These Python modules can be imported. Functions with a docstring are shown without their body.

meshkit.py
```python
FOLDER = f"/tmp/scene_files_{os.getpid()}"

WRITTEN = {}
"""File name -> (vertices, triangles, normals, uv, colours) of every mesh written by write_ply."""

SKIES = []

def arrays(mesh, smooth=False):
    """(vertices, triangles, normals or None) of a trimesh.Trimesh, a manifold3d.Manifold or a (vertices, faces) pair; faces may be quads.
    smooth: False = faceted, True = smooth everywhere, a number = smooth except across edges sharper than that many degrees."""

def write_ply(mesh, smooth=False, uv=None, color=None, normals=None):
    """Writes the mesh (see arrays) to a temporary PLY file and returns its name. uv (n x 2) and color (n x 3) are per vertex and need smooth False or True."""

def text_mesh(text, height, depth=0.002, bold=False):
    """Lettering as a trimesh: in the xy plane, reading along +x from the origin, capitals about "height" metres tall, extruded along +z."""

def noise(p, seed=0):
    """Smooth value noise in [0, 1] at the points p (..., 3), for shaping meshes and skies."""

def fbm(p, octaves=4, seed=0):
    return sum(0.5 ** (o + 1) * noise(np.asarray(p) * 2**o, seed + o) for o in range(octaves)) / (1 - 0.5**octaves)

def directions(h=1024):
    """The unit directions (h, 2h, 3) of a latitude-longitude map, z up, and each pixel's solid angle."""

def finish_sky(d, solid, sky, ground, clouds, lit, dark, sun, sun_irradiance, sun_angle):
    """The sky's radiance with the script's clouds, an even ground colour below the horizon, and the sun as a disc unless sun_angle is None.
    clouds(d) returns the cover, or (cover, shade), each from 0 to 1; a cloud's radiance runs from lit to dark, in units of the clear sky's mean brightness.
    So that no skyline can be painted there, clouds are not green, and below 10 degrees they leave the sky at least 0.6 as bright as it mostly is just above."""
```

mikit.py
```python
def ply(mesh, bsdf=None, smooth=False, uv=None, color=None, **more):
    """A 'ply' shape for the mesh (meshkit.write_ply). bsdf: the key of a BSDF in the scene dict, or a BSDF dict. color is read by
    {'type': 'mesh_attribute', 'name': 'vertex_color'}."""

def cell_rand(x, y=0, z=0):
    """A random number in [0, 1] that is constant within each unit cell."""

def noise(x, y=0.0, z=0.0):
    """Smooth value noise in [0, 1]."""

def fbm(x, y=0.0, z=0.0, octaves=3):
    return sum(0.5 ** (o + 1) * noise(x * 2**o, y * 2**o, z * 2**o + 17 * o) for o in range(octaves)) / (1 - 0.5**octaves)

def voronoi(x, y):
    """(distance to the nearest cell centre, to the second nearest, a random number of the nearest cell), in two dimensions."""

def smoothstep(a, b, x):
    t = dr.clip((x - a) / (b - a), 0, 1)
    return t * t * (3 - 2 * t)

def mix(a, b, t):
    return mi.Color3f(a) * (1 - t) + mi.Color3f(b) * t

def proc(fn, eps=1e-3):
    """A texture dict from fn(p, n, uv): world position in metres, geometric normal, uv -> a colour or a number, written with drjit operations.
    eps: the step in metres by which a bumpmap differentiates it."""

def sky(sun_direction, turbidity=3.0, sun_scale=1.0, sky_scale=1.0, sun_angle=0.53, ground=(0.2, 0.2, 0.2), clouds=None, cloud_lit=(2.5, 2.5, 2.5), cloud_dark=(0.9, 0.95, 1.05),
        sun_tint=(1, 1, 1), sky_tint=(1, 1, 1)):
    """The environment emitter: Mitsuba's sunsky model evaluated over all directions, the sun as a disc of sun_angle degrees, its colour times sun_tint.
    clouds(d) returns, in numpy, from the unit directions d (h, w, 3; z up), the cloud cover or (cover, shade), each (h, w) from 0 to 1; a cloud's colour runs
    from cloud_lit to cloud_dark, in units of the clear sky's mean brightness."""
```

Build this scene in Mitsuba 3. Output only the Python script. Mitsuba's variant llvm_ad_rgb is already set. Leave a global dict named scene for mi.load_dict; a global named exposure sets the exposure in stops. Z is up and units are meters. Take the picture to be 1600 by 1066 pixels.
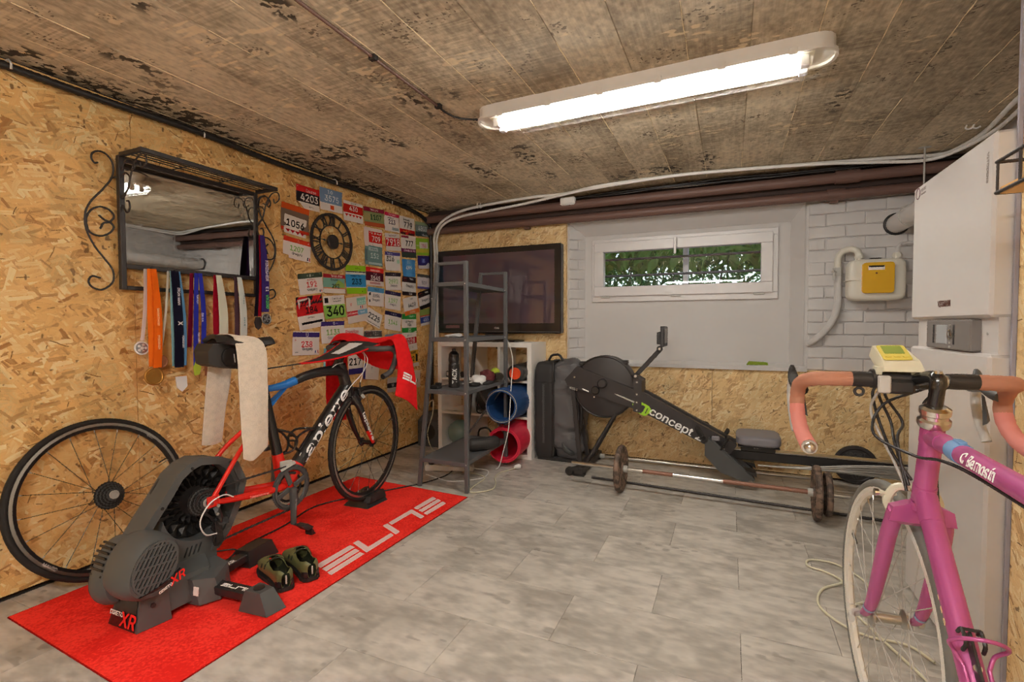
import math, random
import numpy as np
import trimesh, drjit as dr, mitsuba as mi
import shapely.geometry as sg
from shapely import affinity
from trimesh.creation import extrude_polygon
import meshkit, mikit
from mikit import noise, fbm, cell_rand, smoothstep, mix, voronoi

# ------------------------------------------------------------------ camera, sky, exposure
scene, labels = {}, {}
exposure = 1.05
YAW, PITCH = 0.41598, 0.033428
EYE = np.array([2.545, 0.0, 1.06])
FWD = np.array([-math.sin(YAW) * math.cos(PITCH), math.cos(YAW) * math.cos(PITCH), -math.sin(PITCH)])
scene['camera'] = {'type': 'perspective', 'fov': 92.19, 'fov_axis': 'x', 'near_clip': 0.05, 'far_clip': 200.0,
                   'to_world': mi.ScalarTransform4f().look_at(origin=EYE.tolist(), target=(EYE + FWD).tolist(), up=[0.0018, 0.0016, 1.0])}
scene['sky'] = mikit.sky((0.35, 0.75, 0.75), turbidity=4.0, sun_scale=0.25, sky_scale=6.0, sun_angle=6.0, ground=(0.12, 0.13, 0.09))
TUBE_RADIANCE = 37.0
REAR_FILL_RADIANCE = 98.0  # strength of the added fill light behind the camera

# ------------------------------------------------------------------ helpers
def lin(r, g=None, b=None):
    if g is None: r, g, b = r
    return [((c / 255) / 12.92 if c <= 10 else ((c / 255 + 0.055) / 1.055) ** 2.4) for c in (r, g, b)]

def rgb(r, g=None, b=None): return {'type': 'rgb', 'value': lin(r, g, b)}

def mat(name, color, rough=0.5, metallic=0.0, spec=0.5, coat=0.0, sheen=0.0, two=True):
    c = mikit.proc(color) if callable(color) else (rgb(*color) if len(color) == 3 else color)
    b = {'type': 'principled', 'base_color': c, 'roughness': rough, 'metallic': metallic, 'specular': spec}
    if coat: b['clearcoat'] = coat; b['clearcoat_gloss'] = 0.9
    if sheen: b['sheen'] = sheen
    scene['bsdf_' + name] = {'type': 'twosided', 'bsdf': b} if two else b
    return 'bsdf_' + name

def matte(name, color):
    c = mikit.proc(color) if callable(color) else rgb(*color)
    scene['bsdf_' + name] = {'type': 'twosided', 'bsdf': {'type': 'diffuse', 'reflectance': c}}
    return 'bsdf_' + name

_used = {}
def numbered(key):
    n = _used.get(key, 0); _used[key] = n + 1
    k = key if n == 0 else f'{key}_{n:03d}'
    if n and k in _used: return numbered(key)
    _used.setdefault(k, 1)
    return k

def tag(key, label=None, cat=None, group=None, kind=None):
    d = labels.setdefault(key, {})
    if label: d['label'] = label
    if cat: d['category'] = cat
    if group: d['group'] = group
    if kind: d['kind'] = kind
    return key

def thing(name, label, cat, group=None, kind=None):
    return tag(numbered(name), label, cat, group, kind)

def cat_mesh(*ms):
    out = []
    for m in ms:
        if isinstance(m, (list, tuple)): out += [x for x in m if x is not None]
        elif m is not None: out.append(m)
    return out[0] if len(out) == 1 else trimesh.util.concatenate(out)

def put(key, mesh, m, smooth=False, **more):
    if isinstance(mesh, (list, tuple)): mesh = cat_mesh(*mesh)
    scene[key] = mikit.ply(mesh, m, smooth=smooth, **more)
    return key

def part(parent, name, mesh, m, smooth=False, label=None, kind=None, **more):
    key = numbered(parent + '__' + name)
    put(key, mesh, m, smooth, **more)
    if label or kind: tag(key, label, None, None, kind)
    return key

def solid(name, mesh, m, label, cat, group=None, smooth=False, kind=None, **more):
    key = thing(name, label, cat, group, kind)
    return put(key, mesh, m, smooth, **more)

def struct(name, mesh, m, label, cat, smooth=False):
    key = numbered(name)
    put(key, mesh, m, smooth)
    return tag(key, label, cat, None, 'structure')

def frame(o, ux, uy):
    ux = np.array(ux, float); uy = np.array(uy, float)
    ux /= np.linalg.norm(ux); uy = uy - ux * (uy @ ux); uy /= np.linalg.norm(uy)
    M = np.eye(4); M[:3, 0], M[:3, 1], M[:3, 2], M[:3, 3] = ux, uy, np.cross(ux, uy), o
    return M

def tf(mesh, M):
    m = mesh.copy(); m.apply_transform(M); return m

def shift(mesh, x=0, y=0, z=0):
    m = mesh.copy(); m.apply_translation([x, y, z]); return m

def rot(mesh, ang, axis, about=(0, 0, 0)):
    m = mesh.copy(); m.apply_transform(trimesh.transformations.rotation_matrix(math.radians(ang), axis, about)); return m

def hull(pts): return trimesh.convex.convex_hull(np.array(pts, float))

def box(x0, x1, y0, y1, z0, z1, bevel=0.0):
    x0, x1 = min(x0, x1), max(x0, x1); y0, y1 = min(y0, y1), max(y0, y1); z0, z1 = min(z0, z1), max(z0, z1)
    c = np.array([(x0 + x1) / 2, (y0 + y1) / 2, (z0 + z1) / 2]); h = np.array([x1 - x0, y1 - y0, z1 - z0]) / 2
    b = min(bevel, 0.45 * h.min() * 2 / 2)
    if b <= 0:
        m = trimesh.creation.box(extents=2 * h); m.apply_translation(c); return m
    pts = []
    for sx in (-1, 1):
        for sy in (-1, 1):
            for sz in (-1, 1):
                s = np.array([sx, sy, sz])
                for k in range(3):
                    d = h - b; d = d.copy(); d[k] = h[k]; pts.append(c + s * d)
    return hull(pts)

def cbox(c, size, bevel=0.0):
    return box(c[0] - size[0] / 2, c[0] + size[0] / 2, c[1] - size[1] / 2, c[1] + size[1] / 2, c[2] - size[2] / 2, c[2] + size[2] / 2, bevel)

def bar(a, b, w, h=None, bevel=0.0, up=(0, 0, 1)):
    """A rectangular bar from a to b, w wide (sideways) and h high (along up)."""
    a = np.array(a, float); b = np.array(b, float); h = h or w; L = np.linalg.norm(b - a); t = (b - a) / L
    up = np.array(up, float)
    if abs(t @ up) > 0.97: up = np.array([0, 1.0, 0]) if abs(t[1]) < 0.9 else np.array([1.0, 0, 0])
    s = np.cross(up, t); s /= np.linalg.norm(s)
    m = box(-w / 2, w / 2, -h / 2, h / 2, 0, L, bevel)
    M = np.eye(4); M[:3, 0], M[:3, 1], M[:3, 2], M[:3, 3] = s, np.cross(t, s), t, a
    return tf(m, M)

def smooth_path(pts, n=8):
    """Catmull-Rom through the points."""
    p = np.array(pts, float)
    if len(p) < 3: return p
    q = np.vstack([2 * p[0] - p[1], p, 2 * p[-1] - p[-2]]); out = []
    for i in range(1, len(q) - 2):
        for t in np.linspace(0, 1, n, endpoint=False):
            a, b, c, d = q[i - 1], q[i], q[i + 1], q[i + 2]
            out.append(0.5 * (2 * b + (c - a) * t + (2 * a - 5 * b + 4 * c - d) * t * t + (3 * b - a - 3 * c + d) * t ** 3))
    out.append(p[-1]); return np.array(out)

def tube(pts, r, sides=10, closed=False, flat=1.0, up=None, caps=True):
    """Swept tube; r a number or one per point; flat scales the second cross axis; up fixes the frame."""
    p = np.array(pts, float); n = len(p); r = np.broadcast_to(np.array(r, float), (n,))
    if closed: t = np.roll(p, -1, 0) - np.roll(p, 1, 0)
    else: t = np.gradient(p, axis=0)
    t /= np.linalg.norm(t, axis=1, keepdims=True) + 1e-12
    if up is not None:
        u = np.array(up, float)[None] - t * (t @ np.array(up, float))[:, None]
    else:
        u = np.zeros_like(p); a = np.array([0, 0, 1.0]) if abs(t[0][2]) < 0.9 else np.array([1.0, 0, 0])
        u[0] = a - t[0] * (a @ t[0])
        for i in range(1, n): u[i] = u[i - 1] - t[i] * (u[i - 1] @ t[i])
    u /= np.linalg.norm(u, axis=1, keepdims=True) + 1e-12
    v = np.cross(t, u); ang = np.arange(sides) * 2 * math.pi / sides
    V = p[:, None] + r[:, None, None] * (np.cos(ang)[None, :, None] * u[:, None] * flat + np.sin(ang)[None, :, None] * v[:, None])
    m = n if closed else n - 1
    i, j = np.meshgrid(np.arange(m), np.arange(sides), indexing='ij'); i2 = (i + 1) % n; j2 = (j + 1) % sides
    q = np.stack([i * sides + j, i2 * sides + j, i2 * sides + j2, i * sides + j2], -1).reshape(-1, 4)
    f = np.vstack([q[:, [0, 1, 2]], q[:, [0, 2, 3]]]); f = f[:, ::-1]
    V = V.reshape(-1, 3)
    if caps and not closed:
        k = len(V); V = np.vstack([V, p[0], p[-1]])
        c0 = [[k, (j + 1) % sides, j] for j in range(sides)]; o = (n - 1) * sides
        c1 = [[k + 1, o + j, o + (j + 1) % sides] for j in range(sides)]
        f = np.vstack([f, np.array(c0)[:, ::-1], np.array(c1)[:, ::-1]])
    return trimesh.Trimesh(V, f, process=False)

def rod(a, b, r, sides=8): return tube([a, b], r, sides)

def lathe(profile, sections=24, M=None):
    """profile [(r, z)] about local z."""
    m = trimesh.creation.revolve(np.array(profile, float), sections=sections)
    return tf(m, M) if M is not None else m

def disc(c, axis, r, t, sections=24, bevel=0.0):
    b = bevel
    pr = [(0, -t / 2), (r - b, -t / 2), (r, -t / 2 + b), (r, t / 2 - b), (r - b, t / 2), (0, t / 2)] if b else [(0, -t / 2), (r, -t / 2), (r, t / 2), (0, t / 2)]
    return lathe(pr, sections, axis_frame(c, axis))

def axis_frame(c, axis):
    a = np.array(axis, float); a /= np.linalg.norm(a)
    u = np.array([0, 0, 1.0]) if abs(a[2]) < 0.9 else np.array([1.0, 0, 0])
    x = np.cross(u, a); x /= np.linalg.norm(x)
    M = np.eye(4); M[:3, 0], M[:3, 1], M[:3, 2], M[:3, 3] = x, np.cross(a, x), a, c
    return M

def ring(c, axis, R, r, n=48, sides=8, flat=1.0):
    M = axis_frame(c, axis); a = np.arange(n) * 2 * math.pi / n
    p = np.c_[R * np.cos(a), R * np.sin(a), 0 * a] @ M[:3, :3].T + M[:3, 3]
    return tube(p, r, sides, closed=True, up=M[:3, 2] if flat != 1.0 else None, flat=flat) if flat == 1.0 else tube(p, r, sides, closed=True, up=M[:3, 2], flat=flat)

def poly(pts, holes=()): return sg.Polygon(pts, holes)

def prism(p, d, M=None, z0=0.0):
    p = p if hasattr(p, 'geom_type') else sg.Polygon(p)
    if not p.is_valid: p = p.buffer(0)
    ms = [extrude_polygon(g, d, engine='earcut') for g in getattr(p, 'geoms', [p])]
    m = trimesh.util.concatenate(ms) if len(ms) > 1 else ms[0]
    if z0: m.apply_translation([0, 0, z0])
    return tf(m, M) if M is not None else m

def circle(x, y, r, n=24): return sg.Point(x, y).buffer(r, quad_segs=max(2, n // 4))

def rrect(x0, x1, y0, y1, r): return sg.box(x0 + r, y0 + r, x1 - r, y1 - r).buffer(r, quad_segs=4)

# planes in which outlines are drawn: local x, local y -> world
def on_x(X, y=0, z=0): return frame((X, y, z), (0, 1, 0), (0, 0, 1))          # faces +x
def on_mx(X, y=0, z=0): return frame((X, y, z), (0, -1, 0), (0, 0, 1))        # faces -x
def on_my(Y, x=0, z=0): return frame((x, Y, z), (1, 0, 0), (0, 0, 1))         # faces -y
def on_z(Z, x=0, y=0): return frame((x, y, Z), (1, 0, 0), (0, 1, 0))          # faces up

_txt = {}
def text(s, h, M, depth=0.001, bold=True, width=None, slant=0.0, center=True):
    k = (s, bold)
    if k not in _txt: _txt[k] = meshkit.text_mesh(s, 1.0, 0.1, bold)
    m = _txt[k].copy(); b = m.bounds
    sx = h if width is None else width / (b[1][0] - b[0][0])
    c = (b[0] + b[1]) / 2 if center else b[0]
    v = (m.vertices - [c[0], c[1], 0]) * [sx, h, depth / 0.1]
    v[:, 0] += slant * v[:, 1]; m.vertices = v
    return tf(m, M)

def grid(fn, nu, nv, thick=0.0):
    """A sheet from fn(u, v) -> xyz, u and v in [0, 1]; thick gives it a back."""
    u, v = np.meshgrid(np.linspace(0, 1, nu), np.linspace(0, 1, nv), indexing='ij')
    P = np.array([fn(a, b) for a, b in zip(u.ravel(), v.ravel())], float)
    i, j = np.meshgrid(np.arange(nu - 1), np.arange(nv - 1), indexing='ij')
    q = np.stack([i * nv + j, (i + 1) * nv + j, (i + 1) * nv + j + 1, i * nv + j + 1], -1).reshape(-1, 4)
    f = np.vstack([q[:, [0, 1, 2]], q[:, [0, 2, 3]]])
    if thick:
        m = trimesh.Trimesh(P, f, process=False); nrm = m.vertex_normals
        Q = P - nrm * thick; k = len(P)
        rim = [i * nv for i in range(nu)] + [(nu - 1) * nv + j for j in range(1, nv)] + [i * nv + nv - 1 for i in range(nu - 2, -1, -1)] + [j for j in range(nv - 2, 0, -1)]
        e = [[a, b, b + k] for a, b in zip(rim, rim[1:] + rim[:1])] + [[a, b + k, a + k] for a, b in zip(rim, rim[1:] + rim[:1])]
        P = np.vstack([P, Q]); f = np.vstack([f, f[:, ::-1] + k, np.array(e)[:, ::-1]])
    return trimesh.Trimesh(P, f, process=False)

def ball(c, r, sub=2, squash=(1, 1, 1)):
    m = trimesh.creation.icosphere(subdivisions=sub, radius=r); m.vertices *= squash; m.apply_translation(c); return m
# ------------------------------------------------------------------ materials
def osb_fn(dark, mid, light, seed):
    R = random.Random(seed); lay = []
    for k in range(14):
        th = R.uniform(0, math.pi); big = k < 10
        lay.append((math.cos(th), math.sin(th), R.uniform(0.12, 0.26) if big else R.uniform(0.05, 0.10), R.uniform(0.030, 0.072) if big else R.uniform(0.010, 0.022), R.random() * 9, R.random() * 9, seed * 31 + k, 0.34 if big else 0.62))
    thin = []
    for k in range(3):
        th = R.uniform(0, math.pi); thin.append((math.cos(th), math.sin(th), R.uniform(0.05, 0.08), R.uniform(0.014, 0.022), R.random() * 9, R.random() * 9, seed * 77 + k))
    D, Mi, Li = (mi.Color3f(*lin(*c)) for c in (dark, mid, light))
    def fn(p, n, uv):
        a = dr.select(dr.abs(n.x) > 0.5, p.y, p.x); b = dr.select(dr.abs(n.z) > 0.5, p.y, p.z)
        t = mi.Float(0.45); g = mi.Float(0.5); e = mi.Float(0.0)
        wob = noise(a * 30, b * 30, seed) - 0.5
        for c, s, L, W, ou, ov, k, pr in lay:
            u = (a * c + b * s) / L + ou; v = (b * c - a * s) / W + ov
            cv = dr.floor(v); u = u + cell_rand(cv, k, 7); cu = dr.floor(u)
            r1, r2, r3 = cell_rand(cu, cv, k), cell_rand(cu, cv, k + 50), cell_rand(cu, cv, k + 100)
            lu = u - cu - 0.5; lv = v - cv - 0.5 + (r2 - 0.5) * 1.2 * lu + wob * 0.20
            ins = (r1 > pr) & (dr.abs(lu + wob * 0.15) < 0.28 + 0.20 * r3) & (dr.abs(lv) < 0.14 + 0.30 * r2)
            tone = 0.10 + 0.86 * (0.6 * cell_rand(cu, cv, k + 150) + 0.4 * cell_rand(cu, cv, k + 170))
            rim = (dr.abs(lv) > 0.125 + 0.285 * r2) & (r3 > 0.5)
            t = dr.select(ins, tone, t); e = dr.select(ins, dr.select(rim, 0.22, 0.0), e)
            g = dr.select(ins, noise(u * 3.0, v * 9.0, k) * 0.6 + noise(u * 9.0, v * 30.0, k) * 0.4, g)
        t = t - e + (g - 0.5) * 0.24 + (fbm(a * 16, b * 16, seed, 3) - 0.5) * 0.22
        col = dr.select(t < 0.5, mix(D, Mi, smoothstep(0.05, 0.5, t)), mix(Mi, Li, smoothstep(0.5, 0.95, t)))
        grey = smoothstep(0.62, 0.72, noise(a * 7 + 3, b * 7, seed + 9)) * dr.select(g > 0.5, 0.30, 0.12)
        col = mix(col, mi.Color3f(*lin(158, 140, 96)), grey)
        for c, s, L, W, ou, ov, k in thin:
            u = (a * c + b * s) / L + ou; v = (b * c - a * s) / W + ov; cu = dr.floor(u); cv = dr.floor(v)
            hit = (cell_rand(cu, cv, k) > 0.985) & (dr.abs(v - cv - 0.5 + wob * 0.3) < 0.09) & (dr.abs(u - cu - 0.5) < 0.1 + 0.35 * cell_rand(cu, cv, k + 9))
            col = dr.select(hit, D * 0.55, col)
        speck = noise(a * 90, b * 90, seed + 3) * noise(a * 24, b * 24, seed + 4)
        return mix(col, D * 0.35, 0.8 * smoothstep(0.66, 0.74, speck))
    return fn

mat('osb_left', osb_fn((170, 116, 60), (230, 184, 116), (248, 222, 168), 3), 0.55, spec=0.4)
mat('osb_back', osb_fn((170, 126, 78), (224, 190, 136), (242, 220, 176), 11), 0.55, spec=0.4)

def ceil_fn(p, n, uv):
    x, y = p.x, p.y
    b = dr.floor((x - 1.52) / 0.21667)
    r = cell_rand(b, 3)
    grain = noise(x * 110 + r * 40, y * 5, b) * 0.6 + noise(x * 300, y * 14, b) * 0.4
    saw = noise(x * 9 + r * 7, y * 150, b) * smoothstep(0.45, 0.7, noise(x * 5, y * 2.2, b + 5))
    blot = fbm(x * 3.2, y * 2.4, 2.0, 4); fine = fbm(x * 60, y * 45, 5.0, 3)
    v = 0.50 + 0.34 * (blot - 0.5) + 0.14 * (grain - 0.5) + 0.30 * (fine - 0.5) + 0.10 * (r - 0.5) - 0.16 * saw + 0.04
    c = mix(mi.Color3f(*lin(130, 118, 100)), mi.Color3f(*lin(212, 197, 172)), smoothstep(0.22, 0.80, v))
    scr = noise(x * 26, y * 70, 8.0) * noise(x * 5, y * 7, 9.0)
    c = mix(c, mi.Color3f(*lin(226, 206, 172)), 0.6 * smoothstep(0.58, 0.72, scr))
    pit = noise(x * 95, y * 120, 21.0) * noise(x * 11, y * 9, 23.0)
    c = mix(c, mi.Color3f(*lin(74, 62, 50)), 0.7 * smoothstep(0.60, 0.68, pit))
    spot = fbm(x * 42, y * 42, 31.0, 3); near = smoothstep(0.62, 0.80, fbm(x * 5, y * 2.6, 14.0, 2) + dr.maximum(0, 0.22 - x) * 2.2 - 0.06)
    return mix(c, mi.Color3f(*lin(34, 30, 28)), 0.9 * near * smoothstep(0.50, 0.60, spot))
mat('ceiling', ceil_fn, 0.85, spec=0.2)
mat('ceiling_fin', (226, 208, 176), 0.9, spec=0.15)

def floor_fn(p, n, uv):
    x, y = p.x, p.y
    row = dr.floor((y - 1.53) / 0.30); off = (row - 2 * dr.floor(row / 2)) * 0.295
    tid = dr.floor((x - 2.0 + off) / 0.59); r = cell_rand(tid, row, 5)
    X, Y = x + r * 13, y + r * 7
    v = 0.5 + 0.62 * (fbm(X * 4.5, Y * 6.5, 1.0, 4) - 0.5) + 0.42 * (fbm(X * 20, Y * 42, 2.0, 3) - 0.5) + 0.05 * (r - 0.5)
    c = mix(mi.Color3f(*lin(152, 147, 139)), mi.Color3f(*lin(196, 190, 181)), smoothstep(0.22, 0.78, v))
    dk = noise(X * 24, Y * 60, 4.0) * noise(X * 7, Y * 11, 6.0)
    c = mix(c, mi.Color3f(*lin(116, 111, 104)), 0.5 * smoothstep(0.55, 0.74, dk))
    lt = noise(X * 7, Y * 13, 14.0)
    return mix(c, mi.Color3f(*lin(206, 200, 190)), 0.35 * smoothstep(0.70, 0.85, lt))
mat('floor_tile', floor_fn, 0.42, spec=0.4)
mat('grout', (70, 68, 64), 0.9, spec=0.1)

def paint_fn(p, n, uv):
    a = p.x + 0.3 * p.y; b = p.z
    v = fbm(a * 6, b * 6, p.y * 5, 3); chip = noise(a * 34, b * 46, 3.0) * noise(a * 9, b * 11, 5.0)
    c = mix(mi.Color3f(*lin(192, 189, 188)), mi.Color3f(*lin(210, 207, 205)), v)
    return mix(c, mi.Color3f(*lin(70, 64, 60)), 0.9 * smoothstep(0.70, 0.76, chip))
def paint_bump(p, n, uv):
    return fbm(p.x * 26, p.z * 26, p.y * 26, 4)
scene['bsdf_brick_paint'] = {'type': 'twosided', 'bsdf': {'type': 'bumpmap', 'texture': mikit.proc(paint_bump, 2e-3), 'scale': 0.006,
    'bsdf': {'type': 'principled', 'base_color': mikit.proc(paint_fn), 'roughness': 0.6, 'specular': 0.35}}}
mat('plaster', (200, 197, 195), 0.75, spec=0.25)
mat('white_pvc', (208, 205, 204), 0.35, spec=0.5)
mat('white_enamel', (198, 194, 191), 0.28, spec=0.5, coat=0.3)
mat('panel_grey', (112, 108, 106), 0.4)
mat('white_board', (232, 228, 222), 0.5)
mat('cable_white', (226, 224, 220), 0.45)
mat('cord_cream', (206, 202, 178), 0.5)
mat('brown_steel', (104, 78, 70), 0.5)
mat('brown_dark', (62, 48, 44), 0.7, spec=0.3)
mat('black_plastic', (30, 29, 30), 0.42)
mat('black_gloss', (16, 15, 16), 0.18, coat=0.6)
mat('rubber', (34, 32, 31), 0.75, spec=0.3)
mat('carbon', (22, 21, 22), 0.30, coat=0.5)
mat('iron', (40, 36, 37), 0.5)
mat('steel_grey', (92, 94, 96), 0.45, spec=0.5)
mat('shelf_grey', (82, 84, 87), 0.45)
mat('dark_grey', (66, 68, 69), 0.5)
mat('trainer_grey', (72, 75, 76), 0.5)
mat('chrome', (214, 212, 208), 0.16, metallic=1.0)
mat('alu', (196, 194, 188), 0.32, metallic=1.0)
mat('silver_paint', (176, 174, 168), 0.4)
def rust_fn(p, n, uv):
    v = fbm(p.x * 40, p.y * 40, p.z * 40, 4)
    return mix(mi.Color3f(*lin(70, 60, 54)), mi.Color3f(*lin(134, 112, 98)), smoothstep(0.35, 0.68, v))
mat('rust', rust_fn, 0.55, metallic=0.35)
mat('rust_bar', (136, 98, 82), 0.5, metallic=0.3)
mat('bike_red', (222, 34, 22), 0.3, coat=0.6)
mat('bike_blue', (28, 110, 190), 0.3, coat=0.6)
mat('white_paint', (236, 234, 232), 0.4)
def mat_red_fn(p, n, uv):
    v = fbm(p.x * 9, p.y * 9, 1.0, 3) * 0.5 + fbm(p.x * 160, p.y * 160, 2.0, 2) * 0.5
    return mix(mi.Color3f(*lin(220, 36, 30)), mi.Color3f(*lin(250, 60, 50)), smoothstep(0.3, 0.7, v))
mat('mat_red', mat_red_fn, 0.85, spec=0.2)
matte('print_pink', (238, 206, 202))
def terry(base, f=420):
    A = mi.Color3f(*lin(*base)); B = A * 0.84
    def fn(p, n, uv):
        return mix(B, A, smoothstep(0.25, 0.7, noise(p.x * f, p.y * f, p.z * f) * 0.6 + noise(p.x * f / 7, p.y * f / 7, p.z * f / 7) * 0.4))
    return fn
mat('towel_beige', terry((222, 208, 192)), 0.95, spec=0.1, sheen=0.3)
mat('towel_red', terry((222, 34, 38)), 0.95, spec=0.1, sheen=0.3)
mat('pink_frame', (176, 82, 138), 0.28, metallic=0.3, coat=0.7)
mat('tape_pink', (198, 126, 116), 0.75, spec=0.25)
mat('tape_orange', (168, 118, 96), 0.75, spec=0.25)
mat('console', (204, 200, 176), 0.4)
mat('console_yellow', (204, 190, 92), 0.45)
mat('lcd', (132, 150, 72), 0.3)
mat('grey_tyre', (108, 108, 104), 0.7, spec=0.3)
mat('rim_cream', (218, 214, 204), 0.35, metallic=0.15)
mat('olive', (96, 98, 62), 0.35, coat=0.3)
mat('olive_dark', (40, 44, 30), 0.5)
mat('bag_grey', (90, 89, 91), 0.55, spec=0.4)
mat('bag_black', (36, 35, 36), 0.6)
mat('seat_grey', (118, 116, 122), 0.5)
mat('blue_foam', (22, 62, 112), 0.6)
mat('pink_foam', (214, 36, 66), 0.5)
mat('grey_foam', (150, 148, 142), 0.7)
mat('orange_plastic', (238, 82, 40), 0.45)
mat('ball_green', (112, 132, 122), 0.35)
mat('tennis', (172, 192, 60), 0.9)
mat('maroon', (92, 36, 40), 0.8)
mat('lime', (152, 200, 40), 0.5)
mat('meter_yellow', (214, 164, 32), 0.4)
mat('meter_white', (212, 208, 196), 0.45)
mat('wood', (206, 160, 96), 0.5)
mat('gold', (196, 142, 70), 0.3, metallic=0.8)
mat('silver', (170, 172, 174), 0.3, metallic=0.8)
mat('bronze', (170, 110, 78), 0.35, metallic=0.6)
mat('lavender_grey', (150, 148, 160), 0.4)
mat('green_cloth', (120, 140, 44), 0.9)
mat('lamp_housing', (206, 200, 190), 0.5)
mat('lamp_tray', (238, 232, 214), 0.4)
mat('earth', (74, 66, 50), 0.95, spec=0.1)
mat('screen', (70, 56, 66), 0.06, spec=0.8, coat=0.6)
mat('blue_tape', (98, 134, 176), 0.6)
scene['bsdf_mirror'] = {'type': 'twosided', 'bsdf': {'type': 'conductor', 'material': 'none', 'specular_reflectance': {'type': 'rgb', 'value': [0.80, 0.82, 0.82]}}}
scene['bsdf_pane'] = {'type': 'thindielectric', 'int_ior': 1.5}
scene['bsdf_cover'] = {'type': 'thindielectric', 'int_ior': 1.35, 'specular_transmittance': {'type': 'rgb', 'value': [0.97, 0.96, 0.91]}}
scene['bsdf_leaf'] = {'type': 'principledthin', 'base_color': rgb(150, 192, 104), 'diff_trans': 1.0, 'roughness': 0.5}
scene['bsdf_leaf_dark'] = {'type': 'principledthin', 'base_color': rgb(112, 154, 92), 'diff_trans': 0.9, 'roughness': 0.5}

# flat prints and ribbons: one matte BSDF per colour
PRINT = {}
def ink(r, g, b):
    k = (r, g, b)
    if k not in PRINT: PRINT[k] = matte('print_%02x%02x%02x' % k, k)
    return PRINT[k]
WHITE_P, BLACK_P = ink(238, 230, 224), ink(26, 24, 28)
# ------------------------------------------------------------------ the room
H = 2.09                       # ceiling height
XR, XN, YB, Y0 = 3.85, 3.252, 3.93, -2.2     # far right wall, near right wall, back brick face, wall behind the camera
rnd = random.Random(7)

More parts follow.
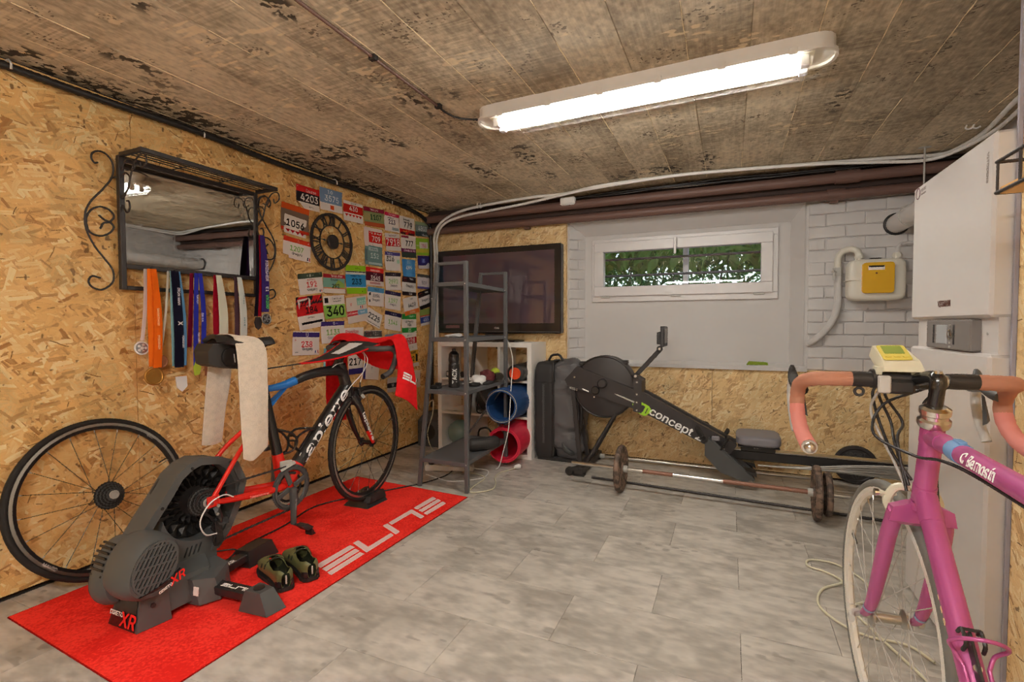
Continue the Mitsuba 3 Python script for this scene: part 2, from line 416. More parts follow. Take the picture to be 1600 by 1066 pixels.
# floor: vinyl tiles 0.59 x 0.30, laid half-bonded on the screed
struct('floor', box(-0.05, XR + 0.1, Y0, 4.0, -0.12, -0.0045), 'bsdf_grout', 'grey stone-look vinyl tile floor of the whole room', 'floor')
T0 = 0.59; row = -13
while 1.53 + 0.30 * row < 3.93:
    y0, y1 = max(Y0, 1.53 + 0.30 * row), min(3.93, 1.83 + 0.30 * row)
    off = -(row % 2) * 0.295; k = -4
    while 2.0 + off + T0 * k < XR:
        x0, x1 = max(0.0, 2.0 + off + T0 * k), min(XR, 2.0 + off + T0 * (k + 1)); k += 1
        if x1 - x0 < 0.01 or (x0 > XN and y1 < 1.5): continue
        g = 0.0006
        part('floor', 'tile', box(x0 + g, x1 - g, y0 + g, y1 - g, -0.0045, rnd.uniform(-0.0004, 0.0), 0.0006), 'bsdf_floor_tile')
    row += 1

# ceiling: board-marked concrete, each board its own strip with fins between
struct('ceiling', box(-0.2, XR + 0.3, Y0, 4.3, H + 0.004, H + 0.2), 'bsdf_ceiling', 'brown board-marked concrete ceiling', 'ceiling')
BW = 0.21667
for k in range(-8, 12):
    x0, x1 = max(-0.1, 1.52 + BW * k), min(XR + 0.1, 1.52 + BW * (k + 1))
    if x1 - x0 < 0.02: continue
    part('ceiling', 'board', box(x0 + 0.001, x1 - 0.001, Y0, 4.0, H + rnd.uniform(-0.0015, 0.0015), H + 0.01, 0.001), 'bsdf_ceiling')
    ys = Y0 + rnd.uniform(0, 0.5)
    segs = []
    while ys < 3.9:
        L = rnd.uniform(0.15, 1.1)
        if rnd.random() < 0.72:
            e = min(ys + L, 3.95); n = max(3, int((e - ys) / 0.05)); t = np.linspace(ys, e, n)
            w = [rnd.uniform(0.0008, 0.0026) for _ in t]
            segs.append(tube(np.c_[[x0 + rnd.uniform(-0.0015, 0.0015) for _ in t], t, [H - 0.0005] * n], w, 5, up=(0, 0, 1)))
        ys += L + rnd.uniform(0.0, 0.25)
    if segs: part('ceiling', 'fin', cat_mesh(segs), 'bsdf_ceiling_fin')

# left wall: OSB boards on battens, shadow gap at the floor
struct('wall_left', box(-0.25, -0.022, Y0, 4.1, 0, H + 0.05), 'bsdf_brown_dark', 'left wall clad in OSB strand boards', 'wall')
cuts = [Y0, -1.14, 0.13, 1.40, 2.67, 3.90]
for a, b in zip(cuts, cuts[1:]):
    part('wall_left', 'panel', box(-0.022, 0.0, a + 0.001, b - 0.001, 0.016, H - 0.012, 0.001), 'bsdf_osb_left')
# back wall: masonry behind, niche with the window
NX0, NX1, NZ0, NZ1 = 1.32, 3.02, 0.745, 1.90        # niche opening on the brick face
IX0, IX1, IZ0, IZ1 = 1.43, 2.945, 0.765, 1.80       # niche back
YN = 4.06
WX0, WX1, WZ0, WZ1 = 1.49, 2.86, 1.243, 1.757       # window frame
yw = YB + 0.012
back = cat_mesh(box(-0.3, NX0, yw, 4.3, -0.1, H + 0.05), box(NX1, XR + 0.3, yw, 4.3, -0.1, H + 0.05), box(NX0, NX1, yw, 4.3, NZ1, H + 0.05), box(NX0, NX1, yw, 4.3, -0.1, NZ0),
    box(NX0, WX0, YN, 4.3, NZ0, NZ1), box(WX1, NX1, YN, 4.3, NZ0, NZ1), box(WX0, WX1, YN, 4.3, NZ0, WZ0), box(WX0, WX1, YN, 4.3, WZ1, NZ1))
struct('wall_back', back, 'bsdf_plaster', 'back wall of white-painted brick around the basement window', 'wall')
def quad(a, b, c, d, t=0.01):
    P = np.array([a, b, c, d], float); n = np.cross(P[1] - P[0], P[3] - P[0]); n /= np.linalg.norm(n)
    return hull(np.vstack([P, P - n * t]))
part('wall_back', 'reveal', quad((NX0, yw, NZ1), (NX1, yw, NZ1), (IX1, YN, IZ1), (IX0, YN, IZ1)), 'bsdf_plaster')
part('wall_back', 'reveal', quad((NX1, yw, NZ0), (IX1, YN, NZ0), (IX1, YN, IZ1), (NX1, yw, NZ1)), 'bsdf_plaster')
part('wall_back', 'reveal', quad((NX0, yw, NZ0), (IX0, YN, NZ0), (IX0, YN, IZ1), (NX0, yw, NZ1)), 'bsdf_plaster')
# painted bricks: right of the niche, above it and in the left reveal
BH, BL = 0.0815, 0.225
def brick(x0, x1, z0, z1, y, dep, i=0):
    j = lambda s=0.0025: rnd.uniform(-s, s)
    pts = []
    g = 0.0005 + 0.0045 * rnd.random() ** 2; b = rnd.uniform(0.003, 0.007); f = y + rnd.uniform(-0.003, 0.002)
    for x, sx in ((x0 + g + j(), 1), (x1 - g + j(), -1)):
        for z, sz in ((z0 + g + j(), 1), (z1 - g + j(), -1)):
            pts += [(x, y + dep, z), (x, f + b, z), (x + sx * b, f + j(0.001), z + sz * b)]
    return hull(pts)
zc = 0.742; r = 0
while zc < 1.86:
    x = NX1 + (0.0 if r % 2 else -BL / 2)
    while x < XR:
        x0, x1 = max(x, NX1 + 0.012), min(x + BL, XR)
        if x1 - x0 > 0.02: part('wall_back', 'brick', brick(x0, x1, zc, min(zc + BH, 1.885), YB, 0.022), 'bsdf_brick_paint')
        x += BL
    zc += BH; r += 1
# left reveal bricks follow the splay
ax, ay = NX0 + 0.004, YB; bx_, by_ = IX0, YN
d = np.array([bx_ - ax, by_ - ay]); dl = np.linalg.norm(d); d /= dl
Mrev = frame((ax, ay, 0), (d[0], d[1], 0), (0, 0, 1))
zc = 0.78; r = 0
while zc < 1.76:
    cut = 0.09 if r % 2 else 0.155
    for a, b in ((0.0, cut), (cut, dl - 0.002)):
        if b - a < 0.03: continue
        pts = []
        for u, su in ((a + 0.003, 1), (b - 0.003, -1)):
            for z, sz in ((zc + 0.003, 1), (zc + BH - 0.004, -1)):
                pts += [(u, z, -0.012), (u, z, 0.001), (u + su * 0.005, z + sz * 0.005, 0.005 + rnd.uniform(-0.001, 0.001))]
        part('wall_back', 'brick', tf(hull(pts), Mrev), 'bsdf_brick_paint')
    zc += BH; r += 1
# OSB on the back wall: tall board behind the television, wainscot under the sill
part('wall_back', 'osb_panel', box(0.002, 1.308, 3.90, yw, 0.016, 1.888, 0.001), 'bsdf_osb_back', label='tall OSB board in the left corner behind the television')
for a, b in ((1.310, 2.43), (2.432, 3.58), (3.582, XR)):
    part('wall_back', 'osb_panel', box(a, b, 3.90, yw, 0.016, 0.738, 0.001), 'bsdf_osb_back')
part('wall_back', 'floor_gap', box(0.0, XR, 3.915, 3.935, 0.0, 0.02), 'bsdf_brown_dark')
# window sill board
struct('trim_1', hull([(1.312, 3.872, 0.733), (3.03, 3.872, 0.733), (3.03, 3.872, 0.757), (1.312, 3.872, 0.757), (1.312, YN, 0.742), (3.03, 3.935, 0.742), (IX1, YN, 0.742), (IX1, YN, 0.772), (1.312, YN, 0.772), (3.03, 3.935, 0.764)]),
       'bsdf_plaster', 'white-painted sill ledge below the window', 'window sill')
# right walls: OSB partition near the camera, white wall in the boiler recess
struct('wall_right', cat_mesh(box(XR, XR + 0.15, 1.0, 4.2, -0.1, H + 0.05), box(XN + 0.05, XR + 0.05, 1.62, 1.70, -0.1, H + 0.05)), 'bsdf_plaster', 'white right wall behind the boiler', 'wall')
struct('wall_right', box(XN + 0.02, XN + 0.12, Y0, 1.762, -0.1, H + 0.05), 'bsdf_brown_dark', 'right partition clad in OSB beside the boiler', 'wall')
for a, b in ((Y0, -0.8), (-0.8, 0.45), (0.45, 1.762)):
    part('wall_right_001', 'panel', box(XN, XN + 0.02, a + 0.001, b - 0.001, 0.012, H - 0.01, 0.001), 'bsdf_osb_back')
struct('trim_2', box(XN - 0.009, XN + 0.001, 1.762, 1.772, 0.0, H, 0.001), 'bsdf_lavender_grey', 'grey vertical edge profile between OSB partition and boiler', 'trim')
struct('wall_rear', box(-0.3, XR + 0.3, Y0 - 0.15, Y0, -0.1, H + 0.05), 'bsdf_plaster', 'white wall behind the camera', 'wall')

# pipes, beam and cables under the ceiling along the back wall
struct('trim_3', box(0.0, XR, 3.862, 3.95, 1.945, H, 0.004), 'bsdf_brown_dark', 'dark brown steel beam under the ceiling at the back wall', 'beam')
def pipe_run(y, z, r, label, cx, cw):
    t = thing('heating_pipe', label, 'pipe')
    part(t, 'run', tube([(0.02, y, z), (1.3, y, z), (2.6, y, z), (XR - 0.02, y, z)], r, 16), 'bsdf_brown_steel', smooth=40)
    part(t, 'coupling', rod((cx, y, z), (cx + cw, y, z), r * 1.22, 16), 'bsdf_brown_steel', smooth=40, label='wider coupling sleeve')
    return t
pipe_run(3.80, 2.005, 0.034, 'upper brown heating pipe close under the ceiling along the back wall', 3.16, 0.13)
t = pipe_run(3.84, 1.906, 0.032, 'lower brown heating pipe resting above the window wall', 3.12, 0.10)
for x in (0.95, 3.14):
    part(t, 'bracket', box(x, x + 0.05, 3.85, 3.90, 1.86, 1.90, 0.004), 'bsdf_brown_steel')

# ------------------------------------------------------------------ window and what is seen through it
w = thing('window_1', 'white tilting basement window with a single wide pane in the niche', 'window', kind='structure')
def frame_rect(x0, x1, z0, z1, wd, y0, y1, bev=0.004):
    return [box(x0, x1, y0, y1, z0, z0 + wd, bev), box(x0, x1, y0, y1, z1 - wd, z1, bev), box(x0, x0 + wd, y0, y1, z0 + wd, z1 - wd, bev), box(x1 - wd, x1, y0, y1, z0 + wd, z1 - wd, bev)]
part(w, 'frame', cat_mesh(frame_rect(WX0, WX1, WZ0, WZ1, 0.05, 4.035, 4.12)), 'bsdf_white_pvc')
part(w, 'sash', cat_mesh(frame_rect(WX0 + 0.025, WX1 - 0.035, WZ0 + 0.045, WZ1 - 0.03, 0.078, 4.012, 4.08)), 'bsdf_white_pvc')
part(w, 'pane', box(WX0 + 0.09, WX1 - 0.10, 4.05, 4.0502, WZ0 + 0.11, WZ1 - 0.10), 'bsdf_pane', label='clear glass pane')
hx = 2.155
h = part(w, 'handle', cat_mesh(box(hx - 0.014, hx + 0.014, 3.998, 4.014, 1.655, 1.735, 0.004), box(hx - 0.010, hx + 0.010, 3.972, 3.998, 1.70, 1.72, 0.003), box(hx - 0.009, hx + 0.009, 3.965, 3.977, 1.60, 1.72, 0.004)), 'bsdf_white_pvc')
for x in (1.57, 2.12, 2.70):
    part(w, 'hinge', box(x, x + 0.075, 4.018, 4.036, WZ0 + 0.032, WZ0 + 0.045, 0.002), 'bsdf_silver_paint')
for z in (1.475, 1.615):
    solid('security_bar', rod((1.3, 4.27, z), (3.05, 4.27, z), 0.010, 10), 'bsdf_dark_grey', 'dark horizontal safety bar outside the window, ' + ('lower one' if z < 1.5 else 'upper one'), 'bar', smooth=True)
solid('garden_post', box(2.17, 2.215, 4.50, 4.545, 1.10, 2.4, 0.004), 'bsdf_white_pvc', 'white post outside behind the window handle', 'post')
solid('garden_bed', box(-2.0, 7.0, 4.30, 12.0, 0.9, 1.22), 'bsdf_earth', 'brown soil outside the basement window', 'soil')
def leaf_cloud(n, lo, hi, size, seed, droop=0.0):
    R = np.random.default_rng(seed); V = []; F = []
    for i in range(n):
        c = R.uniform(lo, hi); d = R.normal(size=3); d[2] -= droop; d /= np.linalg.norm(d); s = np.cross(d, R.normal(size=3)); s /= np.linalg.norm(s)
        L = size * R.uniform(0.6, 1.5); wv = L * R.uniform(0.10, 0.22); k = len(V)
        nn = np.cross(d, s)
        V += [c, c + d * L * 0.45 + s * wv, c + d * L + nn * L * 0.15, c + d * L * 0.45 - s * wv]; F += [[k, k + 1, k + 2], [k, k + 2, k + 3]]
    return trimesh.Trimesh(np.array(V), np.array(F), process=False)
t = thing('bamboo', 'light green bamboo with long drooping leaves at the top of the window view', 'plant')
part(t, 'foliage', leaf_cloud(2200, (0.2, 4.8, 1.72), (4.0, 5.8, 2.3), 0.20, 5, 1.0), 'bsdf_leaf', kind='stuff')
for i in range(9):
    x = 0.5 + 0.4 * i; part(t, 'cane', rod((x, 5.2, 1.2), (x + 0.06, 5.1, 2.3), 0.008, 6), 'bsdf_leaf_dark', smooth=True)
t = thing('hedge', 'dense small-leaved green hedge filling the lower window view', 'hedge')
part(t, 'foliage', leaf_cloud(15000, (-0.3, 5.3, 1.2), (4.8, 6.6, 2.3), 0.085, 8), 'bsdf_leaf_dark', kind='stuff')
for i in range(10):
    x = -0.1 + 0.5 * i; part(t, 'stem', rod((x, 5.9, 1.2), (x + 0.1, 6.0, 1.95), 0.012, 6), 'bsdf_earth', smooth=True)

# ------------------------------------------------------------------ ceiling lamp and added fill light
def tube_lamp(cx, cy, ang, rad, label, L=1.46):
    t = thing('tube_lamp', label, 'ceiling lamp')
    M = frame((cx, cy, H), (math.cos(ang), math.sin(ang), 0), (-math.sin(ang), math.cos(ang), 0))
    W = 0.155
    tr = lambda m: tf(m, M)
    part(t, 'housing', tr(prism(rrect(-L / 2, L / 2, -W / 2, W / 2, 0.07), 0.050, z0=-0.05)), 'bsdf_lamp_housing', smooth=40)
    part(t, 'rim', tr(prism(rrect(-L / 2 - 0.008, L / 2 + 0.008, -W / 2 - 0.008, W / 2 + 0.008, 0.076).difference(rrect(-L / 2 + 0.004, L / 2 - 0.004, -W / 2 + 0.004, W / 2 - 0.004, 0.066)), 0.012, z0=-0.060)), 'bsdf_lamp_housing', smooth=40)
    part(t, 'tray', tr(cat_mesh(box(-L / 2 + 0.07, L / 2 - 0.07, -0.05, 0.05, -0.056, -0.0505), hull([(-L / 2 + .07, -.05, -.056), (L / 2 - .07, -.05, -.056), (-L / 2 + .07, -.064, -.048), (L / 2 - .07, -.064, -.048), (L / 2 - .07, -.05, -.05), (-L / 2 + .07, -.05, -.05)]))), 'bsdf_lamp_tray')
    for s in (-1, 1):
        k = part(t, 'tube', tr(rod((-L / 2 + 0.10, s * 0.031, -0.078), (L / 2 - 0.10, s * 0.031, -0.078), 0.013, 14)), 'bsdf_white_paint', smooth=40)
        scene[k]['emitter'] = {'type': 'area', 'radiance': {'type': 'rgb', 'value': [rad, rad * 0.985, rad * 0.955]}}
        for e in (-1, 1):
            part(t, 'lamp_holder', tr(box(e * (L / 2 - 0.115), e * (L / 2 - 0.085), s * 0.031 - 0.016, s * 0.031 + 0.016, -0.094, -0.056, 0.003)), 'bsdf_white_pvc')
    # clear ribbed cover: a shallow trough
    prof = [(-0.070, -0.058), (-0.069, -0.080), (-0.056, -0.106), (-0.030, -0.116), (0, -0.118), (0.030, -0.116), (0.056, -0.106), (0.069, -0.080), (0.070, -0.058)]
    xs = [(-L / 2 + 0.002, 0.0), (-L / 2 + 0.012, 0.55), (-L / 2 + 0.035, 0.88), (-L / 2 + 0.07, 1.0), (L / 2 - 0.07, 1.0), (L / 2 - 0.035, 0.88), (L / 2 - 0.012, 0.55), (L / 2 - 0.002, 0.0)]
    V = []; F = []
    for x, s in xs:
        for y, z in prof: V.append((x, y * (0.62 + 0.38 * s), -0.058 + (z + 0.058) * s))
    n = len(prof)
    for i in range(len(xs) - 1):
        for j in range(n - 1): F += [[i * n + j, (i + 1) * n + j, (i + 1) * n + j + 1], [i * n + j, (i + 1) * n + j + 1, i * n + j + 1]]
    part(t, 'cover', tr(trimesh.Trimesh(V, F, process=False)), 'bsdf_cover', smooth=30, label='clear plastic cover')
    for i in range(6):
        x = -L / 2 + 0.14 + i * (L - 0.28) / 5
        part(t, 'clip', tr(box(x - 0.014, x + 0.014, -W / 2 - 0.011, -W / 2 - 0.004, -0.066, -0.040, 0.002)), 'bsdf_lamp_housing')
    return t
tube_lamp(2.155, 2.155, math.radians(-1.8), TUBE_RADIANCE, 'long fluorescent tube lamp with clear cover on the concrete ceiling')
def added_fill_lamp(cx, cy, cz, rad, L=1.2):  # unseen fill light, added to brighten the near ceiling and left side
    t = thing('added_fill_lamp', 'added fill light behind the camera, shaped as a bare batten on two wires', 'ceiling lamp')
    part(t, 'batten', box(cx - L / 2, cx + L / 2, cy - 0.02, cy + 0.02, cz - 0.02, cz + 0.02, 0.003), 'bsdf_white_pvc')
    for s in (-1, 1):
        k = part(t, 'tube', rod((cx - L / 2 + 0.02, cy + s * 0.042, cz), (cx + L / 2 - 0.02, cy + s * 0.042, cz), 0.013, 14), 'bsdf_white_paint', smooth=40)
        scene[k]['emitter'] = {'type': 'area', 'radiance': {'type': 'rgb', 'value': [rad, rad * 0.985, rad * 0.955]}}
        for e in (-1, 1): part(t, 'lamp_holder', box(cx + e * (L / 2 - 0.022), cx + e * L / 2, cy + s * 0.042 - 0.016, cy + s * 0.042 + 0.016, cz - 0.016, cz + 0.016, 0.003), 'bsdf_white_pvc')
    for e in (-1, 1): part(t, 'wire', rod((cx + e * 0.45, cy, cz + 0.02), (cx + e * 0.45, cy, H), 0.002, 6), 'bsdf_iron')
    part(t, 'flex', tube(smooth_path([(cx + 0.2, cy, cz + 0.02), (cx + 0.22, cy + 0.01, (cz + H) / 2), (cx + 0.2, cy, H)], 5), 0.004, 6), 'bsdf_black_plastic')
added_fill_lamp(2.15, -0.40, 1.74, REAR_FILL_RADIANCE)
# ------------------------------------------------------------------ left wall: conduit, mirror, medals, clock, bibs
def conduit():
    pts = [(0.034, Y0 + 0.1, 2.045), (0.034, 0.4, 2.047), (0.034, 1.14, 2.040), (0.034, 1.71, 2.052), (0.034, 2.17, 2.036), (0.034, 2.64, 2.044), (0.034, 3.26, 2.055), (0.034, 3.62, 2.036), (0.034, 3.80, 1.985), (0.036, 3.845, 1.90), (0.036, 3.85, 1.5), (0.036, 3.85, 0.9), (0.036, 3.85, 0.3)]
    t = thing('cable_conduit', 'black corrugated conduit along the top of the left wall turning down in the corner', 'conduit')
    p = smooth_path(pts, 40); r = 0.0160 + 0.0014 * np.sin(np.arange(len(p)) * math.pi * 0.9)
    part(t, 'hose', tube(p, r, 10), 'bsdf_black_plastic', smooth=60)
    for y in (0.97, 1.72, 2.66, 3.27): part(t, 'clip', tube([(0.0, y, 2.068), (0.034, y, 2.068), (0.052, y, 2.05), (0.05, y, 2.03)], 0.004, 6), 'bsdf_cable_white', smooth=40, label='pale clip')
    for z in (1.92, 1.3): part(t, 'clip', tube([(0.0, 3.85, z), (0.045, 3.838, z), (0.056, 3.85, z)], 0.004, 6), 'bsdf_cable_white', smooth=40, label='pale clip')
conduit()

def mirror():
    t = thing('wall_mirror', 'mirror in a dark wrought iron frame with scrolls on the OSB wall', 'mirror')
    ya, yb, z0, zm, z1, x0, x1 = 1.325, 2.035, 1.222, 1.318, 1.822, 0.020, 0.044
    I = 'bsdf_iron'
    for y in (ya, yb - 0.022): part(t, 'post', box(x0, x1, y, y + 0.022, z0, z1, 0.002), I)
    for a, b in ((z0, z0 + 0.018), (zm, zm + 0.022), (z1 - 0.022, z1)): part(t, 'rail', box(x0, x1, ya + 0.022, yb - 0.022, a, b, 0.002), I)
    Mm = frame((0.026, (ya + yb) / 2, 1.568), (-math.sin(math.radians(-0.8)), math.cos(math.radians(-0.8)), 0), (math.sin(math.radians(0.9)), 0, 1))
    part(t, 'glass', prism(rrect(-0.338, 0.338, -0.232, 0.232, 0.004), 0.004, Mm), 'bsdf_mirror', label='mirror glass')
    part(t, 'backing', box(0.012, 0.0215, ya + 0.01, yb - 0.01, zm + 0.008, z1 - 0.01), I)
    # shelf
    xf, zs = 0.205, 1.815
    sh = part(t, 'shelf', cat_mesh(box(xf - 0.02, xf, ya, yb, zs, zs + 0.02, 0.002), box(x1, xf - 0.02, ya, ya + 0.018, zs, zs + 0.018, 0.002), box(x1, xf - 0.02, yb - 0.018, yb, zs, zs + 0.018, 0.002)), I)
    for k in range(4):
        x = x1 + 0.030 + 0.032 * k; part(sh, 'wire', rod((x, ya + 0.01, zs + 0.012), (x, yb - 0.01, zs + 0.012), 0.003, 6), I, smooth=True)
    for y in (1.56, 1.80): part(sh, 'wire', rod((x1, y, zs + 0.007), (xf - 0.01, y, zs + 0.007), 0.003, 6), I, smooth=True)
    # scrolls
    SL = [(1.252, 1.767), (1.240, 1.762), (1.229, 1.78), (1.235, 1.804), (1.261, 1.818), (1.291, 1.808), (1.310, 1.771), (1.304, 1.717), (1.268, 1.656), (1.222, 1.593), (1.201, 1.538), (1.202, 1.475), (1.228, 1.409), (1.265, 1.356), (1.297, 1.306), (1.296, 1.253), (1.255, 1.217), (1.218, 1.226), (1.205, 1.250), (1.219, 1.273), (1.250, 1.267)]
    SM = [(1.254, 1.482), (1.267, 1.509), (1.29, 1.517), (1.308, 1.546), (1.288, 1.572), (1.254, 1.577), (1.221, 1.555), (1.203, 1.513), (1.213, 1.464), (1.251, 1.450), (1.288, 1.468), (1.306, 1.497), (1.293, 1.516), (1.27, 1.524), (1.250, 1.540)]
    for mir in (0, 1):
        f = (lambda y: 3.36 - y) if mir else (lambda y: y)
        for S in (SL, SM): part(t, 'scroll', tube(smooth_path([(0.030, f(y), z) for y, z in S], 6), 0.0042, 6), I, smooth=True)
        part(t, 'peg', rod((0.0, f(1.315), 1.72), (0.034, f(1.315), 1.72), 0.005, 6), I)
    B1 = [(0.182, 1.771), (0.191, 1.747), (0.224, 1.764), (0.222, 1.793), (0.199, 1.807), (0.163, 1.797), (0.125, 1.756), (0.103, 1.701), (0.082, 1.66), (0.045, 1.627)]
    B2 = [(0.098, 1.754), (0.128, 1.744), (0.142, 1.766), (0.116, 1.795), (0.072, 1.792), (0.045, 1.754)]
    B3 = [(0.044, 1.696), (0.046, 1.725), (0.074, 1.74), (0.104, 1.715), (0.092, 1.673), (0.045, 1.636)]
    for y in (ya + 0.011, yb - 0.011):
        for S in (B1, B2, B3): part(t, 'scroll', tube(smooth_path([(x, y, z) for x, z in S], 6), 0.0036, 6), I, smooth=True)
        part(t, 'hook', tube(smooth_path([(0.044, y, 1.60), (0.075, y, 1.565), (0.098, y, 1.582), (0.092, y, 1.612), (0.075, y, 1.615)], 6), 0.004, 6), I, smooth=True)
    for y in (1.424, 1.534, 1.644, 1.753, 1.87):
        part(t, 'hook', tube(smooth_path([(0.044, y, 1.322), (0.060, y, 1.302), (0.078, y, 1.300), (0.084, y, 1.318), (0.078, y, 1.328)], 6), 0.004, 6), I, smooth=True)
mirror()

def ribbon(y0, z0, y1, z1, w0, w1, x, tw=0.0, bow=0.0, n=10):
    def f(u, v):
        s = v; y = y0 + (y1 - y0) * s + math.sin(s * math.pi) * bow; w = 1.25 * (w0 + (w1 - w0) * min(1, s * 2.2)); a = tw * s
        return (x + (u - 0.5) * w * math.sin(a) + 0.012 * math.sin(s * 3), y + (u - 0.5) * w * math.cos(a), z0 + (z1 - z0) * s)
    return grid(f, 4, n, 0.0012)
def medal(label, hook, straps, disc_at, rad, metal, rim, prints=(), sq=None, hz=1.322):
    t = thing('medal', label, 'medal', 'race medals hanging under the mirror')
    for (dy0, y1, z1, w0, w1, x, tw, bow, c) in straps:
        part(t, 'ribbon', ribbon(hook + dy0, hz, y1, z1, w0, w1, x, tw, bow), ink(*c), smooth=True)
    y, z = disc_at; xm = straps[0][5]
    if sq:
        P = affinity.translate(affinity.scale(sg.Polygon(sq), rad, rad), 0, 0)
        part(t, 'disc', prism(P, 0.005, on_x(xm, y, z)), metal)
    else:
        part(t, 'disc', disc((xm + 0.002, y, z), (1, 0, 0.1), rad * 0.86, 0.004, 20), metal, smooth=30)
        part(t, 'rim', ring((xm + 0.002, y, z), (1, 0, 0.1), rad * 0.9, rad * 0.13, 24, 6), rim, smooth=True)
        part(t, 'relief', tf(prism(sg.MultiPolygon([circle(rad * 0.5 * math.cos(a), rad * 0.5 * math.sin(a), rad * 0.2, 8) for a in np.linspace(0, 6.28, 6)[:-1]]).union(circle(0, 0, rad * 0.25, 10)), 0.0015), on_x(xm + 0.004, y, z)), rim)
    for (s, yy, zz, h, c) in prints:
        part(t, 'lettering', text(s, h, frame((xm + 0.019, yy, zz), (0, 0, -1), (0, 1, 0)), 0.0006), ink(*c))
    return t
OR, NV, BL, PU = (240, 118, 38), (22, 22, 38), (44, 50, 158), (56, 44, 110)
medal('gold medal on a bright orange ribbon, leftmost under the mirror', 1.424, [(-0.006, 1.424, 0.868, 0.018, 0.034, 0.086, 0.0, -0.004, OR), (0.008, 1.436, 0.862, 0.018, 0.030, 0.092, 0.0, 0.004, (232, 104, 30))], (1.424, 0.822), 0.042, 'bsdf_gold', 'bsdf_gold', [('MARATHON', 1.440, 1.10, 0.010, (250, 200, 150)), ('FINISHER', 1.440, 0.98, 0.010, (250, 200, 150))])
medal('silver medal with white rim hanging behind the orange ribbon', 1.424, [(-0.01, 1.392, 0.99, 0.012, 0.012, 0.060, 0.6, 0.0, (210, 196, 196))], (1.389, 0.955), 0.032, 'bsdf_silver', 'bsdf_white_paint')
medal('dark bronze medal on a thin white ribbon between the orange and navy ribbons', 1.424, [(0.01, 1.462, 0.93, 0.012, 0.012, 0.062, 0.9, 0.01, (206, 204, 194)), (0.09, 1.470, 0.93, 0.008, 0.008, 0.062, 0.9, 0.0, (206, 204, 194))], (1.470, 0.888), 0.032, 'bsdf_bronze', 'bsdf_bronze')
medal('navy and sky blue ribbon with a shield-shaped silver medal', 1.534, [(-0.004, 1.540, 0.855, 0.030, 0.036, 0.086, 0.0, 0.0, NV), (0.012, 1.562, 0.862, 0.022, 0.024, 0.080, 0.2, 0.006, (90, 140, 186)), (-0.012, 1.522, 0.862, 0.016, 0.022, 0.078, -0.3, -0.006, (140, 186, 194))], (1.548, 0.822), 0.028, 'bsdf_white_paint', 'bsdf_silver',
      [('IRON MAN', 1.536, 1.20, 0.012, (220, 214, 226)), ('X', 1.540, 1.07, 0.022, (236, 232, 236)), ('FINISHER', 1.552, 0.98, 0.009, (220, 226, 236))], sq=[(-1, 1.3), (0.9, 1.3), (1, -0.5), (0.1, -1.4), (-0.8, -0.6)])
medal('royal blue ribbon with a small gold figure medal beside the navy ribbon', 1.644, [(-0.008, 1.622, 0.86, 0.016, 0.020, 0.086, 0.0, -0.008, BL), (0.010, 1.650, 0.855, 0.016, 0.020, 0.088, 0.0, 0.008, BL)], (1.628, 0.842), 0.022, 'bsdf_tennis', 'bsdf_gold',
      [('fun run', 1.628, 1.19, 0.010, (214, 216, 240)), ('fun run', 1.652, 1.10, 0.010, (214, 216, 240)), ('fun run', 1.630, 1.00, 0.010, (214, 216, 240))], sq=[(-0.5, 1.6), (0.6, 1.2), (0.9, 0.2), (0.5, -1.4), (-0.6, -1.6), (-0.9, 0.1)])
medal('bronze medal on a dark red ribbon half behind the royal blue one', 1.644, [(-0.018, 1.606, 0.95, 0.014, 0.018, 0.064, 0.0, -0.006, (120, 24, 52))], (1.604, 0.918), 0.026, 'bsdf_bronze', 'bsdf_bronze', sq=[(-0.8, 1), (0.8, 1), (1, 0), (0.4, -1.2), (-0.7, -0.8)])
medal('cream and dark red ribbon hanging down behind the beige towel', 1.753, [(0.0, 1.768, 0.93, 0.024, 0.040, 0.088, 0.0, 0.006, (214, 216, 200)), (-0.012, 1.742, 0.93, 0.012, 0.030, 0.076, 0.0, -0.006, (150, 24, 44))], (1.765, 0.90), 0.030, 'bsdf_silver', 'bsdf_silver')
medal('white ribbon printed with teal marks right beside the cream one', 1.87, [(0.002, 1.884, 0.93, 0.022, 0.034, 0.088, 0.0, 0.006, (206, 214, 212)), (-0.012, 1.858, 0.93, 0.012, 0.024, 0.076, 0.0, -0.004, (78, 56, 66))], (1.88, 0.90), 0.030, 'bsdf_silver', 'bsdf_silver', [('Y > X <', 1.884, 1.20, 0.010, (70, 128, 150)), ('> Y < X', 1.886, 1.08, 0.010, (70, 128, 150))])
medal('purple finisher ribbon with a round dark medal at the right mirror post', 2.008, [(0.004, 2.022, 1.135, 0.022, 0.040, 0.100, 0.0, 0.0, PU)], (2.028, 1.095), 0.032, 'bsdf_iron', 'bsdf_silver', [('FINISHER', 2.024, 1.37, 0.018, (226, 220, 238)), ('E1', 2.024, 1.265, 0.018, (226, 220, 238)), ('VX200', 2.024, 1.195, 0.018, (96, 214, 90))], hz=1.572)
medal('black and red ribbon with a drop-shaped dark medal beside the purple ribbon', 2.008, [(-0.010, 1.978, 1.11, 0.020, 0.030, 0.086, 0.0, 0.0, (24, 20, 30)), (-0.004, 1.992, 1.11, 0.010, 0.018, 0.090, 0.0, 0.0, (150, 24, 40))], (1.984, 1.070), 0.024, 'bsdf_iron', 'bsdf_dark_grey', sq=[(-0.6, 1.5), (0.6, 1.5), (1, 0.2), (0.7, -1), (0, -1.5), (-0.7, -1), (-1, 0.2)], hz=1.572)

